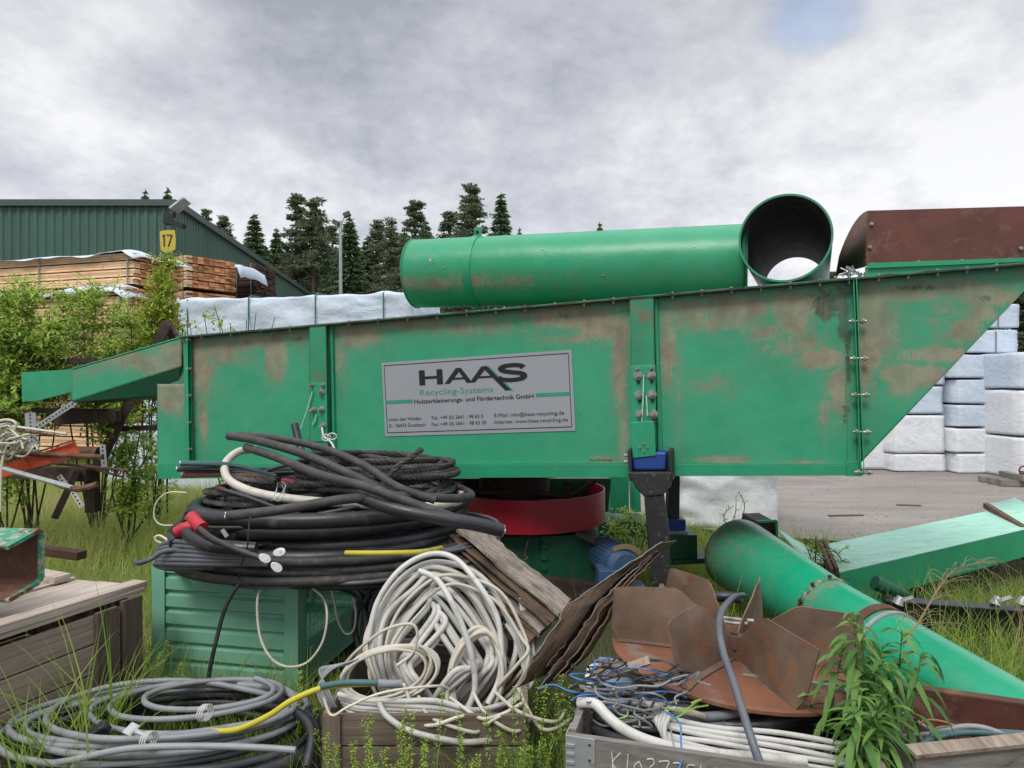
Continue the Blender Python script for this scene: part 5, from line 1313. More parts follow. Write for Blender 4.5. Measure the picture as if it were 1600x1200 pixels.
for t in (.385,):
    for a_ in np.linspace(.4, 2.6, 5):
        u_ = dd.cross(UP).normalized(); v_ = u_.cross(dd); p = lpnt(t)+(u_*math.cos(a_)+v_*math.sin(a_))*(lpr(t)+.018); mb.cyl(p, p+(u_*math.cos(a_)+v_*math.sin(a_))*.012, .012, 6)
mb.build('flange_bolt', M['rust_dark'], lp_)
mb = MB(); u_ = dd.cross(UP).normalized(); v_ = u_.cross(dd); mb.tube([lpnt(t)+(u_*math.cos(2.0)+v_*math.sin(2.0))*(lpr(t)+.003) for t in np.linspace(.40,.52,8)], .004, 4); mb.build('weld_seam', M['green_dark'], lp_)
# pale duct, sky's sheen on its top put into the colour
A = P(1312,895,4.9); B = P(1600,828,5.85); C = P(1548,789,7.0); Dq = P(1292,850,5.8)
ext = (B-A)*.16
du = thing('sheet_metal_duct', (A+B)/2-Vector((0,0,.3)), 'pale green box duct with sky sheen in its top colour lying on the grass beside the asphalt', 'duct')
nB = B+ext; nC = C+(C-Dq)*.02; dn_ = Vector((0,0,-.20))
Cr = Dq+(nB-A)*.985
mb = MB(); mb.prism([A, nB, Cr, Dq], Vector((0,0,-.006))); mb.build('top_sheet', M['duct_light'], du)
mb = MB(); mb.prism([A+Vector((0,0,.0)), nB, nB+dn_*1.15, A+(nB-A)*.45+dn_*1.2, A+(nB-A)*.2+dn_*1.25, A+dn_*.9], Vector((-.3,.9,0))*.008); mb.build('side_sheet', M['green'], du)
mb = MB(); mb.prism([Dq, Cr, Cr+dn_, Dq+dn_], (0,-.006,0)); mb.prism([A, Dq, Dq+dn_, A+dn_], (.006,0,0)); mb.build('far_sheet', M['green_dirty'], du)
mb = MB(); sd_ = (Dq-A); sdn = sd_.normalized()
for k_ in range(2): q = A+(nB-A).normalized()*(-.03-.05*k_); mb.beam(q-sdn*.02+UP*.02, q+sd_+sdn*.02+UP*.02, .025, .05)
mb.build('end_flange', M['rust'], du)
mb = MB(); q = A+(nB-A).normalized()*2.05
fe = A+(B-A)*.87
mb.beam(P(1541,793,6.85)+UP*.02, P(1600,830,5.95)+UP*.02, .05, .05); mb.build('joint_flange', M['rust'], du)
mb = MB(); V = []
w0 = P(1545,789,6.95); w1 = P(1603,826,6.0); dd3 = Vector((1,.25,0)).normalized()
for i in range(9):
    t = i/8
    for q in (w0, w1): V.append(q+dd3*.34*t+UP*(.015+.045*t*t))
mb.add(V, [(2*i, 2*i+2, 2*i+3, 2*i+1) for i in range(8)]); mb.build('flared_lip', M['duct_light'], du, smooth=True, solid=.008)
# leaf litter at the broken duct end
# second broken piece
du2 = thing('bent_duct_sheet', P(1240, 870, 5.6), 'curved pale green sheet and rusty box mouth behind the flared pipe end', 'duct')
V = []
for i in range(13):
    t = i/12; V.append(P(1214+82*t, 826+56*t+14*math.sin(t*3.1), 5.9-.6*t)); V.append(P(1232+76*t, 830+48*t-4*math.sin(t*3), 6.5-.5*t)+UP*-.05)
mb = MB(); mb.add(V, [(2*i, 2*i+2, 2*i+3, 2*i+1) for i in range(12)]); mb.build('curved_sheet', M['duct_light'], du2, smooth=True, solid=.006)
mb = MB(); mb.prism([P(1184,816,5.9),P(1212,815,5.9),P(1212,845,5.9),P(1184,845,5.9)], (0,.4,0)); mb.build('box_mouth', M['rust_dark'], du2)
mb = MB(); mb.beam(P(1184,815,5.88), P(1214,814,5.88), .02, .02); mb.beam(P(1213,814,5.88), P(1214,846,5.88), .02, .02); mb.build('mouth_rim', M['green'], du2)
# black I beam
bA = G(1380, 1000); bA = Vector((X(1380,4.62), 4.62, 0)); bB = Vector((X(1660,4.35), 4.35, 0)); db2 = (bB-bA).normalized(); nb2 = Vector((-db2.y, db2.x, 0))
bm_ = thing('steel_beam', (bA+bB)/2, 'black steel beam lying in the grass below the pale duct', 'beam')
Lb = (bB-bA).length; Rm = Matrix((db2, nb2, UP)).transposed(); cb_ = (bA+bB)/2
mb = MB(); mb.box(cb_+UP*.245, (Lb, .12, .014), Rm); mb.box(cb_+UP*.03, (Lb, .12, .014), Rm); mb.box(cb_+UP*.137, (Lb-.002, .014, .20), Rm)
mb.build('beam', M['black_beam'], bm_, bevel=.003)
for px in (1400, 1552, 1592):
    mb = MB(); q = Vector((X(px,4.5), 4.48, .255)); mb.cyl(q, q+Vector((.02,0,.05)), .035, 14, r2=.02); mb.cyl(q+Vector((.02,0,.02)), q+Vector((.09,-.02,.05)), .016, 8); mb.build('spool_fitting', M['galv'], bm_, smooth=True)
mb = MB(); q = Vector((X(1400,4.7), 4.75, .26)); 
for k_ in range(3): mb.cyl(q+Vector((-.12+.08*k_,.02*k_,.06-.03*k_)), q+Vector((-.04+.08*k_,.02*k_,.02-.03*k_)), .05-.008*k_, 16)
tag(mb.build('shaft_fitting', M['green_dark']), 'green stub fitting with worn shaft beside the lying pipe', 'fitting')
# rusty trough side
rb0 = P(1405, 1076, 2.9); rb1 = P(1660, 1114, 2.45); rb = thing('rusty_trough', P(1500, 1190, 2.6), 'flat rusty brown trough side below the glossy green pipe', 'trough')
hh = .33
mb = MB(); mb.prism([rb0, rb1, rb1-UP*hh, rb0-UP*hh], Vector((.1,.6,0))*.01); mb.build('side_plate', M['rust_hood'], rb)
mb = MB(); f_ = Vector((.15,.98,0))*.05; mb.prism([rb0, rb1, rb1+f_, rb0+f_], UP*.012); mb.build('top_flange', M['rust'], rb, bevel=.002)
mb = MB(); mb.prism([rb0-UP*hh, rb1-UP*hh, rb1-UP*hh+f_*9, rb0-UP*hh+f_*9], UP*.01); mb.build('bottom_plate', M['rust_hood'], rb)
# ================= cables =================
def cab(name, pts, r, mat, label=None, cat='cable', group=None, k=8, sides=10, parent=None, strands=0, world=False, ends=None, pitch=.12):
    q = [Vector(p) if world else P(*p) for p in pts]; sp_ = spline(q, k); mb = MB()
    if strands: mb.strands(sp_, r, strands, pitch)
    else: mb.tube(sp_, r, sides)
    o = mb.build(name, M[mat], parent, smooth=True, ang=60)
    if label: tag(o, label, cat, group)
    if ends:
        for e_ in ends:
            a, b_ = (sp_[0], sp_[1]) if e_ == 0 else (sp_[-1], sp_[-2]); d_ = (a-b_).normalized(); m2 = MB()
            for j in range(4): 
                u_ = d_.orthogonal().normalized(); v_ = d_.cross(u_); a_ = j*1.571+.6; c_ = a+(u_*math.cos(a_)+v_*math.sin(a_))*r*.47; m2.cyl(c_, c_+d_*.008, r*.42, 10)
            m2.build('core_ends', M['alu'], o)
    return o
def multi(name, paths, r, mat, label, cat='cable coil', group=None, sides=9, strands=0, step=None, parent=None, pitch=.12):
    """a bound coil: several turns of one cable moving together"""
    mb = MB()
    for p in paths:
        if strands: mb.strands(p, r, strands, pitch)
        else: mb.tube(p, r, sides)
    o = mb.build(name, M[mat], parent, smooth=True, ang=60)
    if label: tag(o, label, cat, group)
    return o
EX, EY, EZ = Vector((1,0,0)), Vector((0,1,0)), Vector((0,0,1))
def flatcoil(cx, cy, z, ra, rb, turns, r, seed, jit=.06, lift=.03, tilt=0, per=36, rot=0, arc=None):
    """turns lying flat, each a little offset"""
    u = Vector((math.cos(rot), math.sin(rot), 0)); v = Vector((-math.sin(rot), math.cos(rot), 0))
    ez = (EZ+EY*-tilt).normalized()
    pts = coil_path((cx, cy, z), u, v, ez, turns, ra, rb, jit, lift, seed, per, arc)
    n = len(pts); return [p+EZ*(r*1.5*(i/per-turns/2))+(p-Vector((cx, cy, p.z)))*0 for i, p in enumerate(pts)]
GP = 'black cables heaped on the green stillage'
# --- the heap on the stillage: from the bottom up
cx, cy = -1.14, 4.12
multi('cable_coil', [flatcoil(cx+.05, cy, .70, .80, .62, 5, .018, 1, .07, .02)], .017, 'cable_dark', 'dark grey cable coil lowest in the heap, resting on the stillage rim', group=GP)
multi('cable_coil', [flatcoil(cx+.10, cy-.02, .76, .86, .68, 4, .022, 2, .06, .02)], .024, 'rubber_dirty', 'dull black cable coil near the bottom of the heap above the stillage', group=GP)
multi('cable_coil', [flatcoil(cx+.10, cy+.02, .845, .74, .66, 3, .030, 3, .05, .015)], .040, 'rubber', 'thick smooth black cable coil in the middle of the heap', group=GP)
multi('cable_coil', [flatcoil(cx+.06, cy+.0, .97, .80, .64, 2.4, .034, 12, .035, .015)], .043, 'rubber', 'thickest smooth black cable coil with wide left bend, upper half of heap', group=GP)
multi('cable_coil', [flatcoil(cx+.0, cy+.05, .93, .55, .45, 3, .02, 5, .08, .03)], .026, 'rubber', 'medium black cable coil inside the thick loops of the heap', group=GP)
multi('cable_coil', [flatcoil(cx+.05, cy+.05, 1.02, .62, .50, 3, .016, 6, .06, .03)], .020, 'rubber_dirty', 'twisted black cable coil circling under the cream conduit', strands=4, group=GP)
multi('cable_coil', [flatcoil(-.84, 4.18, 1.14, .46, .42, 5, .014, 7, .10, .05), flatcoil(-.84, 4.16, 1.20, .42, .38, 4, .014, 17, .12, .05)], .019, 'rubber_dirty', 'dense twisted black cable coil topmost on the right of the heap', strands=4, group=GP)
multi('cable_coil', [flatcoil(-.86, 4.0, 1.04, .50, .40, 4, .014, 8, .10, .04)], .015, 'cable_dark', 'thin dark cable coil under the dense twisted coil', strands=4, group=GP)
multi('cable_coil', [flatcoil(-1.28, 4.12, 1.10, .36, .35, 2.5, .02, 9, .10, .05)], .021, 'rubber_dirty', 'small twisted black loop coil inside the bend of the cream conduit', strands=4, group=GP)
multi('cable_coil', [flatcoil(cx+.05, cy-.0, 1.06, .70, .50, 2, .02, 10, .06, .05, arc=2.5)], .017, 'rubber_dirty', 'loose twisted black turn left of the cream conduit bend', strands=4, group=GP)
# conduit with rings
cp = [(400,702,4.25),(372,706,4.15),(352,725,4.0),(356,748,3.85),(385,765,3.7),(430,776,3.6),(490,783,3.55),(560,788,3.55),(630,792,3.6),(690,790,3.75),(722,782,3.95),(716,766,4.2),(690,752,4.4),(655,745,4.5)]
sp_ = resample(spline([P(*q) for q in cp], 10), .0035); mb = MB(); mb.tube(sp_, lambda i: .0235 if (i % 3) else .0195, 12)
tag(mb.build('corrugated_conduit', M['conduit'], smooth=True, ang=180), 'cream corrugated conduit looping through the black cable heap', 'conduit')
# stiff weathered lengths across the heap
GS = 'stiff black cable lengths crossing the heap'
cab('cable_length', [(357,681,4.0),(400,688,3.9),(470,708,3.72),(540,738,3.6),(600,765,3.55),(650,790,3.55)], .024, 'rubber_dirty', 'weathered stiff black cable from the upper left tip across the heap top', group=GS)
cab('cable_length', [(372,679,4.15),(440,686,4.0),(510,702,3.8),(570,728,3.62),(620,760,3.5),(680,782,3.5)], .021, 'rubber_dirty', 'second stiff black cable with frayed strands running to the heap centre', group=GS)
cab('cable_length', [(384,699,3.95),(430,714,3.75),(500,742,3.5),(570,760,3.35),(640,785,3.3),(700,806,3.3),(748,824,3.35)], .023, 'rubber_dirty', 'long brownish stiff cable descending right beneath the crossing pair', group=GS)
cab('cable_length', [(356,806,3.33),(430,798,3.3),(500,786,3.3),(560,778,3.35),(640,775,3.5),(700,779,3.7),(735,776,3.95),(728,768,4.1),(700,765,4.25)], .024, 'rubber_dirty', 'speckled brown cable lying forward across the thick smooth coils', group=GS, ends=(0,))
cab('cable_length', [(560,776,3.4),(620,796,3.3),(690,810,3.28),(740,818,3.3),(784,829,3.35)], .034, 'rubber', 'thick cut black cable pointing right with bare metal end', group=GS, ends=(1,))
cab('cable_length', [(595,762,3.7),(620,730,3.75),(645,712,3.8),(659,702,3.85)], .017, 'rubber_dirty', 'short twisted stub rising over the dense coil', group=GS, strands=4)
cab('cable_length', [(476,720,4.3),(468,695,4.35),(460,663,4.4)], .024, 'rubber', 'short upright black cable stub against the green machine face', group=GS)
# four core end at the left
fe_ = thing('stripped_cable', P(345, 745, 3.95), 'stripped four core cable end with teal and brown cores left of the heap', 'cable')
for j, (mt, dy_, dx_) in enumerate((('cable_teal',-7,-2),('cable_dark',2,-7),('cable_teal',5,4),('wire_brown',12,0))):
    pts = [P(284+dx_, 731+dy_, 3.85+.02*j), P(320, 731+dy_*.9, 3.9+.02*j), P(370, 733+dy_*.7, 4.0), P(430, 745, 4.1)]; mb = MB(); sp2_ = spline(pts, 8); mb.tube(sp2_, .0155, 10); co = mb.build('core', M[mt], fe_, smooth=True)
    d_ = (sp2_[0]-sp2_[1]).normalized(); mb = MB(); mb.cyl(sp2_[0], sp2_[0]+d_*.006, .0145, 14); mb.build('cut_end', M['alu'], co)
# red shrink tubes
for pts, r_, lb in (([(276,832,3.45),(292,824,3.45),(310,824,3.45)], .030, 'red heat shrink sleeve at the lower left of the heap'), ([(300,808,3.5),(308,818,3.42),(316,826,3.38)], .032, 'bright red sleeve on a thin black cable bend'), ([(338,765,3.9),(348,768,3.9),(352,772,3.9)], .026, 'small red sleeve tip peeping between the thick loops'), ([(440,752,4.0),(470,756,4.0)], .02, 'red sleeve glimpse under the twisted loops')):
    cab('heat_shrink_sleeve', pts, r_, 'red_tape', lb, 'cable sleeve', 'red sleeves in the cable heap', k=3)
cab('cable_length', [(275,850,3.5),(272,832,3.6),(285,826,3.5),(300,838,3.4),(330,852,3.3),(400,858,3.3)], .034, 'rubber', 'thick black cable bend wrapped by the red sleeve at the left', group=GS)
lg = cab('lug_cable', [(312,826,3.35),(330,840,3.25),(350,850,3.2),(380,862,3.15),(408,872,3.12)], .014, 'rubber', 'black cable ending in aluminium lugs in front of the heap', 'cable')
for (px, py, rz) in ((415,873,25),(433,887,35),(438,863,-10)):
    c_ = P(px, py, 3.1); mb = MB(); m3 = Euler((R(70), R(rz), 0)).to_matrix(); pl = []
    for k_ in range(20):
        a = 2*math.pi*k_/20; pl.append(c_+m3@Vector((math.cos(a)*.026*(1.25 if math.cos(a) < 0 else 1), math.sin(a)*.019, 0)))
    mb.prism(pl, m3@Vector((0,0,.009))); l_ = mb.build('cable_lug', M['alu'], lg, bevel=.002)
    mb = MB(); mb.cyl(c_+m3@Vector((.004,0,.0095)), c_+m3@Vector((.004,0,.011)), .0065, 14); mb.build('lug_hole', M['chalk'], l_)
mb = MB(); c_ = P(351, 833, 3.25); mb.box(c_, (.042,.012,.016), Euler((0,R(55),0)).to_matrix()); tag(mb.build('cable_terminal', M['alu']), 'single small aluminium terminal left of the lug group', 'terminal')
# grey bundle hanging over the left rim
ps = []
for i in range(6):
    y0 = 850+i*6; yy = (0, 4, 8, 2, 6, 10)[i]
    ps.append(spline([P(398+i*4, 862+i*4, 3.35), P(330, 852+i*6, 3.35), P(272, 846+i*7, 3.5), P(248-(i % 3)*3, 856+i*5, 3.62), P(262, 868+i*4, 3.58), P(330, 872+i*3, 3.4)], 8))
ps.append(spline([P(211,874,3.45), P(216,880,3.45), P(235,874,3.5), P(262,860,3.5), P(330,858,3.4), P(390,868,3.3)], 8))
multi('cable_bundle', ps, .0125, 'cable_mid', 'flat bundle of grey cables over the left rim of the stillage', 'cable bundle')
cab('cable_loop', [(262,852,3.6),(246,846,3.6),(242,840,3.6),(250,837,3.6),(265,846,3.55),(282,856,3.5)], .0055, 'cable_cream', 'tiny cream loop over the grey bundle at the stillage left corner', group='thin cable loops around the stillage')
cab('cable_loop', [(292,770,3.8),(262,770,3.8),(244,786,3.8),(241,808,3.8),(252,820,3.8),(280,820,3.8),(310,818,3.8)], .004, 'cable_cream', 'thin cream loop sticking out left of the black heap', group='thin cable loops around the stillage')
cab('cable_loop', [(455,905,3.55),(425,905,3.5),(405,925,3.45),(402,960,3.42),(408,1000,3.4),(425,1030,3.38),(450,1042,3.38),(480,1035,3.4),(503,1005,3.42),(511,965,3.45),(505,935,3.5),(485,918,3.55),(470,916,3.6)], .0065, 'cable_cream', 'large cream loop hanging in front of the stillage post', group='thin cable loops around the stillage')
cab('cable_loop', [(462,891,3.5),(480,888,3.5),(493,900,3.5),(500,918,3.6),(515,920,3.7),(522,940,3.7),(528,970,3.7),(540,990,3.7),(552,985,3.7),(556,960,3.7),(552,935,3.75)], .006, 'cable_cream', 'smaller cream loop hanging beside the wire mesh side', group='thin cable loops around the stillage')
cab('hanging_cable', [(410,902,3.5),(392,904,3.45),(372,915,3.42),(352,950,3.40),(338,1000,3.38),(328,1045,3.36),(323,1080,3.34)], .0105, 'rubber', 'black cable hanging down the ribbed front of the stillage')
cab('twine', [(391,806,3.22),(388,830,3.2),(386,856,3.2),(378,880,3.25),(372,905,3.4)], .0035, 'rubber', 'thin black twine tied round the cable heap', 'twine')
for i_, pts in enumerate(([(434,755,3.5),(432,765,3.5),(428,778,3.45),(436,783,3.45),(444,770,3.5),(440,757,3.5)], [(440,752,3.5),(446,760,3.5),(436,775,3.45),(424,782,3.45)])):
    cab('wire_tie', pts, .0025, 'galv', ('thin wire tie twisted round the cream conduit', 'loose second wire end twisted on the cream conduit')[i_], 'wire tie')
cab('white_tie', [(503,668,4.72),(506,682,4.68),(516,690,4.6),(522,700,4.5),(527,712,4.4)], .007, 'cable_white', 'white wire tied to the bolt of the left mounting post', 'wire tie')
mb = MB(); 
for c_ in ((510,684),(519,682)): mb.tube([P(c_[0]+7*math.cos(a), c_[1]+5*math.sin(a), 4.62) for a in np.linspace(0, 6, 14)], .005, 6)
tag(mb.build('wire_knot', M['cable_white']), 'white wire bow knotted above the black cable heap', 'wire knot')
cab('cable_length', [(540,864,3.3),(600,864,3.25),(660,862,3.3),(690,856,3.4)], .012, 'cable_yellow', 'olive yellow cable between the lower black coils', group=GS)
# dark cables falling off the right side of the heap, behind the white coil
rr = random.Random(12); ps = []
for i in range(13):
    x_ = 580+i*17+rr.uniform(-6,6); ps.append(spline([P(x_-60, 905+rr.uniform(-8,20), 3.9), P(x_-20, 925+rr.uniform(-10,15), 3.75), P(x_+rr.uniform(-10,10), 985, 3.65), P(x_+rr.uniform(-25,25), 1060, 3.6), P(x_+rr.uniform(-30,30), 1130, 3.5)], 6))
multi('cable_bundle', ps, .019, 'rubber', 'dark cables hanging in the shade behind the white coil', 'cable bundle')
multi('cable_coil', [coil_path((-.42, 3.72, .42), (1,0,.1), (0,.35,1), (0,1,-.3), 9, .42, .33, .16, .06, 31)], .014, 'cable_dark', 'dark thin coil standing behind the white coil', 'cable coil')

for q_, (c_, ra_, rb_, tn, r_, mt, lb, tw) in enumerate(((( -.98, 4.0, 1.12), .52, .40, 5, .010, 'cable_dark', 'fine dark cable loops strewn over the heap top', 0), ((-1.35, 3.95, .92), .55, .42, 4, .009, 'rubber_dirty', 'fine black cable loops slipping off the left of the heap', 0), ((-.80, 3.85, .78), .62, .45, 5, .011, 'cable_mid', 'grey dusty cable loops low on the right of the heap', 0))):
    multi('cable_coil', [coil_path(c_, (1,.1,.02*q_), (0,1,.10), (0,0,1), tn, ra_, rb_, .22, .10, 70+q_)], r_, mt, lb, group=GP)
# --- the big white coil
wc = Vector((X(703, 3.12), 3.12, EYE-(1000-600)/F*3.12)); uu = Vector((1,.12,0)); vv = Vector((.04,.42,1)).normalized(); ww = Vector((0,1,-.42))
rr = random.Random(5); ps = []
def arch(xl, xr, ytop, yb, Y0, k_):
    """one turn: from the lower left up over the top and down at the right, closing low"""
    pts = [(xl+70, yb+70, Y0+.10), (xl+30, yb+6, Y0-.02), (xl+6, (yb+ytop)/2+30, Y0), (xl+18, ytop+70, Y0+.08), (xl+60, ytop+20, Y0+.14), ((xl+xr)/2-5, ytop, Y0+.18), (xr-50, ytop+25, Y0+.14), (xr-10, ytop+85, Y0+.08), (xr, (yb+ytop)/2+30, Y0), (xr-22, yb-20, Y0-.03), (xr-62, yb+25, Y0-.0), (xr-95, yb+85, Y0+.12)]
    return spline([P(a+rr.uniform(-4,4), b_+rr.uniform(-4,4), c_) for a, b_, c_ in pts], 8)
for i in range(12):
    ps.append(arch(576+i*5.5+rr.uniform(-5,5), 802-i*6+rr.uniform(-12,8), 874+i*8.5+rr.uniform(-6,6), 1092-i*2, 3.10-.012*i+rr.uniform(-.02,.02), i))
ps.append(spline([P(*q) for q in ((575,1000,3.1),(590,940,3.15),(625,890,3.2),(670,866,3.25),(710,872,3.22),(745,910,3.15),(775,960,3.1),(783,1010,3.05),(780,1060,3.0),(762,1100,2.95))], 8))
ps.append(spline([P(*q) for q in ((655,892,3.1),(682,905,3.05),(705,940,2.98),(725,985,2.95),(738,1030,2.93),(742,1075,2.92),(730,1110,2.9))], 8))
multi('cable_coil', ps, .0132, 'cable_white', 'large off white coil of thick cable standing upright on the low crate')
ps = [coil_path((X(690,3.2), 3.22, EYE-(1030-600)/F*3.2), (1,.1,0), (0,.3,1), ww, 7, .25, .25, .06, .03, 41)]
multi('cable_coil', ps, .012, 'cable_mid', 'grey cable coil nested inside the large off white coil')
ps = [coil_path((X(710,3.3), 3.32, EYE-(960-600)/F*3.3), (1,.1,0), (0,.3,1), ww, 12, .24, .14, .16, .05, 43)]
multi('cable_coil', ps, .0045, 'cable_grey', 'thin grey wire tangle seen through the top of the white coil')
ps = [coil_path((X(745,3.0), 3.0, EYE-(1060-600)/F*3.0), (1,.1,0), (.1,.3,1), ww, 5, .12, .21, .13, .03, 44)]
multi('cable_coil', ps, .010, 'cable_cream', 'narrow cream loops inside the lower right of the white coil')
# lower left thin loops
ps = [coil_path((X(605,2.92), 2.92, EYE-(1052-600)/F*2.92), (1,.1,.05), (.25,.3,1), ww, 7, .185, .115, .12, .03, 45, arc=1)]
ps.append(spline([P(*q) for q in ((541,1035,2.9),(560,1015,2.88),(600,985,2.85),(640,975,2.85),(652,990,2.85),(645,1020,2.85),(620,1040,2.82))], 8))
multi('cable_coil', ps, .0065, 'cable_cream', 'thin cream coil leaning at the lower left of the white coil')
ps = []
for i in range(7):
    ps.append(spline([P(528+i*3, 1085+i*5, 2.8), P(560, 1092+i*6+rr.uniform(-2,2), 2.78), P(620, 1096+i*6, 2.76), P(680, 1098+i*6+rr.uniform(-3,3), 2.78), P(740, 1110+i*5, 2.82), P(790-i*4, 1100+i*3, 2.9)], 6))
ps.append(spline([P(*q) for q in ((592,1098,2.74),(605,1120,2.70),(640,1142,2.68),(690,1155,2.66),(735,1160,2.68),(790,1152,2.75))], 8))
multi('cable_bundle', ps, .012, 'cable_white', 'off white strands slumped over the edge of the low crate', 'cable bundle')
ps = []
for i in range(7):
    ps.append(spline([P(812+i*3, 935+i*3, 3.25), P(818+i*4, 975, 3.2), P(822+i*4, 1020, 3.15), P(818+i*3, 1060, 3.1), P(800+i*2, 1095, 3.05)], 6))
for i in range(6):
    ps.append(spline([P(790+i*5, 975+i*3, 3.15), P(805+i*5, 1000, 3.12), P(815+i*4, 1035, 3.1), P(820+i*2, 1070, 3.05), P(790+i*2, 1100, 3.0)], 6))
multi('cable_bundle', ps, .0075, 'cable_white', 'pale strands falling between white coil and folded sheets', 'cable bundle')
ps = []
for i in range(6):
    ps.append(spline([P(560-i*4, 1030+i*2, 2.85), P(520-i*4, 1045, 2.83), P(496+i*3, 1075, 2.8), P(505+i*4, 1105, 2.78)], 6))
ps2 = []; rr = random.Random(99)
for i in range(9):
    xl = 572+rr.uniform(-14,40); xr = 790+rr.uniform(-30,45); yt = 880+rr.uniform(0,70); ps2.append(arch(xl, xr, yt, 1085+rr.uniform(-30,20), 3.06+rr.uniform(-.08,.12), i))
multi('cable_coil', ps2, .0085, 'cable_cream', 'thinner loose cream loops spilling round the large white coil')
ps2 = []
for i in range(7):
    x_ = 640+i*26+rr.uniform(-15,15); ps2.append(spline([P(x_, 1085+rr.uniform(-20,10), 2.85), P(x_+rr.uniform(10,50), 1120+rr.uniform(-8,12), 2.72), P(x_+rr.uniform(50,100), 1130+rr.uniform(-10,18), 2.70), P(x_+rr.uniform(90,140), 1105+rr.uniform(-10,20), 2.8)], 7))
multi('cable_bundle', ps2, .0075, 'cable_cream', 'loose cream cable ends drooping before the low crate', 'cable bundle')
multi('cable_bundle', ps, .0045, 'wire_blue' if False else 'cable_grey', 'thin grey wires curling left of the thin cream coil', 'cable bundle')
cab('white_wire', [(505,1088,2.72),(518,1118,2.7),(545,1104,2.7),(600,1082,2.72),(680,1072,2.8),(700,1076,2.85)], .0055, 'cable_cream', 'kinked white wire hooked below the thin cream coil', 'wire')
# yellow cable
yc = cab('yellow_cable', [(330,1142,2.72),(370,1140,2.7),(420,1118,2.68),(455,1095,2.68),(500,1076,2.7),(540,1070,2.74),(592,1068,2.78)], .0115, 'cable_yellow', 'yellow and green cable end reaching from ground coil to white coil')
cab('green_section', [(500,1073,2.695),(540,1067,2.735),(592,1067,2.775)], .0125, 'cable_teal', parent=yc)
cab('grey_sleeve', [(590,1068,2.775),(612,1069,2.79),(628,1068,2.80)], .017, 'cable_grey', parent=yc)

# --- ground coil bottom left
gcx, gcy = X(262, 2.95), 2.95
multi('cable_coil', [flatcoil(gcx+.02, gcy+.02, .12, .62, .36, 3, .028, 51, .06, .02)], .036, 'rubber', 'thick black hose coil lying on the grass bottom left')
multi('cable_coil', [flatcoil(gcx+.05, gcy, .20, .50, .28, 4, .02, 52, .10, .02)], .018, 'cable_dark', 'dark grey cable coil between black hose and grey coil, bottom left')
multi('cable_coil', [flatcoil(gcx, gcy+.0, .27, .54, .26, 5.5, .010, 53, .16, .03, rot=.04)], .0135, 'cable_grey', 'light grey cable coil topmost on the ground heap bottom left')
multi('cable_coil', [flatcoil(gcx+.12, gcy+.04, .31, .36, .17, 3, .010, 54, .24, .03, rot=.1)], .0125, 'cable_grey', 'small light grey coil with brown tinge on the ground heap')
cab('cable_length', [(60,1196,2.7),(110,1188,2.62),(200,1170,2.6),(300,1166,2.6),(400,1168,2.62),(462,1172,2.62)], .0125, 'cable_grey', 'long straight grey cable end crossing the front of the ground coil')
cab('black_hose', [(90,1170,3.0),(110,1150,3.05),(150,1110,3.15),(182,1088,3.25)], .030, 'rubber', 'black hose end pointing up beside the wooden crate', 'hose')
cab('black_hose', [(390,1085,3.2),(440,1092,3.1),(480,1120,2.95),(495,1160,2.85),(490,1205,2.75)], .030, 'rubber', 'black hose bending down beside the low crate', 'hose')
cab('black_hose', [(378,1100,3.05),(420,1104,3.0),(470,1118,2.9),(488,1150,2.8),(478,1200,2.7)], .022, 'rubber', 'second black hose inside the bend beside the low crate', 'hose')
for i_, (x_, y_) in enumerate(((235,1150),(322,1108))):
    mb = MB()
    for k_ in range(3): c_ = P(x_+k_*2, y_, 2.66+.06*i_); mb.tube([c_+Vector((.010*math.cos(a)+.004*k_, -.03+.03*math.cos(a), .03*math.sin(a))) for a in np.linspace(0, 6.28, 14)], .003, 5)
    tag(mb.build('cable_tie', M['cable_white']), ('white cable tie round the front of the ground coil', 'white cable tie higher up on the ground coil')[i_], 'cable tie')
mb = MB(); c_ = P(150, 1146, 2.75); m3 = Euler((R(10),R(-20),R(20))).to_matrix(); mb.box(c_, (.10,.05,.045), m3); mb.box(c_+m3@Vector((.03,0,.02)), (.03,.055,.02), m3); tag(mb.build('plug_connector', M['rubber'], bevel=.006), 'black plug connector on the left of the ground coil', 'connector')
mb = MB(); c_ = P(205, 1140, 2.72); m3 = Euler((R(25),R(10),R(-20))).to_matrix(); mb.box(c_, (.045,.05,.01), m3); mb.cyl(c_+m3@Vector((.02,0,.0)), c_+m3@Vector((.09,0,.0)), .012, 10); tag(mb.build('crimp_lug', M['galv'], bevel=.002), 'large grey crimp lug in the middle of the ground coil', 'cable lug')

# --- in and on the grey crate
GK = 'white cables in the grey crate'
cab('cable_length', [(905,1098,2.4),(930,1100,2.36),(948,1118,2.33),(975,1140,2.3),(1020,1160,2.28),(1090,1175,2.26),(1180,1184,2.24),(1260,1190,2.22)], .0185, 'cable_white', 'thick white cable sagging along the inside of the grey crate', group=GK)
ps = []
rr = random.Random(8)
for i in range(7):
    j = lambda: rr.uniform(-3,3)
    ps.append(spline([P(1022+i*4, 1098+i*3+j(), 2.47-.015*i), P(1014+i*4, 1118+i*4+j(), 2.43-.015*i), P(1050, 1126+i*7+j(), 2.40-.015*i), P(1120, 1136+i*9+j(), 2.37-.015*i), P(1220, 1148+i*10+j(), 2.33-.015*i), P(1330, 1168+i*10+j(), 2.27-.015*i), P(1400, 1190+i*9+j(), 2.22)], 7))
multi('cable_bundle', ps, .0092, 'cable_white', 'bundle of thin white cables fanning right inside the grey crate', 'cable bundle', GK)
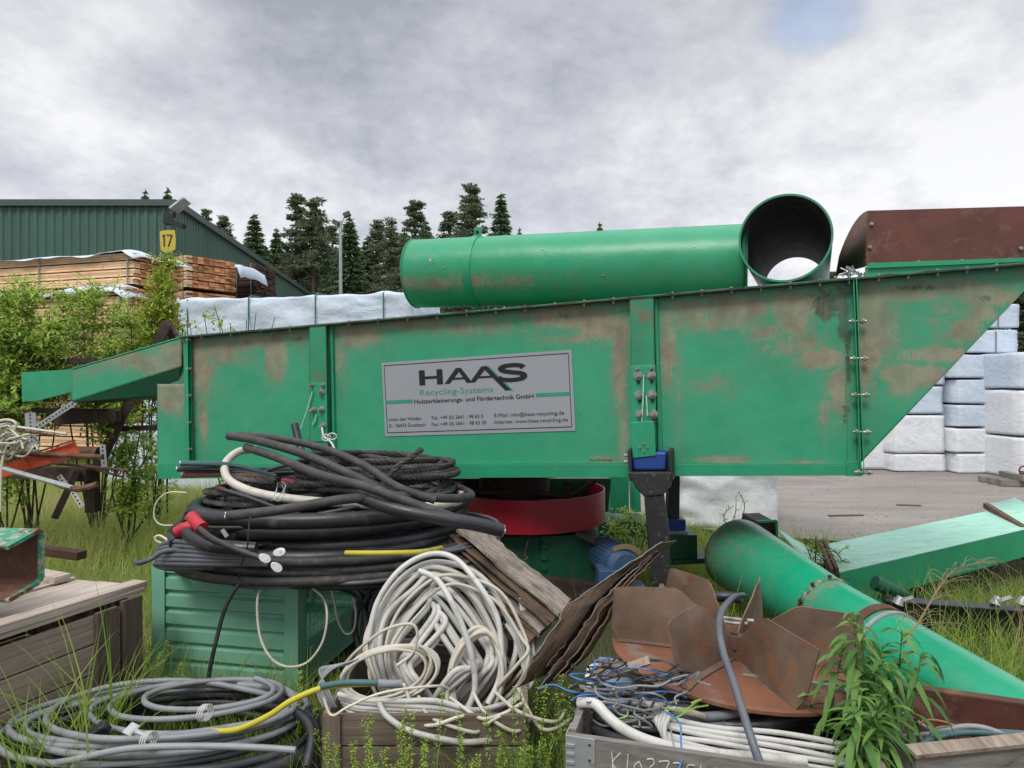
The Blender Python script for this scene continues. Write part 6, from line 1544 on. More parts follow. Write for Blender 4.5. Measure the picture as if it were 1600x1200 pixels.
cab('cable_length', [(928,1082,2.45),(918,1060,2.5),(922,1044,2.55),(932,1040,2.6)], .009, 'cable_white', 'short white cable bend rising at the left of the crate', group=GK)
cab('cable_length', [(945,1095,2.45),(1000,1098,2.42),(1060,1108,2.4),(1100,1120,2.42)], .0115, 'cable_cream', 'cream cable tucked under the wire tangle in the crate', group=GK)
multi('cable_coil', [flatcoil(.80, 2.72, .36, .50, .30, 5, .02, 61, .10, .03)], .026, 'rubber', 'black hose coil in the grey crate beneath the fan rotor')
multi('cable_coil', [flatcoil(.62, 2.62, .44, .34, .2, 4, .02, 62, .12, .03)], .017, 'cable_grey', 'pale grey cable coil in the grey crate beneath the fan rotor')
cab('black_hose', [(1095,1128,2.5),(1150,1135,2.45),(1230,1126,2.45),(1310,1100,2.55),(1345,1075,2.7)], .030, 'rubber', 'black hose curving under the front of the fan disc', 'hose')
cab('black_hose', [(1096,934,3.6),(1130,932,3.6),(1160,935,3.55)], .028, 'rubber', 'black hose glimpsed between the rear fan blades', 'hose')
cab('draped_cable', [(1162,930,3.3),(1146,934,3.1),(1128,955,2.8),(1124,985,2.6),(1132,1025,2.45),(1146,1065,2.3),(1160,1110,2.18),(1176,1160,2.1),(1195,1215,2.05)], .0135, 'cable_mid', 'dark grey cable draped over the fan rotor to the frame bottom')
cab('white_cable', [(1068,942,3.2),(1090,950,3.15),(1115,962,3.1),(1145,967,3.05),(1178,970,3.0)], .0075, 'cable_white', 'white cable passing behind the fan hub, upper of the pair', group='white cable pair behind the fan hub')
cab('white_cable', [(1088,953,3.1),(1110,963,3.06),(1140,973,3.02),(1168,974,2.98)], .0065, 'cable_white', 'white cable passing behind the fan hub, lower of the pair', group='white cable pair behind the fan hub')
rr = random.Random(77)
def tangle(n, c_, ext_, r, mat, label, seed, L_=6):
    rr = random.Random(seed); ps = []
    for i in range(n):
        p = Vector((c_[0]+rr.uniform(-1,1)*ext_[0], c_[1]+rr.uniform(-1,1)*ext_[1], c_[2])); a = rr.uniform(0, 6.28); q = []
        for k_ in range(L_):
            a += rr.uniform(-1.0, 1.0); p = p+Vector((math.cos(a)*ext_[0]*.36, math.sin(a)*ext_[1]*.36, 0))
            if abs(p.x-c_[0]) > ext_[0] or abs(p.y-c_[1]) > ext_[1]: a = math.atan2(c_[1]-p.y, c_[0]-p.x)+rr.uniform(-.5,.5)
            q.append(P(p.x, p.y, c_[2]+rr.uniform(-.03,.03)))
        ps.append(spline(q, 6))
    return multi('wire_tangle', ps, r, mat, label, 'wire tangle', 'thin wires tangled over the grey crate', sides=5)
tangle(24, (990,1080,2.42), (80,42), .0032, 'cable_dark', 'tangled thin black wires over the left of the grey crate', 1)
tangle(4, (980,1070,2.40), (75,28), .0030, 'wire_blue', 'tangled thin blue wires over the left of the grey crate', 2, L_=9)
tangle(3, (1030,1105,2.36), (60,22), .0032, 'wire_green', 'tangled yellow green earth wires above the crate', 3)
tangle(12, (1010,1092,2.38), (85,34), .0040, 'cable_grey', 'tangled thin grey wires over the left of the grey crate', 4)
cab('blue_wire', [(840,1077,2.5),(865,1070,2.5),(890,1080,2.45),(925,1083,2.42),(960,1072,2.4),(975,1085,2.38)], .003, 'wire_blue', 'single blue wire reaching left from the tangle into weeds', 'wire')
cab('blue_wire', [(1040,1112,2.3),(1062,1130,2.2),(1064,1160,2.15),(1066,1185,2.12),(1058,1210,2.1)], .0032, 'wire_blue', 'single blue wire hanging down in front of the chalk number', 'wire')
cab('grey_wire', [(1046,1130,2.3),(1052,1160,2.18),(1058,1185,2.14),(1075,1210,2.12)], .0028, 'cable_grey', 'single pale wire hanging beside the blue one at the crate front', 'wire')
mb = MB(); a_ = P(938, 1058, 2.45); b_ = P(1015, 1032, 2.42); mb.beam(a_, b_, .03, .012, up=Vector((0,-.6,.8))); tag(mb.build('timber_offcut', M['wood_lid']), 'short bleached wooden slat lying under the fan disc', 'slat')
mb = MB(); mb.beam(P(930,1052,2.52), P(985,1042,2.5), .04, .015, up=Vector((0,-.6,.8))); tag(mb.build('timber_offcut', M['wood_old']), 'darker brown slat beside the bleached one', 'slat')
# --- bottom right contents
ps = []
for i in range(6):
    ps.append(spline([P(1424+i*5, 1178-i*3, 2.15+.03*i), P(1450+i*3, 1158-i*3, 2.2+.03*i), P(1500, 1146-i*2+i, 2.22+.03*i), P(1560, 1148-i*1, 2.24+.03*i), P(1620, 1162-i*3, 2.22+.03*i)], 7))
multi('cable_bundle', ps, .0085, 'cable_teal', 'teal grey cables arched above the broken crate rim', 'cable bundle')
cab('grey_cable', [(1400,1152,2.35),(1430,1150,2.35),(1470,1145,2.32),(1500,1136,2.3),(1535,1137,2.28),(1570,1150,2.25),(1610,1175,2.2)], .0095, 'cable_grey', 'grey cable wave above the teal cables')
cab('grey_cable', [(1412,1115,2.6),(1440,1132,2.5),(1470,1150,2.4)], .007, 'cable_grey', 'short grey cable leaning on the rusty trough')
cab('copper_wire', [(1434,1148,2.4),(1436,1132,2.42),(1456,1125,2.42),(1490,1133,2.4),(1520,1150,2.36),(1550,1160,2.33)], .004, 'wire_brown', 'copper brown wire loop standing higher above the teal cables', 'wire')
cab('copper_wire', [(1452,1145,2.42),(1470,1136,2.42),(1500,1138,2.4),(1540,1156,2.36)], .0035, 'wire_brown', 'copper brown wire arc just under the higher loop', 'wire')
mb = MB(); mb.box(P(1442,1165,2.3), (.08,.06,.04), Euler((.3,.2,.4)).to_matrix()); tag(mb.build('rusty_lump', M['rust_dark'], bevel=.01), 'small rusty block between the teal and grey cables', 'scrap')
# ================= plants =================
def leafstrips(base, dirs, length, width, droop, seg=4, rnd=None, fold=.25):
    """lanceolate leaves: arrays of base points, directions -> (V, F) with a folded midrib"""
    n = len(base); base = np.asarray(base, float); d = np.asarray(dirs, float); d /= np.linalg.norm(d, axis=1)[:, None]
    up = np.array([0,0,1.0]); sd_ = np.cross(d, up); sd_ /= np.maximum(np.linalg.norm(sd_, axis=1), 1e-6)[:, None]
    L_ = np.asarray(length)[:, None]; W_ = np.asarray(width)[:, None]; D_ = np.asarray(droop)[:, None]
    rows = []
    for i in range(seg+1):
        t = i/seg; w_ = math.sin(math.pi*min(1, t*.86+.08))**.8*(1 if i < seg else .05)
        c = base+d*L_*t; c[:, 2] -= (D_*L_*t*t)[:, 0]
        nn = np.cross(sd_, d)
        rows += [c-sd_*W_*w_+nn*W_*fold*w_, c, c+sd_*W_*w_+nn*W_*fold*w_]
    V = np.stack(rows, 1).reshape(-1, 3); k = 3*(seg+1); Fq = []
    loc = []
    for i in range(seg):
        for j in (0, 1): a = i*3+j; loc.append((a, a+1, a+4, a+3))
    loc = np.array(loc); Fq = (np.arange(n)*k)[:, None, None]+loc[None]
    return V, Fq.reshape(-1, 4)
def blades(roots, h, lean, width, seg=3, rs=None, curve=.5):
    n = len(roots); roots = np.asarray(roots, float); az = rs.rand(n)*6.283; ld = np.stack([np.cos(az), np.sin(az), 0*az], 1)
    fa = rs.rand(n)*6.283; sd_ = np.stack([np.cos(fa), np.sin(fa), 0*fa], 1)
    rows = []
    for i in range(seg+1):
        t = i/seg; w_ = width*(1-t)**.7*(.95 if i < seg else 0)+.0003
        c = roots+ld*(lean*h*(t**1.8))[:, None]; c[:, 2] += h*(t-curve*lean*t*t*.55)
        rows += [c-sd_*w_[:, None]/2, c+sd_*w_[:, None]/2]
    V = np.stack(rows, 1).reshape(-1, 3); k = 2*(seg+1)
    loc = np.array([(2*i, 2*i+1, 2*i+3, 2*i+2) for i in range(seg)])
    return V, ((np.arange(n)*k)[:, None, None]+loc[None]).reshape(-1, 4)
def inpoly(x, y, poly):
    r_ = np.zeros(len(x), bool); n = len(poly); j = n-1
    for i in range(n):
        xi, yi = poly[i]; xj, yj = poly[j]
        c_ = ((yi > y) != (yj > y)) & (x < (xj-xi)*(y-yi)/(yj-yi+1e-12)+xi); r_ ^= c_; j = i
    return r_
box_excl = [[(p.x, p.y) for p in (FL, FR, FR+dS*Ln, FL+dS*Ln)],
 [(p.x, p.y) for p in (C0, C0+e1*L1, C0+e1*L1+e2*L2, C0+e2*L2)],
 [(-.74,2.7),(.07,2.7),(.07,3.5),(-.74,3.5)],
 [(p.x, p.y) for p in (K0, K0+dk*LK, K0+dk*LK+nk*.9, K0+nk*.9)],
 [(2.34,4.88),(4.7,5.8),(5.0,7.1),(2.7,5.8)],
 [(p.x, p.y) for p in (G(1063, 828), G(1215, 828), G(1215, 828)+Vector((0,1.1,0)), G(1063, 828)+Vector((0,1.1,0)))],
 [(-.9,4.95),(.9,4.9),(.9,6.3),(-.9,6.3)]]
def grass(name, polys, dens, h0, h1, width, mat, seed, label, clump=.0, lean=.55, excl=True, z0=0.0):
    rs = np.random.RandomState(seed); R_ = []; 
    for poly in polys:
        xs = [p[0] for p in poly]; ys = [p[1] for p in poly]; ar = (max(xs)-min(xs))*(max(ys)-min(ys)); n = int(ar*dens)
        x = rs.uniform(min(xs), max(xs), n); y = rs.uniform(min(ys), max(ys), n); k = inpoly(x, y, poly)
        if excl:
            for e_ in box_excl: k &= ~inpoly(x, y, e_)
            k &= ~inpoly(x, y, road)
        x, y = x[k], y[k]
        f = np.array([noise.noise(Vector((a*1.1, b_*1.1, seed))) for a, b_ in zip(x, y)])
        kk = f+rs.rand(len(x))*.9 > clump-.25; x, y, f = x[kk], y[kk], f[kk]
        z = np.array([heightf(a, b_) for a, b_ in zip(x, y)])-.01+z0
        h = (h0+(h1-h0)*rs.rand(len(x))**1.6)*(1+.55*f); R_.append((np.stack([x, y, z], 1), h))
    P_ = np.concatenate([a for a, _ in R_]); h = np.concatenate([b_ for _, b_ in R_])
    wd = width*(.6+.8*rs.rand(len(h)))
    V, Fq = blades(P_, h, lean*(.25+rs.rand(len(h))), wd, 3, rs)
    o = quadmesh(name, V, Fq, M[mat]); return tag(o, label, 'grass', kind='stuff')
grass('grass', [[(-9,5.0),(-2.2,4.4),(-1.9,12),(-12,14)]], 900, .12, .42, .008, 'grass_far', 1, 'tall pale meadow grass left of the machine', clump=.05)
grass('grass', [[(-3.4,3.2),(-1.0,3.2),(-1.6,5.4),(-6,5.4)]], 1400, .12, .42, .006, 'grass', 2, 'green grass between wooden crate and machine')
grass('grass', [[(-1.6,4.8),(2.8,4.6),(3.2,7.0),(.5,9.6),(-2.5,9.5)]], 700, .10, .36, .007, 'grass', 3, 'weedy grass growing under and behind the machine', clump=.1)
grass('grass', [[(1.2,3.4),(6.5,3.4),(6.8,6.7),(4.2,6.9),(2.4,7.3),(1.0,7.4)]], 1100, .10, .34, .006, 'grass', 4, 'green grass around the pale duct and black beam', clump=.0)
grass('grass', [[(-2.9,2.2),(2.2,2.1),(2.4,3.6),(-1.6,3.7)]], 1500, .08, .34, .005, 'grass', 5, 'foreground grass between the crates')
grass('grass', [[(1.0,7.3),(2.5,7.2),(2.4,8.6),(1.0,8.8)]], 700, .08, .26, .007, 'grass', 6, 'grass tufts round the white wrapped bale')
# verge fringe on the asphalt edge
# tall single blades in front of the left crate
def tuft(cx, cy, n, h0, h1, sp_, seed, label, width=.009, lean=.5, mat='grass', z=0):
    rs = np.random.RandomState(seed); a = rs.rand(n)*6.283; r_ = sp_*np.sqrt(rs.rand(n)); P_ = np.stack([cx+np.cos(a)*r_, cy+np.sin(a)*r_, 0*a+z], 1)
    V, Fq = blades(P_, h0+(h1-h0)*rs.rand(n), lean*(.2+rs.rand(n)), width*(.6+.8*rs.rand(n)), 7, rs, .9)
    return tag(quadmesh('grass_tuft', V, Fq, M[mat]), label, 'grass tuft', 'grass tufts among the crates')
tuft(X(95, 2.75), 2.75, 70, .35, .85, .17, 1, 'tall arching grass tuft in front of the wooden crate', .009, .75)
tuft(X(30, 2.5), 2.5, 90, .25, .6, .22, 2, 'dense grass tuft in the lower left corner', .009, .9)
tuft(X(165, 2.95), 2.95, 45, .45, .95, .10, 3, 'tallest grass tuft rising before the wooden crate corner', .008, .5)
tuft(X(225, 3.25), 3.25, 40, .2, .5, .15, 4, 'grass tuft in the corner between wooden crate and stillage', .007, .7)
tuft(X(470, 3.2), 3.2, 60, .2, .5, .16, 5, 'grass tuft at the foot of the stillage post', .007, .7)
tuft(X(590, 2.45), 2.45, 80, .25, .55, .22, 6, 'grass tuft before the low crate', .007, .6)
tuft(X(730, 2.4), 2.4, 90, .2, .50, .25, 7, 'grass tuft before the right half of the low crate', .006, .6)
tuft(X(845, 2.6), 2.6, 90, .25, .55, .14, 8, 'grass tuft left of the grey crate', .007, .8)
tuft(X(1470, 3.6), 3.6, 110, .3, .7, .30, 9, 'grass tuft between glossy pipe and black beam', .007, .8)
tuft(X(1560, 3.7), 3.7, 120, .3, .65, .35, 10, 'grass tuft near the right edge before the black beam', .007, .8)
tuft(X(1150, 4.0), 4.0, 60, .2, .6, .22, 11, 'grass tuft behind the fan rotor', .006, .5)
tuft(X(1100, 3.9), 3.9, 30, .3, .75, .15, 12, 'sparse tall grass between motor and flared pipe', .005, .4)
tuft(X(1480, 4.75), 4.75, 70, .3, .55, .35, 13, 'seeding grass against the dark side of the pale duct', .004, .3)
# --- leafy shrubs
def shrub(name, base, tops, nleaf, leaf, mat, label, seed, cat='shrub', group=None, spread=.22, stemr=.009):
    rs = np.random.RandomState(seed); rr = random.Random(seed); root = thing(name, base, label, cat, group)
    base = Vector(base); st = MB(); Lb = []; Ld = []
    per = max(1, nleaf//len(tops))
    for tp in tops:
        tp = Vector(tp); mid = base.lerp(tp, .5)+Vector((rr.uniform(-.15,.15), rr.uniform(-.15,.15), .1)); path = spline([base+Vector((rr.uniform(-.06,.06), rr.uniform(-.06,.06), 0)), mid, tp], 10)
        n = len(path); st.tube(path, lambda i: stemr*(1-.8*i/n)+.002, 5)
        nt_ = max(6, per//22)
        for _ in range(nt_):
            i = int(rr.uniform(.52 if len(tops) > 8 else .3, 1.0)*(n-1)); p = path[i]; a = rr.uniform(0, 6.28); ln = spread*rr.uniform(.4,1.5)*(1.15-.6*i/n); d_ = Vector((math.cos(a), math.sin(a), rr.uniform(.1,.9))).normalized()
            q = [p, p+d_*ln*.5+Vector((0,0,.02)), p+d_*ln]; st.tube(q, .0028, 3)
            m_ = max(4, per//nt_)
            for _k in range(m_):
                t = rr.random(); c_ = p.lerp(q[2], t)+Vector((rr.gauss(0,.03), rr.gauss(0,.03), rr.gauss(0,.03))); Lb.append(c_); dd_ = (d_*.5+Vector((rr.gauss(0,.7), rr.gauss(0,.7), rr.gauss(0.1,.5)))); Ld.append(dd_)
    n = len(Lb); V, Fq = leafstrips(np.array([tuple(v) for v in Lb]), np.array([tuple(v) for v in Ld]), leaf*(.6+.8*rs.rand(n)), leaf*.24*(.7+.6*rs.rand(n)), .35*rs.rand(n), 2)
    quadmesh('leaves', V, Fq, M[mat], root); st.build('stem', M['stem'], root); return root
gs_ = 'leafy shrubs at the left'
def T_(l, Y): return [P(a, b_, Y+random.Random(a*7+b_).uniform(-.35,.35)) for a, b_ in l]
shrub('leafy_shrub', (X(50,7.2),7.2,0), T_([(-30,470),(5,450),(38,436),(50,455),(75,500),(20,520),(-20,540),(60,530),(90,520),(10,500)],7.2), 15000, .055, 'shrub', 'bushy light green shrub at the far left before the lumber', 3, group=gs_, spread=.34)
shrub('leafy_shrub', (X(150,7.6),7.6,0), T_([(105,462),(130,455),(155,442),(178,475),(205,490),(120,520),(170,540),(215,540),(190,575),(140,570)],7.6), 15000, .052, 'shrub', 'light green shrub behind the chute nose, before the lumber', 4, group=gs_, spread=.34)
shrub('leafy_shrub', (X(240,7.9),7.9,0), T_([(252,395),(262,405),(245,430),(270,440),(236,470),(265,480),(228,510),(278,510),(250,520)],7.9), 9000, .055, 'shrub2', 'tall narrow yellow green shrub beside the yellow number sign', 5, group=gs_, spread=.22)
shrub('leafy_shrub', (X(200,7.0),7.0,0), T_([(175,640),(200,650),(225,640),(240,690),(190,700),(160,690),(235,730)],7.0), 2600, .06, 'shrub', 'low shrub in the shade under the chute nose', 6, group=gs_, spread=.25)
shrub('leafy_shrub', (X(5,6.9),6.9,0), T_([(-15,560),(5,560),(15,585),(20,610),(0,600),(30,635),(-10,640),(18,650)],6.9), 1800, .075, 'shrub', 'big leaved shrub low at the left picture edge', 7, group=gs_, spread=.25)
shrub('wild_plant', (X(380,6.8),6.8,0), T_([(318,488),(335,478),(342,496),(385,500),(400,488),(430,495),(296,505),(360,505)],6.8), 700, .05, 'shrub2', 'sparse plant tips peeping over the machine top at the left', 8, 'plant', spread=.10, stemr=.006)
shrub('wild_plant', (X(1148,7.2),7.2,0), T_([(1150,776),(1146,790),(1155,770)],7.2), 90, .03, 'shrub', 'thin seedling before the white wrapped bale', 9, 'plant', spread=.05, stemr=.004)
shrub('wild_plant', (X(1268,5.2),5.2,0), T_([(1255,845),(1275,838),(1290,850),(1265,860)],5.2), 260, .03, 'shrub', 'small dark weed growing at the broken duct end', 10, 'plant', spread=.10, stemr=.004)
shrub('wild_plant', (X(985,6.2),6.2,0), T_([(950,815),(970,800),(990,805),(1000,820),(960,830)],6.2), 700, .04, 'shrub', 'weeds between red ring and swing arm', 11, 'plant', spread=.14, stemr=.004)
# --- willowherb in front of the lying pipe
def herb(name, base, tops, mat, label, seed, lf=.085, per=34):
    rr = random.Random(seed); rs = np.random.RandomState(seed); root = thing(name, base, label, 'plant', 'leafy stems at the crate'); st = MB(); Lb = []; Ld = []; LL = []
    for tp in tops:
        b_ = Vector(base)+Vector((rr.uniform(-.07,.07), rr.uniform(-.05,.05), 0)); tp = Vector(tp); path = spline([b_, b_.lerp(tp, .5)+Vector((rr.uniform(-.04,.04), rr.uniform(-.04,.04), .03)), tp], 16); n = len(path)
        st.tube(path, lambda i: .0045*(1-.6*i/n), 6)
        for k_ in range(per):
            t = .25+.75*(k_/per)**.8; i = min(n-1, int(t*(n-1))); a = k_*2.4+rr.uniform(-.7,.7); Lb.append(path[i]); Ld.append(Vector((math.cos(a), math.sin(a), rr.uniform(.0,.7)+(.6 if t > .93 else 0)))); LL.append(lf*(.55+.6*math.sin(min(1, t*1.02)*2.6))*rr.uniform(.8,1.25))
    n = len(Lb); V, Fq = leafstrips([tuple(v) for v in Lb], [tuple(v) for v in Ld], np.array(LL), np.array(LL)*.085*(.7+.6*rs.rand(n)), .35+1.1*rs.rand(n), 5)
    quadmesh('leaves', V, Fq, M[mat], root, smooth=True); st.build('stem', M['herb'], root); return root
herb('willowherb', (X(1375,2.15),2.2,.0), [P(1333,955,2.35),P(1345,975,2.3),P(1410,985,2.35),P(1440,1020,2.3),P(1380,1030,2.2)], 'herb', 'tall willowherb with narrow drooping leaves before the glossy pipe', 1, .115, 40)
herb('willowherb', (X(1355,2.05),2.1,.05), [P(1335,1110,2.1),P(1370,1100,2.1),P(1390,1090,2.15),P(1345,1075,2.15)], 'herb', 'shorter willowherb between grey crate and teal cables', 2, .10, 44)
herb('willowherb', (X(1330,2.2),2.35,.1), [P(1320,1000,2.4),P(1365,1005,2.38),P(1395,1050,2.3)], 'herb', 'willowherb stems pressed against the right of the fan rotor', 3, .11, 50)
# --- fine weeds with small yellow green blossoms
def weed(base, h, n, label, seed, spread=.12):
    rr = random.Random(seed); rs = np.random.RandomState(seed); root = thing('bedstraw_weed', base, label, 'weed', 'flowering weeds among the crates'); st = MB(); Lb = []; Ld = []; Bl = []
    for _ in range(n):
        b_ = Vector(base)+Vector((rr.uniform(-spread,spread), rr.uniform(-spread,spread)*.7, 0)); tp = b_+Vector((rr.uniform(-.08,.08), rr.uniform(-.08,.08), h*rr.uniform(.55,1.1))); path = spline([b_, b_.lerp(tp, .5)+Vector((rr.uniform(-.02,.02), 0, 0)), tp], 10); st.tube(path, .0013, 3)
        for i in range(3, len(path)):
            for k_ in range(5): a = k_*1.257+i; Lb.append(path[i]); Ld.append(Vector((math.cos(a), math.sin(a), .35)))
            if i > len(path)*.6:
                for k_ in range(5): Bl.append(path[i]+Vector((rr.gauss(0,.006), rr.gauss(0,.006), rr.gauss(0,.008))))
    n_ = len(Lb); V, Fq = leafstrips([tuple(v) for v in Lb], [tuple(v) for v in Ld], .022*(.6+.8*rs.rand(n_)), .0016+0*rs.rand(n_), .3*rs.rand(n_), 2); quadmesh('leaves', V, Fq, M['herb'], root)
    st.build('stem', M['herb'], root); mb = MB()
    for p in Bl: s_ = rr.uniform(.0025,.0045); mb.add([p+Vector((s_,0,0)), p+Vector((0,s_,0)), p-Vector((s_,0,0)), p+Vector((0,0,s_)), p-Vector((0,s_,0)), p-Vector((0,0,s_))], [(0,1,3),(1,2,3),(2,4,3),(4,0,3),(0,1,5),(1,2,5),(2,4,5),(4,0,5)])
    mb.build('blossom', M['blossom'], root); return root
for i, (px, Y, h, n, lb) in enumerate(((560,2.5,.48,16,'flowering weed at the left corner of the low crate'),(620,2.4,.55,18,'flowering weed before the slumped white strands'),(680,2.35,.52,16,'flowering weed before the middle of the low crate'),(745,2.4,.50,16,'flowering weed before the right end of the low crate'),(790,2.5,.45,14,'flowering weed between low crate and folded sheets'),(845,2.45,.62,18,'dense flowering weed left of the grey crate'),(875,2.7,.55,12,'flowering weed against the folded sheets'),(500,2.9,.5,12,'flowering weed at the foot of the stillage'),(270,3.45,.42,10,'flowering weed before the ribbed stillage front, left'),(300,3.4,.30,8,'short flowering weed before the ribbed stillage front'),(1500,3.3,.35,10,'flowering weed below the black beam'))):
    weed((X(px, Y), Y, 0), h*.92, max(5, int(n*.6)), lb, 20+i, .15)
# --- dry plume
rr = random.Random(9); root = thing('dry_weed', (X(1400,2.9),2.95,0.3), 'dry straw coloured weed plume arching over grass at the right', 'plant'); st = MB()
main = spline([P(1412,1010,2.9),P(1440,965,2.95),P(1470,915,3.0),P(1495,888,3.05),P(1530,882,3.05)], 10); st.tube(main, lambda i: .005*(1-.7*i/len(main)), 5)
for k_ in range(42):
    i = int(rr.uniform(.15,1)*(len(main)-1)); p = main[i]; l_ = rr.uniform(.08,.28); sx = rr.choice((-.4,1,1,1)); q = [p, p+Vector((sx*l_*.6, rr.uniform(-.08,.08), .03)), p+Vector((sx*l_, rr.uniform(-.1,.1), -l_*rr.uniform(.1,.6)))]; st.tube(spline(q, 4), .0012, 3)
st.build('stem', M['straw'], root)
for k_, (px, py) in enumerate(((1555,935),(1590,945))):
    st = MB()
    for j in range(5):
        q = P(px+rr.uniform(-3,3), py, 4.2); g_ = Vector((q.x+rr.uniform(-.12,.12), 4.15, .0)); st.tube(spline([g_, g_.lerp(q, .5)+Vector((.03,0,.05)), q], 5), .0022, 3)
    tag(st.build('dry_stalks', M['straw']), ('dry bent stalks over the beam, left of its twin', 'dry bent stalks over the beam at the picture edge')[k_], 'plant')
# grass seed stalks
rs = np.random.RandomState(5)

# ================= scrap heap at the left =================
gsr = 'rusty scrap behind the chute nose'
def bar(name, a, b_, w_, h_, mat, label, cat, group=gsr, up=EZ):
    mb = MB(); mb.beam(P(*a), P(*b_), w_, h_, up); return tag(mb.build(name, M[mat], bevel=.003), label, cat, group)
bar('steel_beam', (262,505,6.9), (150,735,6.7), .10, .08, 'rust_dark', 'dark rusty beam slanting down left behind the chute nose', 'beam')
bar('steel_beam', (258,503,7.0), (292,560,7.0), .09, .07, 'rust_dark', 'short dark beam forming the right side of the rusty peak', 'beam')
bar('steel_beam', (90,655,6.6), (185,650,6.6), .09, .11, 'rust_dark', 'stout rusty beam end behind the slanting beam', 'beam')
bar('steel_beam', (175,670,6.9), (250,668,6.9), .05, .055, 'rust_dark', 'thin rusty rail reaching the machine end plate', 'beam')
bar('steel_beam', (30,568,7.0), (150,563,7.0), .06, .055, 'rust_dark', 'rusty rail just above the chute nose tray', 'beam')
bar('steel_beam', (-40,640,6.8), (175,643,6.8), .09, .05, 'rust_dark', 'long dark rail running under the chute nose tray', 'beam')
bar('steel_beam', (-30,735,6.6), (140,742,6.6), .12, .12, 'rust_dark', 'heavy dark beam low under the orange channel', 'beam')
bar('steel_post', (143,725,6.7), (145,800,6.7), .10, .10, 'rust_dark', 'rusty post standing in grass below the heap', 'post')
bar('steel_beam', (120,735,6.5), (85,810,6.4), .06, .06, 'rust_dark', 'grey brown strut leaning into the grass', 'beam')
def perf(a, b_, w_, label, mat='galv'):
    a = P(*a); b_ = P(*b_); mb = MB(); mb.beam(a, b_, w_, .006, up=Vector((0,-1,0))); r_ = mb.build('perforated_angle', M[mat]); tag(r_, label, 'angle iron', gsr)
    n = int((b_-a).length/.035); m2 = MB(); d_ = (b_-a).normalized()
    for i in range(n): c_ = a+d_*(i+.5)*.035+Vector((0,-.005,0)); m2.box(c_, (.012,.004,.014))
    m2.build('slot_row', M['black_beam'], r_); return r_
perf((47,645,6.3), (50,700,6.3), .10, 'upright perforated galvanised angle in the scrap')
perf((50,672,6.2), (118,628,6.2), .05, 'slanting perforated galvanised angle under the tray')
perf((92,743,6.0), (104,760,6.0), .045, 'bright perforated strip, upper of two in the grass', 'chalk')
perf((113,768,5.9), (128,792,5.9), .045, 'bright perforated strip, lower of two in the grass', 'chalk')
perf((160,695,6.0), (163,730,6.0), .05, 'short upright galvanised bracket at the pipe end')
def rod(a, b_, r_, mat, label, name='rusty_rod', cat='rod', mid=None):
    pts = [P(*a)]+([P(*m_) for m_ in mid] if mid else [])+[P(*b_)]; mb = MB(); mb.tube(spline(pts, 6), r_, 8); return tag(mb.build(name, M[mat], smooth=True), label, cat, gsr)
rod((-20,706,6.0), (160,714,5.9), .022, 'rust', 'long pinkish rusty pipe above the orange channel', 'rusty_pipe', 'pipe')
rod((-20,725,5.8), (118,764,5.6), .022, 'galv', 'pale pipe with rusty handle in front of the scrap', 'metal_pipe', 'pipe')
rod((78,752,5.7), (152,757,5.6), .026, 'rust', 'rusty bent handle on the pale pipe', 'rusty_pipe', 'pipe', mid=[(118,764,5.6)])
rod((85,724,6.1), (195,735,6.0), .013, 'rust', 'thin rusty rod pointing right below the orange channel')
rod((130,728,6.2), (190,745,6.1), .010, 'rust_dark', 'second thin rod just below the rusty rod')
rod((5,664,6.0), (104,678,6.0), .012, 'cable_cream', 'dusty pale rod ending in a tangle over the scrap')
rod((20,672,6.0), (92,681,6.0), .010, 'rust', 'thin rod under the dusty pale rod')
mb = MB(); a_ = P(118,706,6.3); b_ = P(156,707,6.2); mb.cyl(a_, b_, .052, 20); r_ = mb.build('rusty_tube', M['rust'], smooth=True); tag(r_, 'short wide rusty tube right of the orange channel', 'tube', gsr)
mb = MB(); d_ = (b_-a_).normalized(); mb.cyl(b_+d_*.001, b_+d_*.003, .043, 20); mb.build('tube_bore', M['black_beam'], r_)
oc = thing('orange_channel', P(60, 745, 6.0), 'bright orange steel channel lying tilted in the scrap', 'steel channel', gsr)
mb = MB(); mb.prism([P(-30,738,6.0),P(116,690,6.0),P(125,712,6.0),P(50,732,5.95),P(-30,748,5.95)], (0,.012,0)); mb.build('web', M['orange'], oc)
mb = MB(); mb.prism([P(-30,748,5.93),P(35,716,5.93),P(46,733,5.93),P(-30,758,5.93)], (0,.012,0)); mb.build('flange', M['orange'], oc)
mb = MB(); mb.beam(P(-30,734,5.97), P(116,688,5.97), .03, .012); mb.beam(P(-30,757,5.92), P(112,716,5.92), .02, .012); mb.build('rusty_edge', M['rust'], oc)
rr = random.Random(14); ps = []
for i in range(9):
    cx_, cy_ = rr.uniform(0,38), rr.uniform(678,705); q = []
    for k_ in range(9): a = k_*.9+rr.uniform(-.2,.2); q.append(P(cx_+math.cos(a)*rr.uniform(12,32), cy_+math.sin(a)*rr.uniform(8,24), 5.8+rr.uniform(-.1,.1)))
    ps.append(spline(q, 5))
multi('wire_tangle', ps, .009, 'cable_cream', 'tangle of dusty cream and rusty wires at the left edge', 'wire tangle', sides=6)
rod((-10,660,5.8), (0,800,5.7), .012, 'cable_cream', 'pale bent tube frame standing at the left edge', 'bent_tube', 'tube', mid=[(12,656,5.8),(25,664,5.8),(12,690,5.8),(2,730,5.75)])
bar('timber_piece', (55,858,5.2), (128,868,5.1), .09, .06, 'dark_wood', 'weathered timber half hidden in the left meadow grass', 'timber', None)
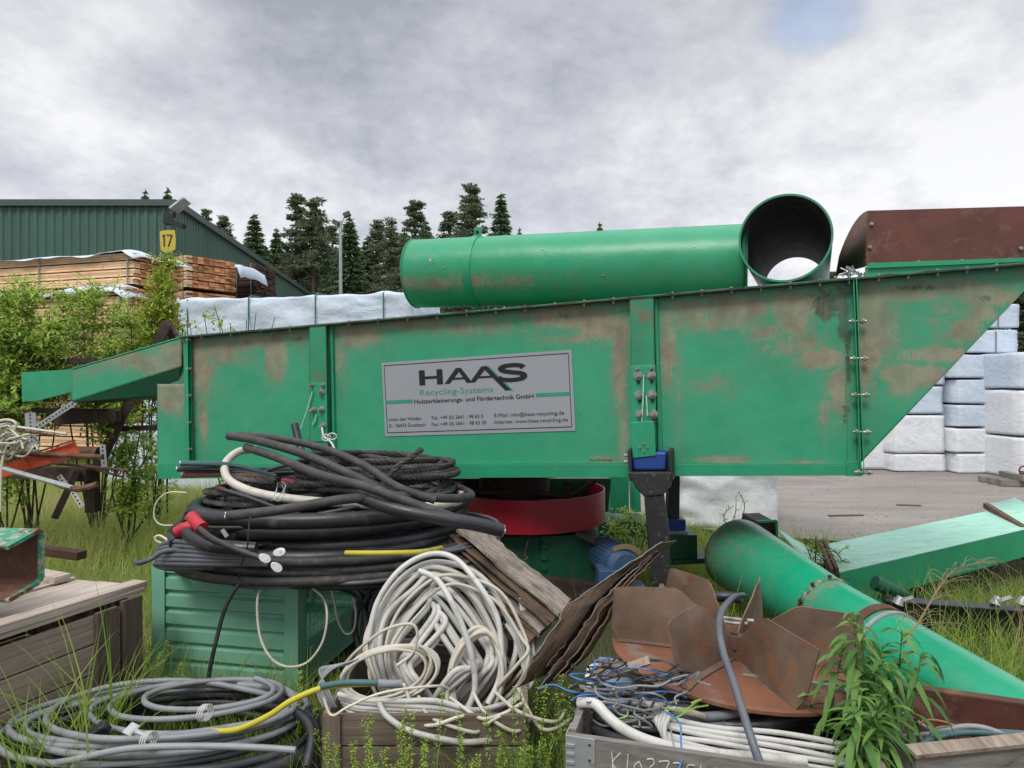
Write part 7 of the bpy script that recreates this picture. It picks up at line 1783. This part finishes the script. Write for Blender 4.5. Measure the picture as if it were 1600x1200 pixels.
# yellow number sign
sgp = thing('number_sign', (X(261,8.3), 8.3, 0), 'small yellow number sign reading 17 on a stake above the shrub', 'sign')
mb = MB(); mb.tube([(X(261,8.3), 8.3, 0), (X(261,8.3), 8.3, P(0,400,8.3).z)], .012, 6); mb.build('stake', M['rust_dark'], sgp)
rr = random.Random(2); c_ = P(261, 376, 8.25); pl = [c_+Vector((sx*.088+rr.uniform(-.012,.012), 0, sz_*.125+rr.uniform(-.012,.012))) for sx, sz_ in ((-1,-1),(0,-1.12),(1,-.9),(1.12,0),(1,1),(0,1.1),(-1,.95),(-1.05,0))]
mb = MB(); mb.prism(pl, (0,.006,0)); bd = mb.build('sign_board', M['yellow'], sgp)
mb = MB(); f_ = Vector((0,-.003,0))
for pts in ([(-.055,.05),(-.035,.075),(-.035,-.07)],[(-.005,.07),(.06,.07),(.015,-.07)]): mb.tube([c_+f_+Vector((a, 0, b_)) for a, b_ in pts], .009, 4)
mb.build('numeral', M['stem'], bd)

# ================= gravel and scraps on the yard =================
rs = np.random.RandomState(21); n = 2600; x = rs.uniform(1.9, 9, n); y = 6.3+rs.beta(1, 2.2, n)*8; k = inpoly(x, y, road); x, y = x[k], y[k]; n = len(x)
s_ = .004+.012*rs.rand(n)**3; base = np.stack([x, y, np.full(n, .076)], 1); tv = np.array([(1,0,0),(-.5,.87,0),(-.5,-.87,0),(0,0,.9)]); a = rs.rand(n)*6.28
ro = np.stack([np.stack([np.cos(a), -np.sin(a), 0*a], 1), np.stack([np.sin(a), np.cos(a), 0*a], 1), np.stack([0*a, 0*a, 1+0*a], 1)], 1)
V = (np.einsum('nij,kj->nki', ro, tv)*s_[:, None, None]+base[:, None, :]).reshape(-1, 3); Fq = ((np.arange(n)*4)[:, None, None]+np.array([(0,1,3),(1,2,3),(2,0,3)])[None]).reshape(-1, 3)
tag(quadmesh('gravel', V, Fq, M['wood_grey']), 'loose gravel and wood crumbs scattered over the asphalt yard', 'gravel', kind='stuff')
for i, (px, py, l_, an) in enumerate(((1322,806,.45,5),(1420,790,.3,-12))):
    g_ = G(px, py, .08); mb = MB(); mb.box(g_+Vector((0,0,.008)), (l_,.03,.014), Euler((0,0,R(an))).to_matrix()); tag(mb.build('wood_splinter', M['wood_old']), ('wood splinter nearest on the asphalt, longest','short splinter beyond the longest one','splinter near the white bale','splinter before the wrapped stacks')[i], 'splinter', 'wood splinters on the asphalt')
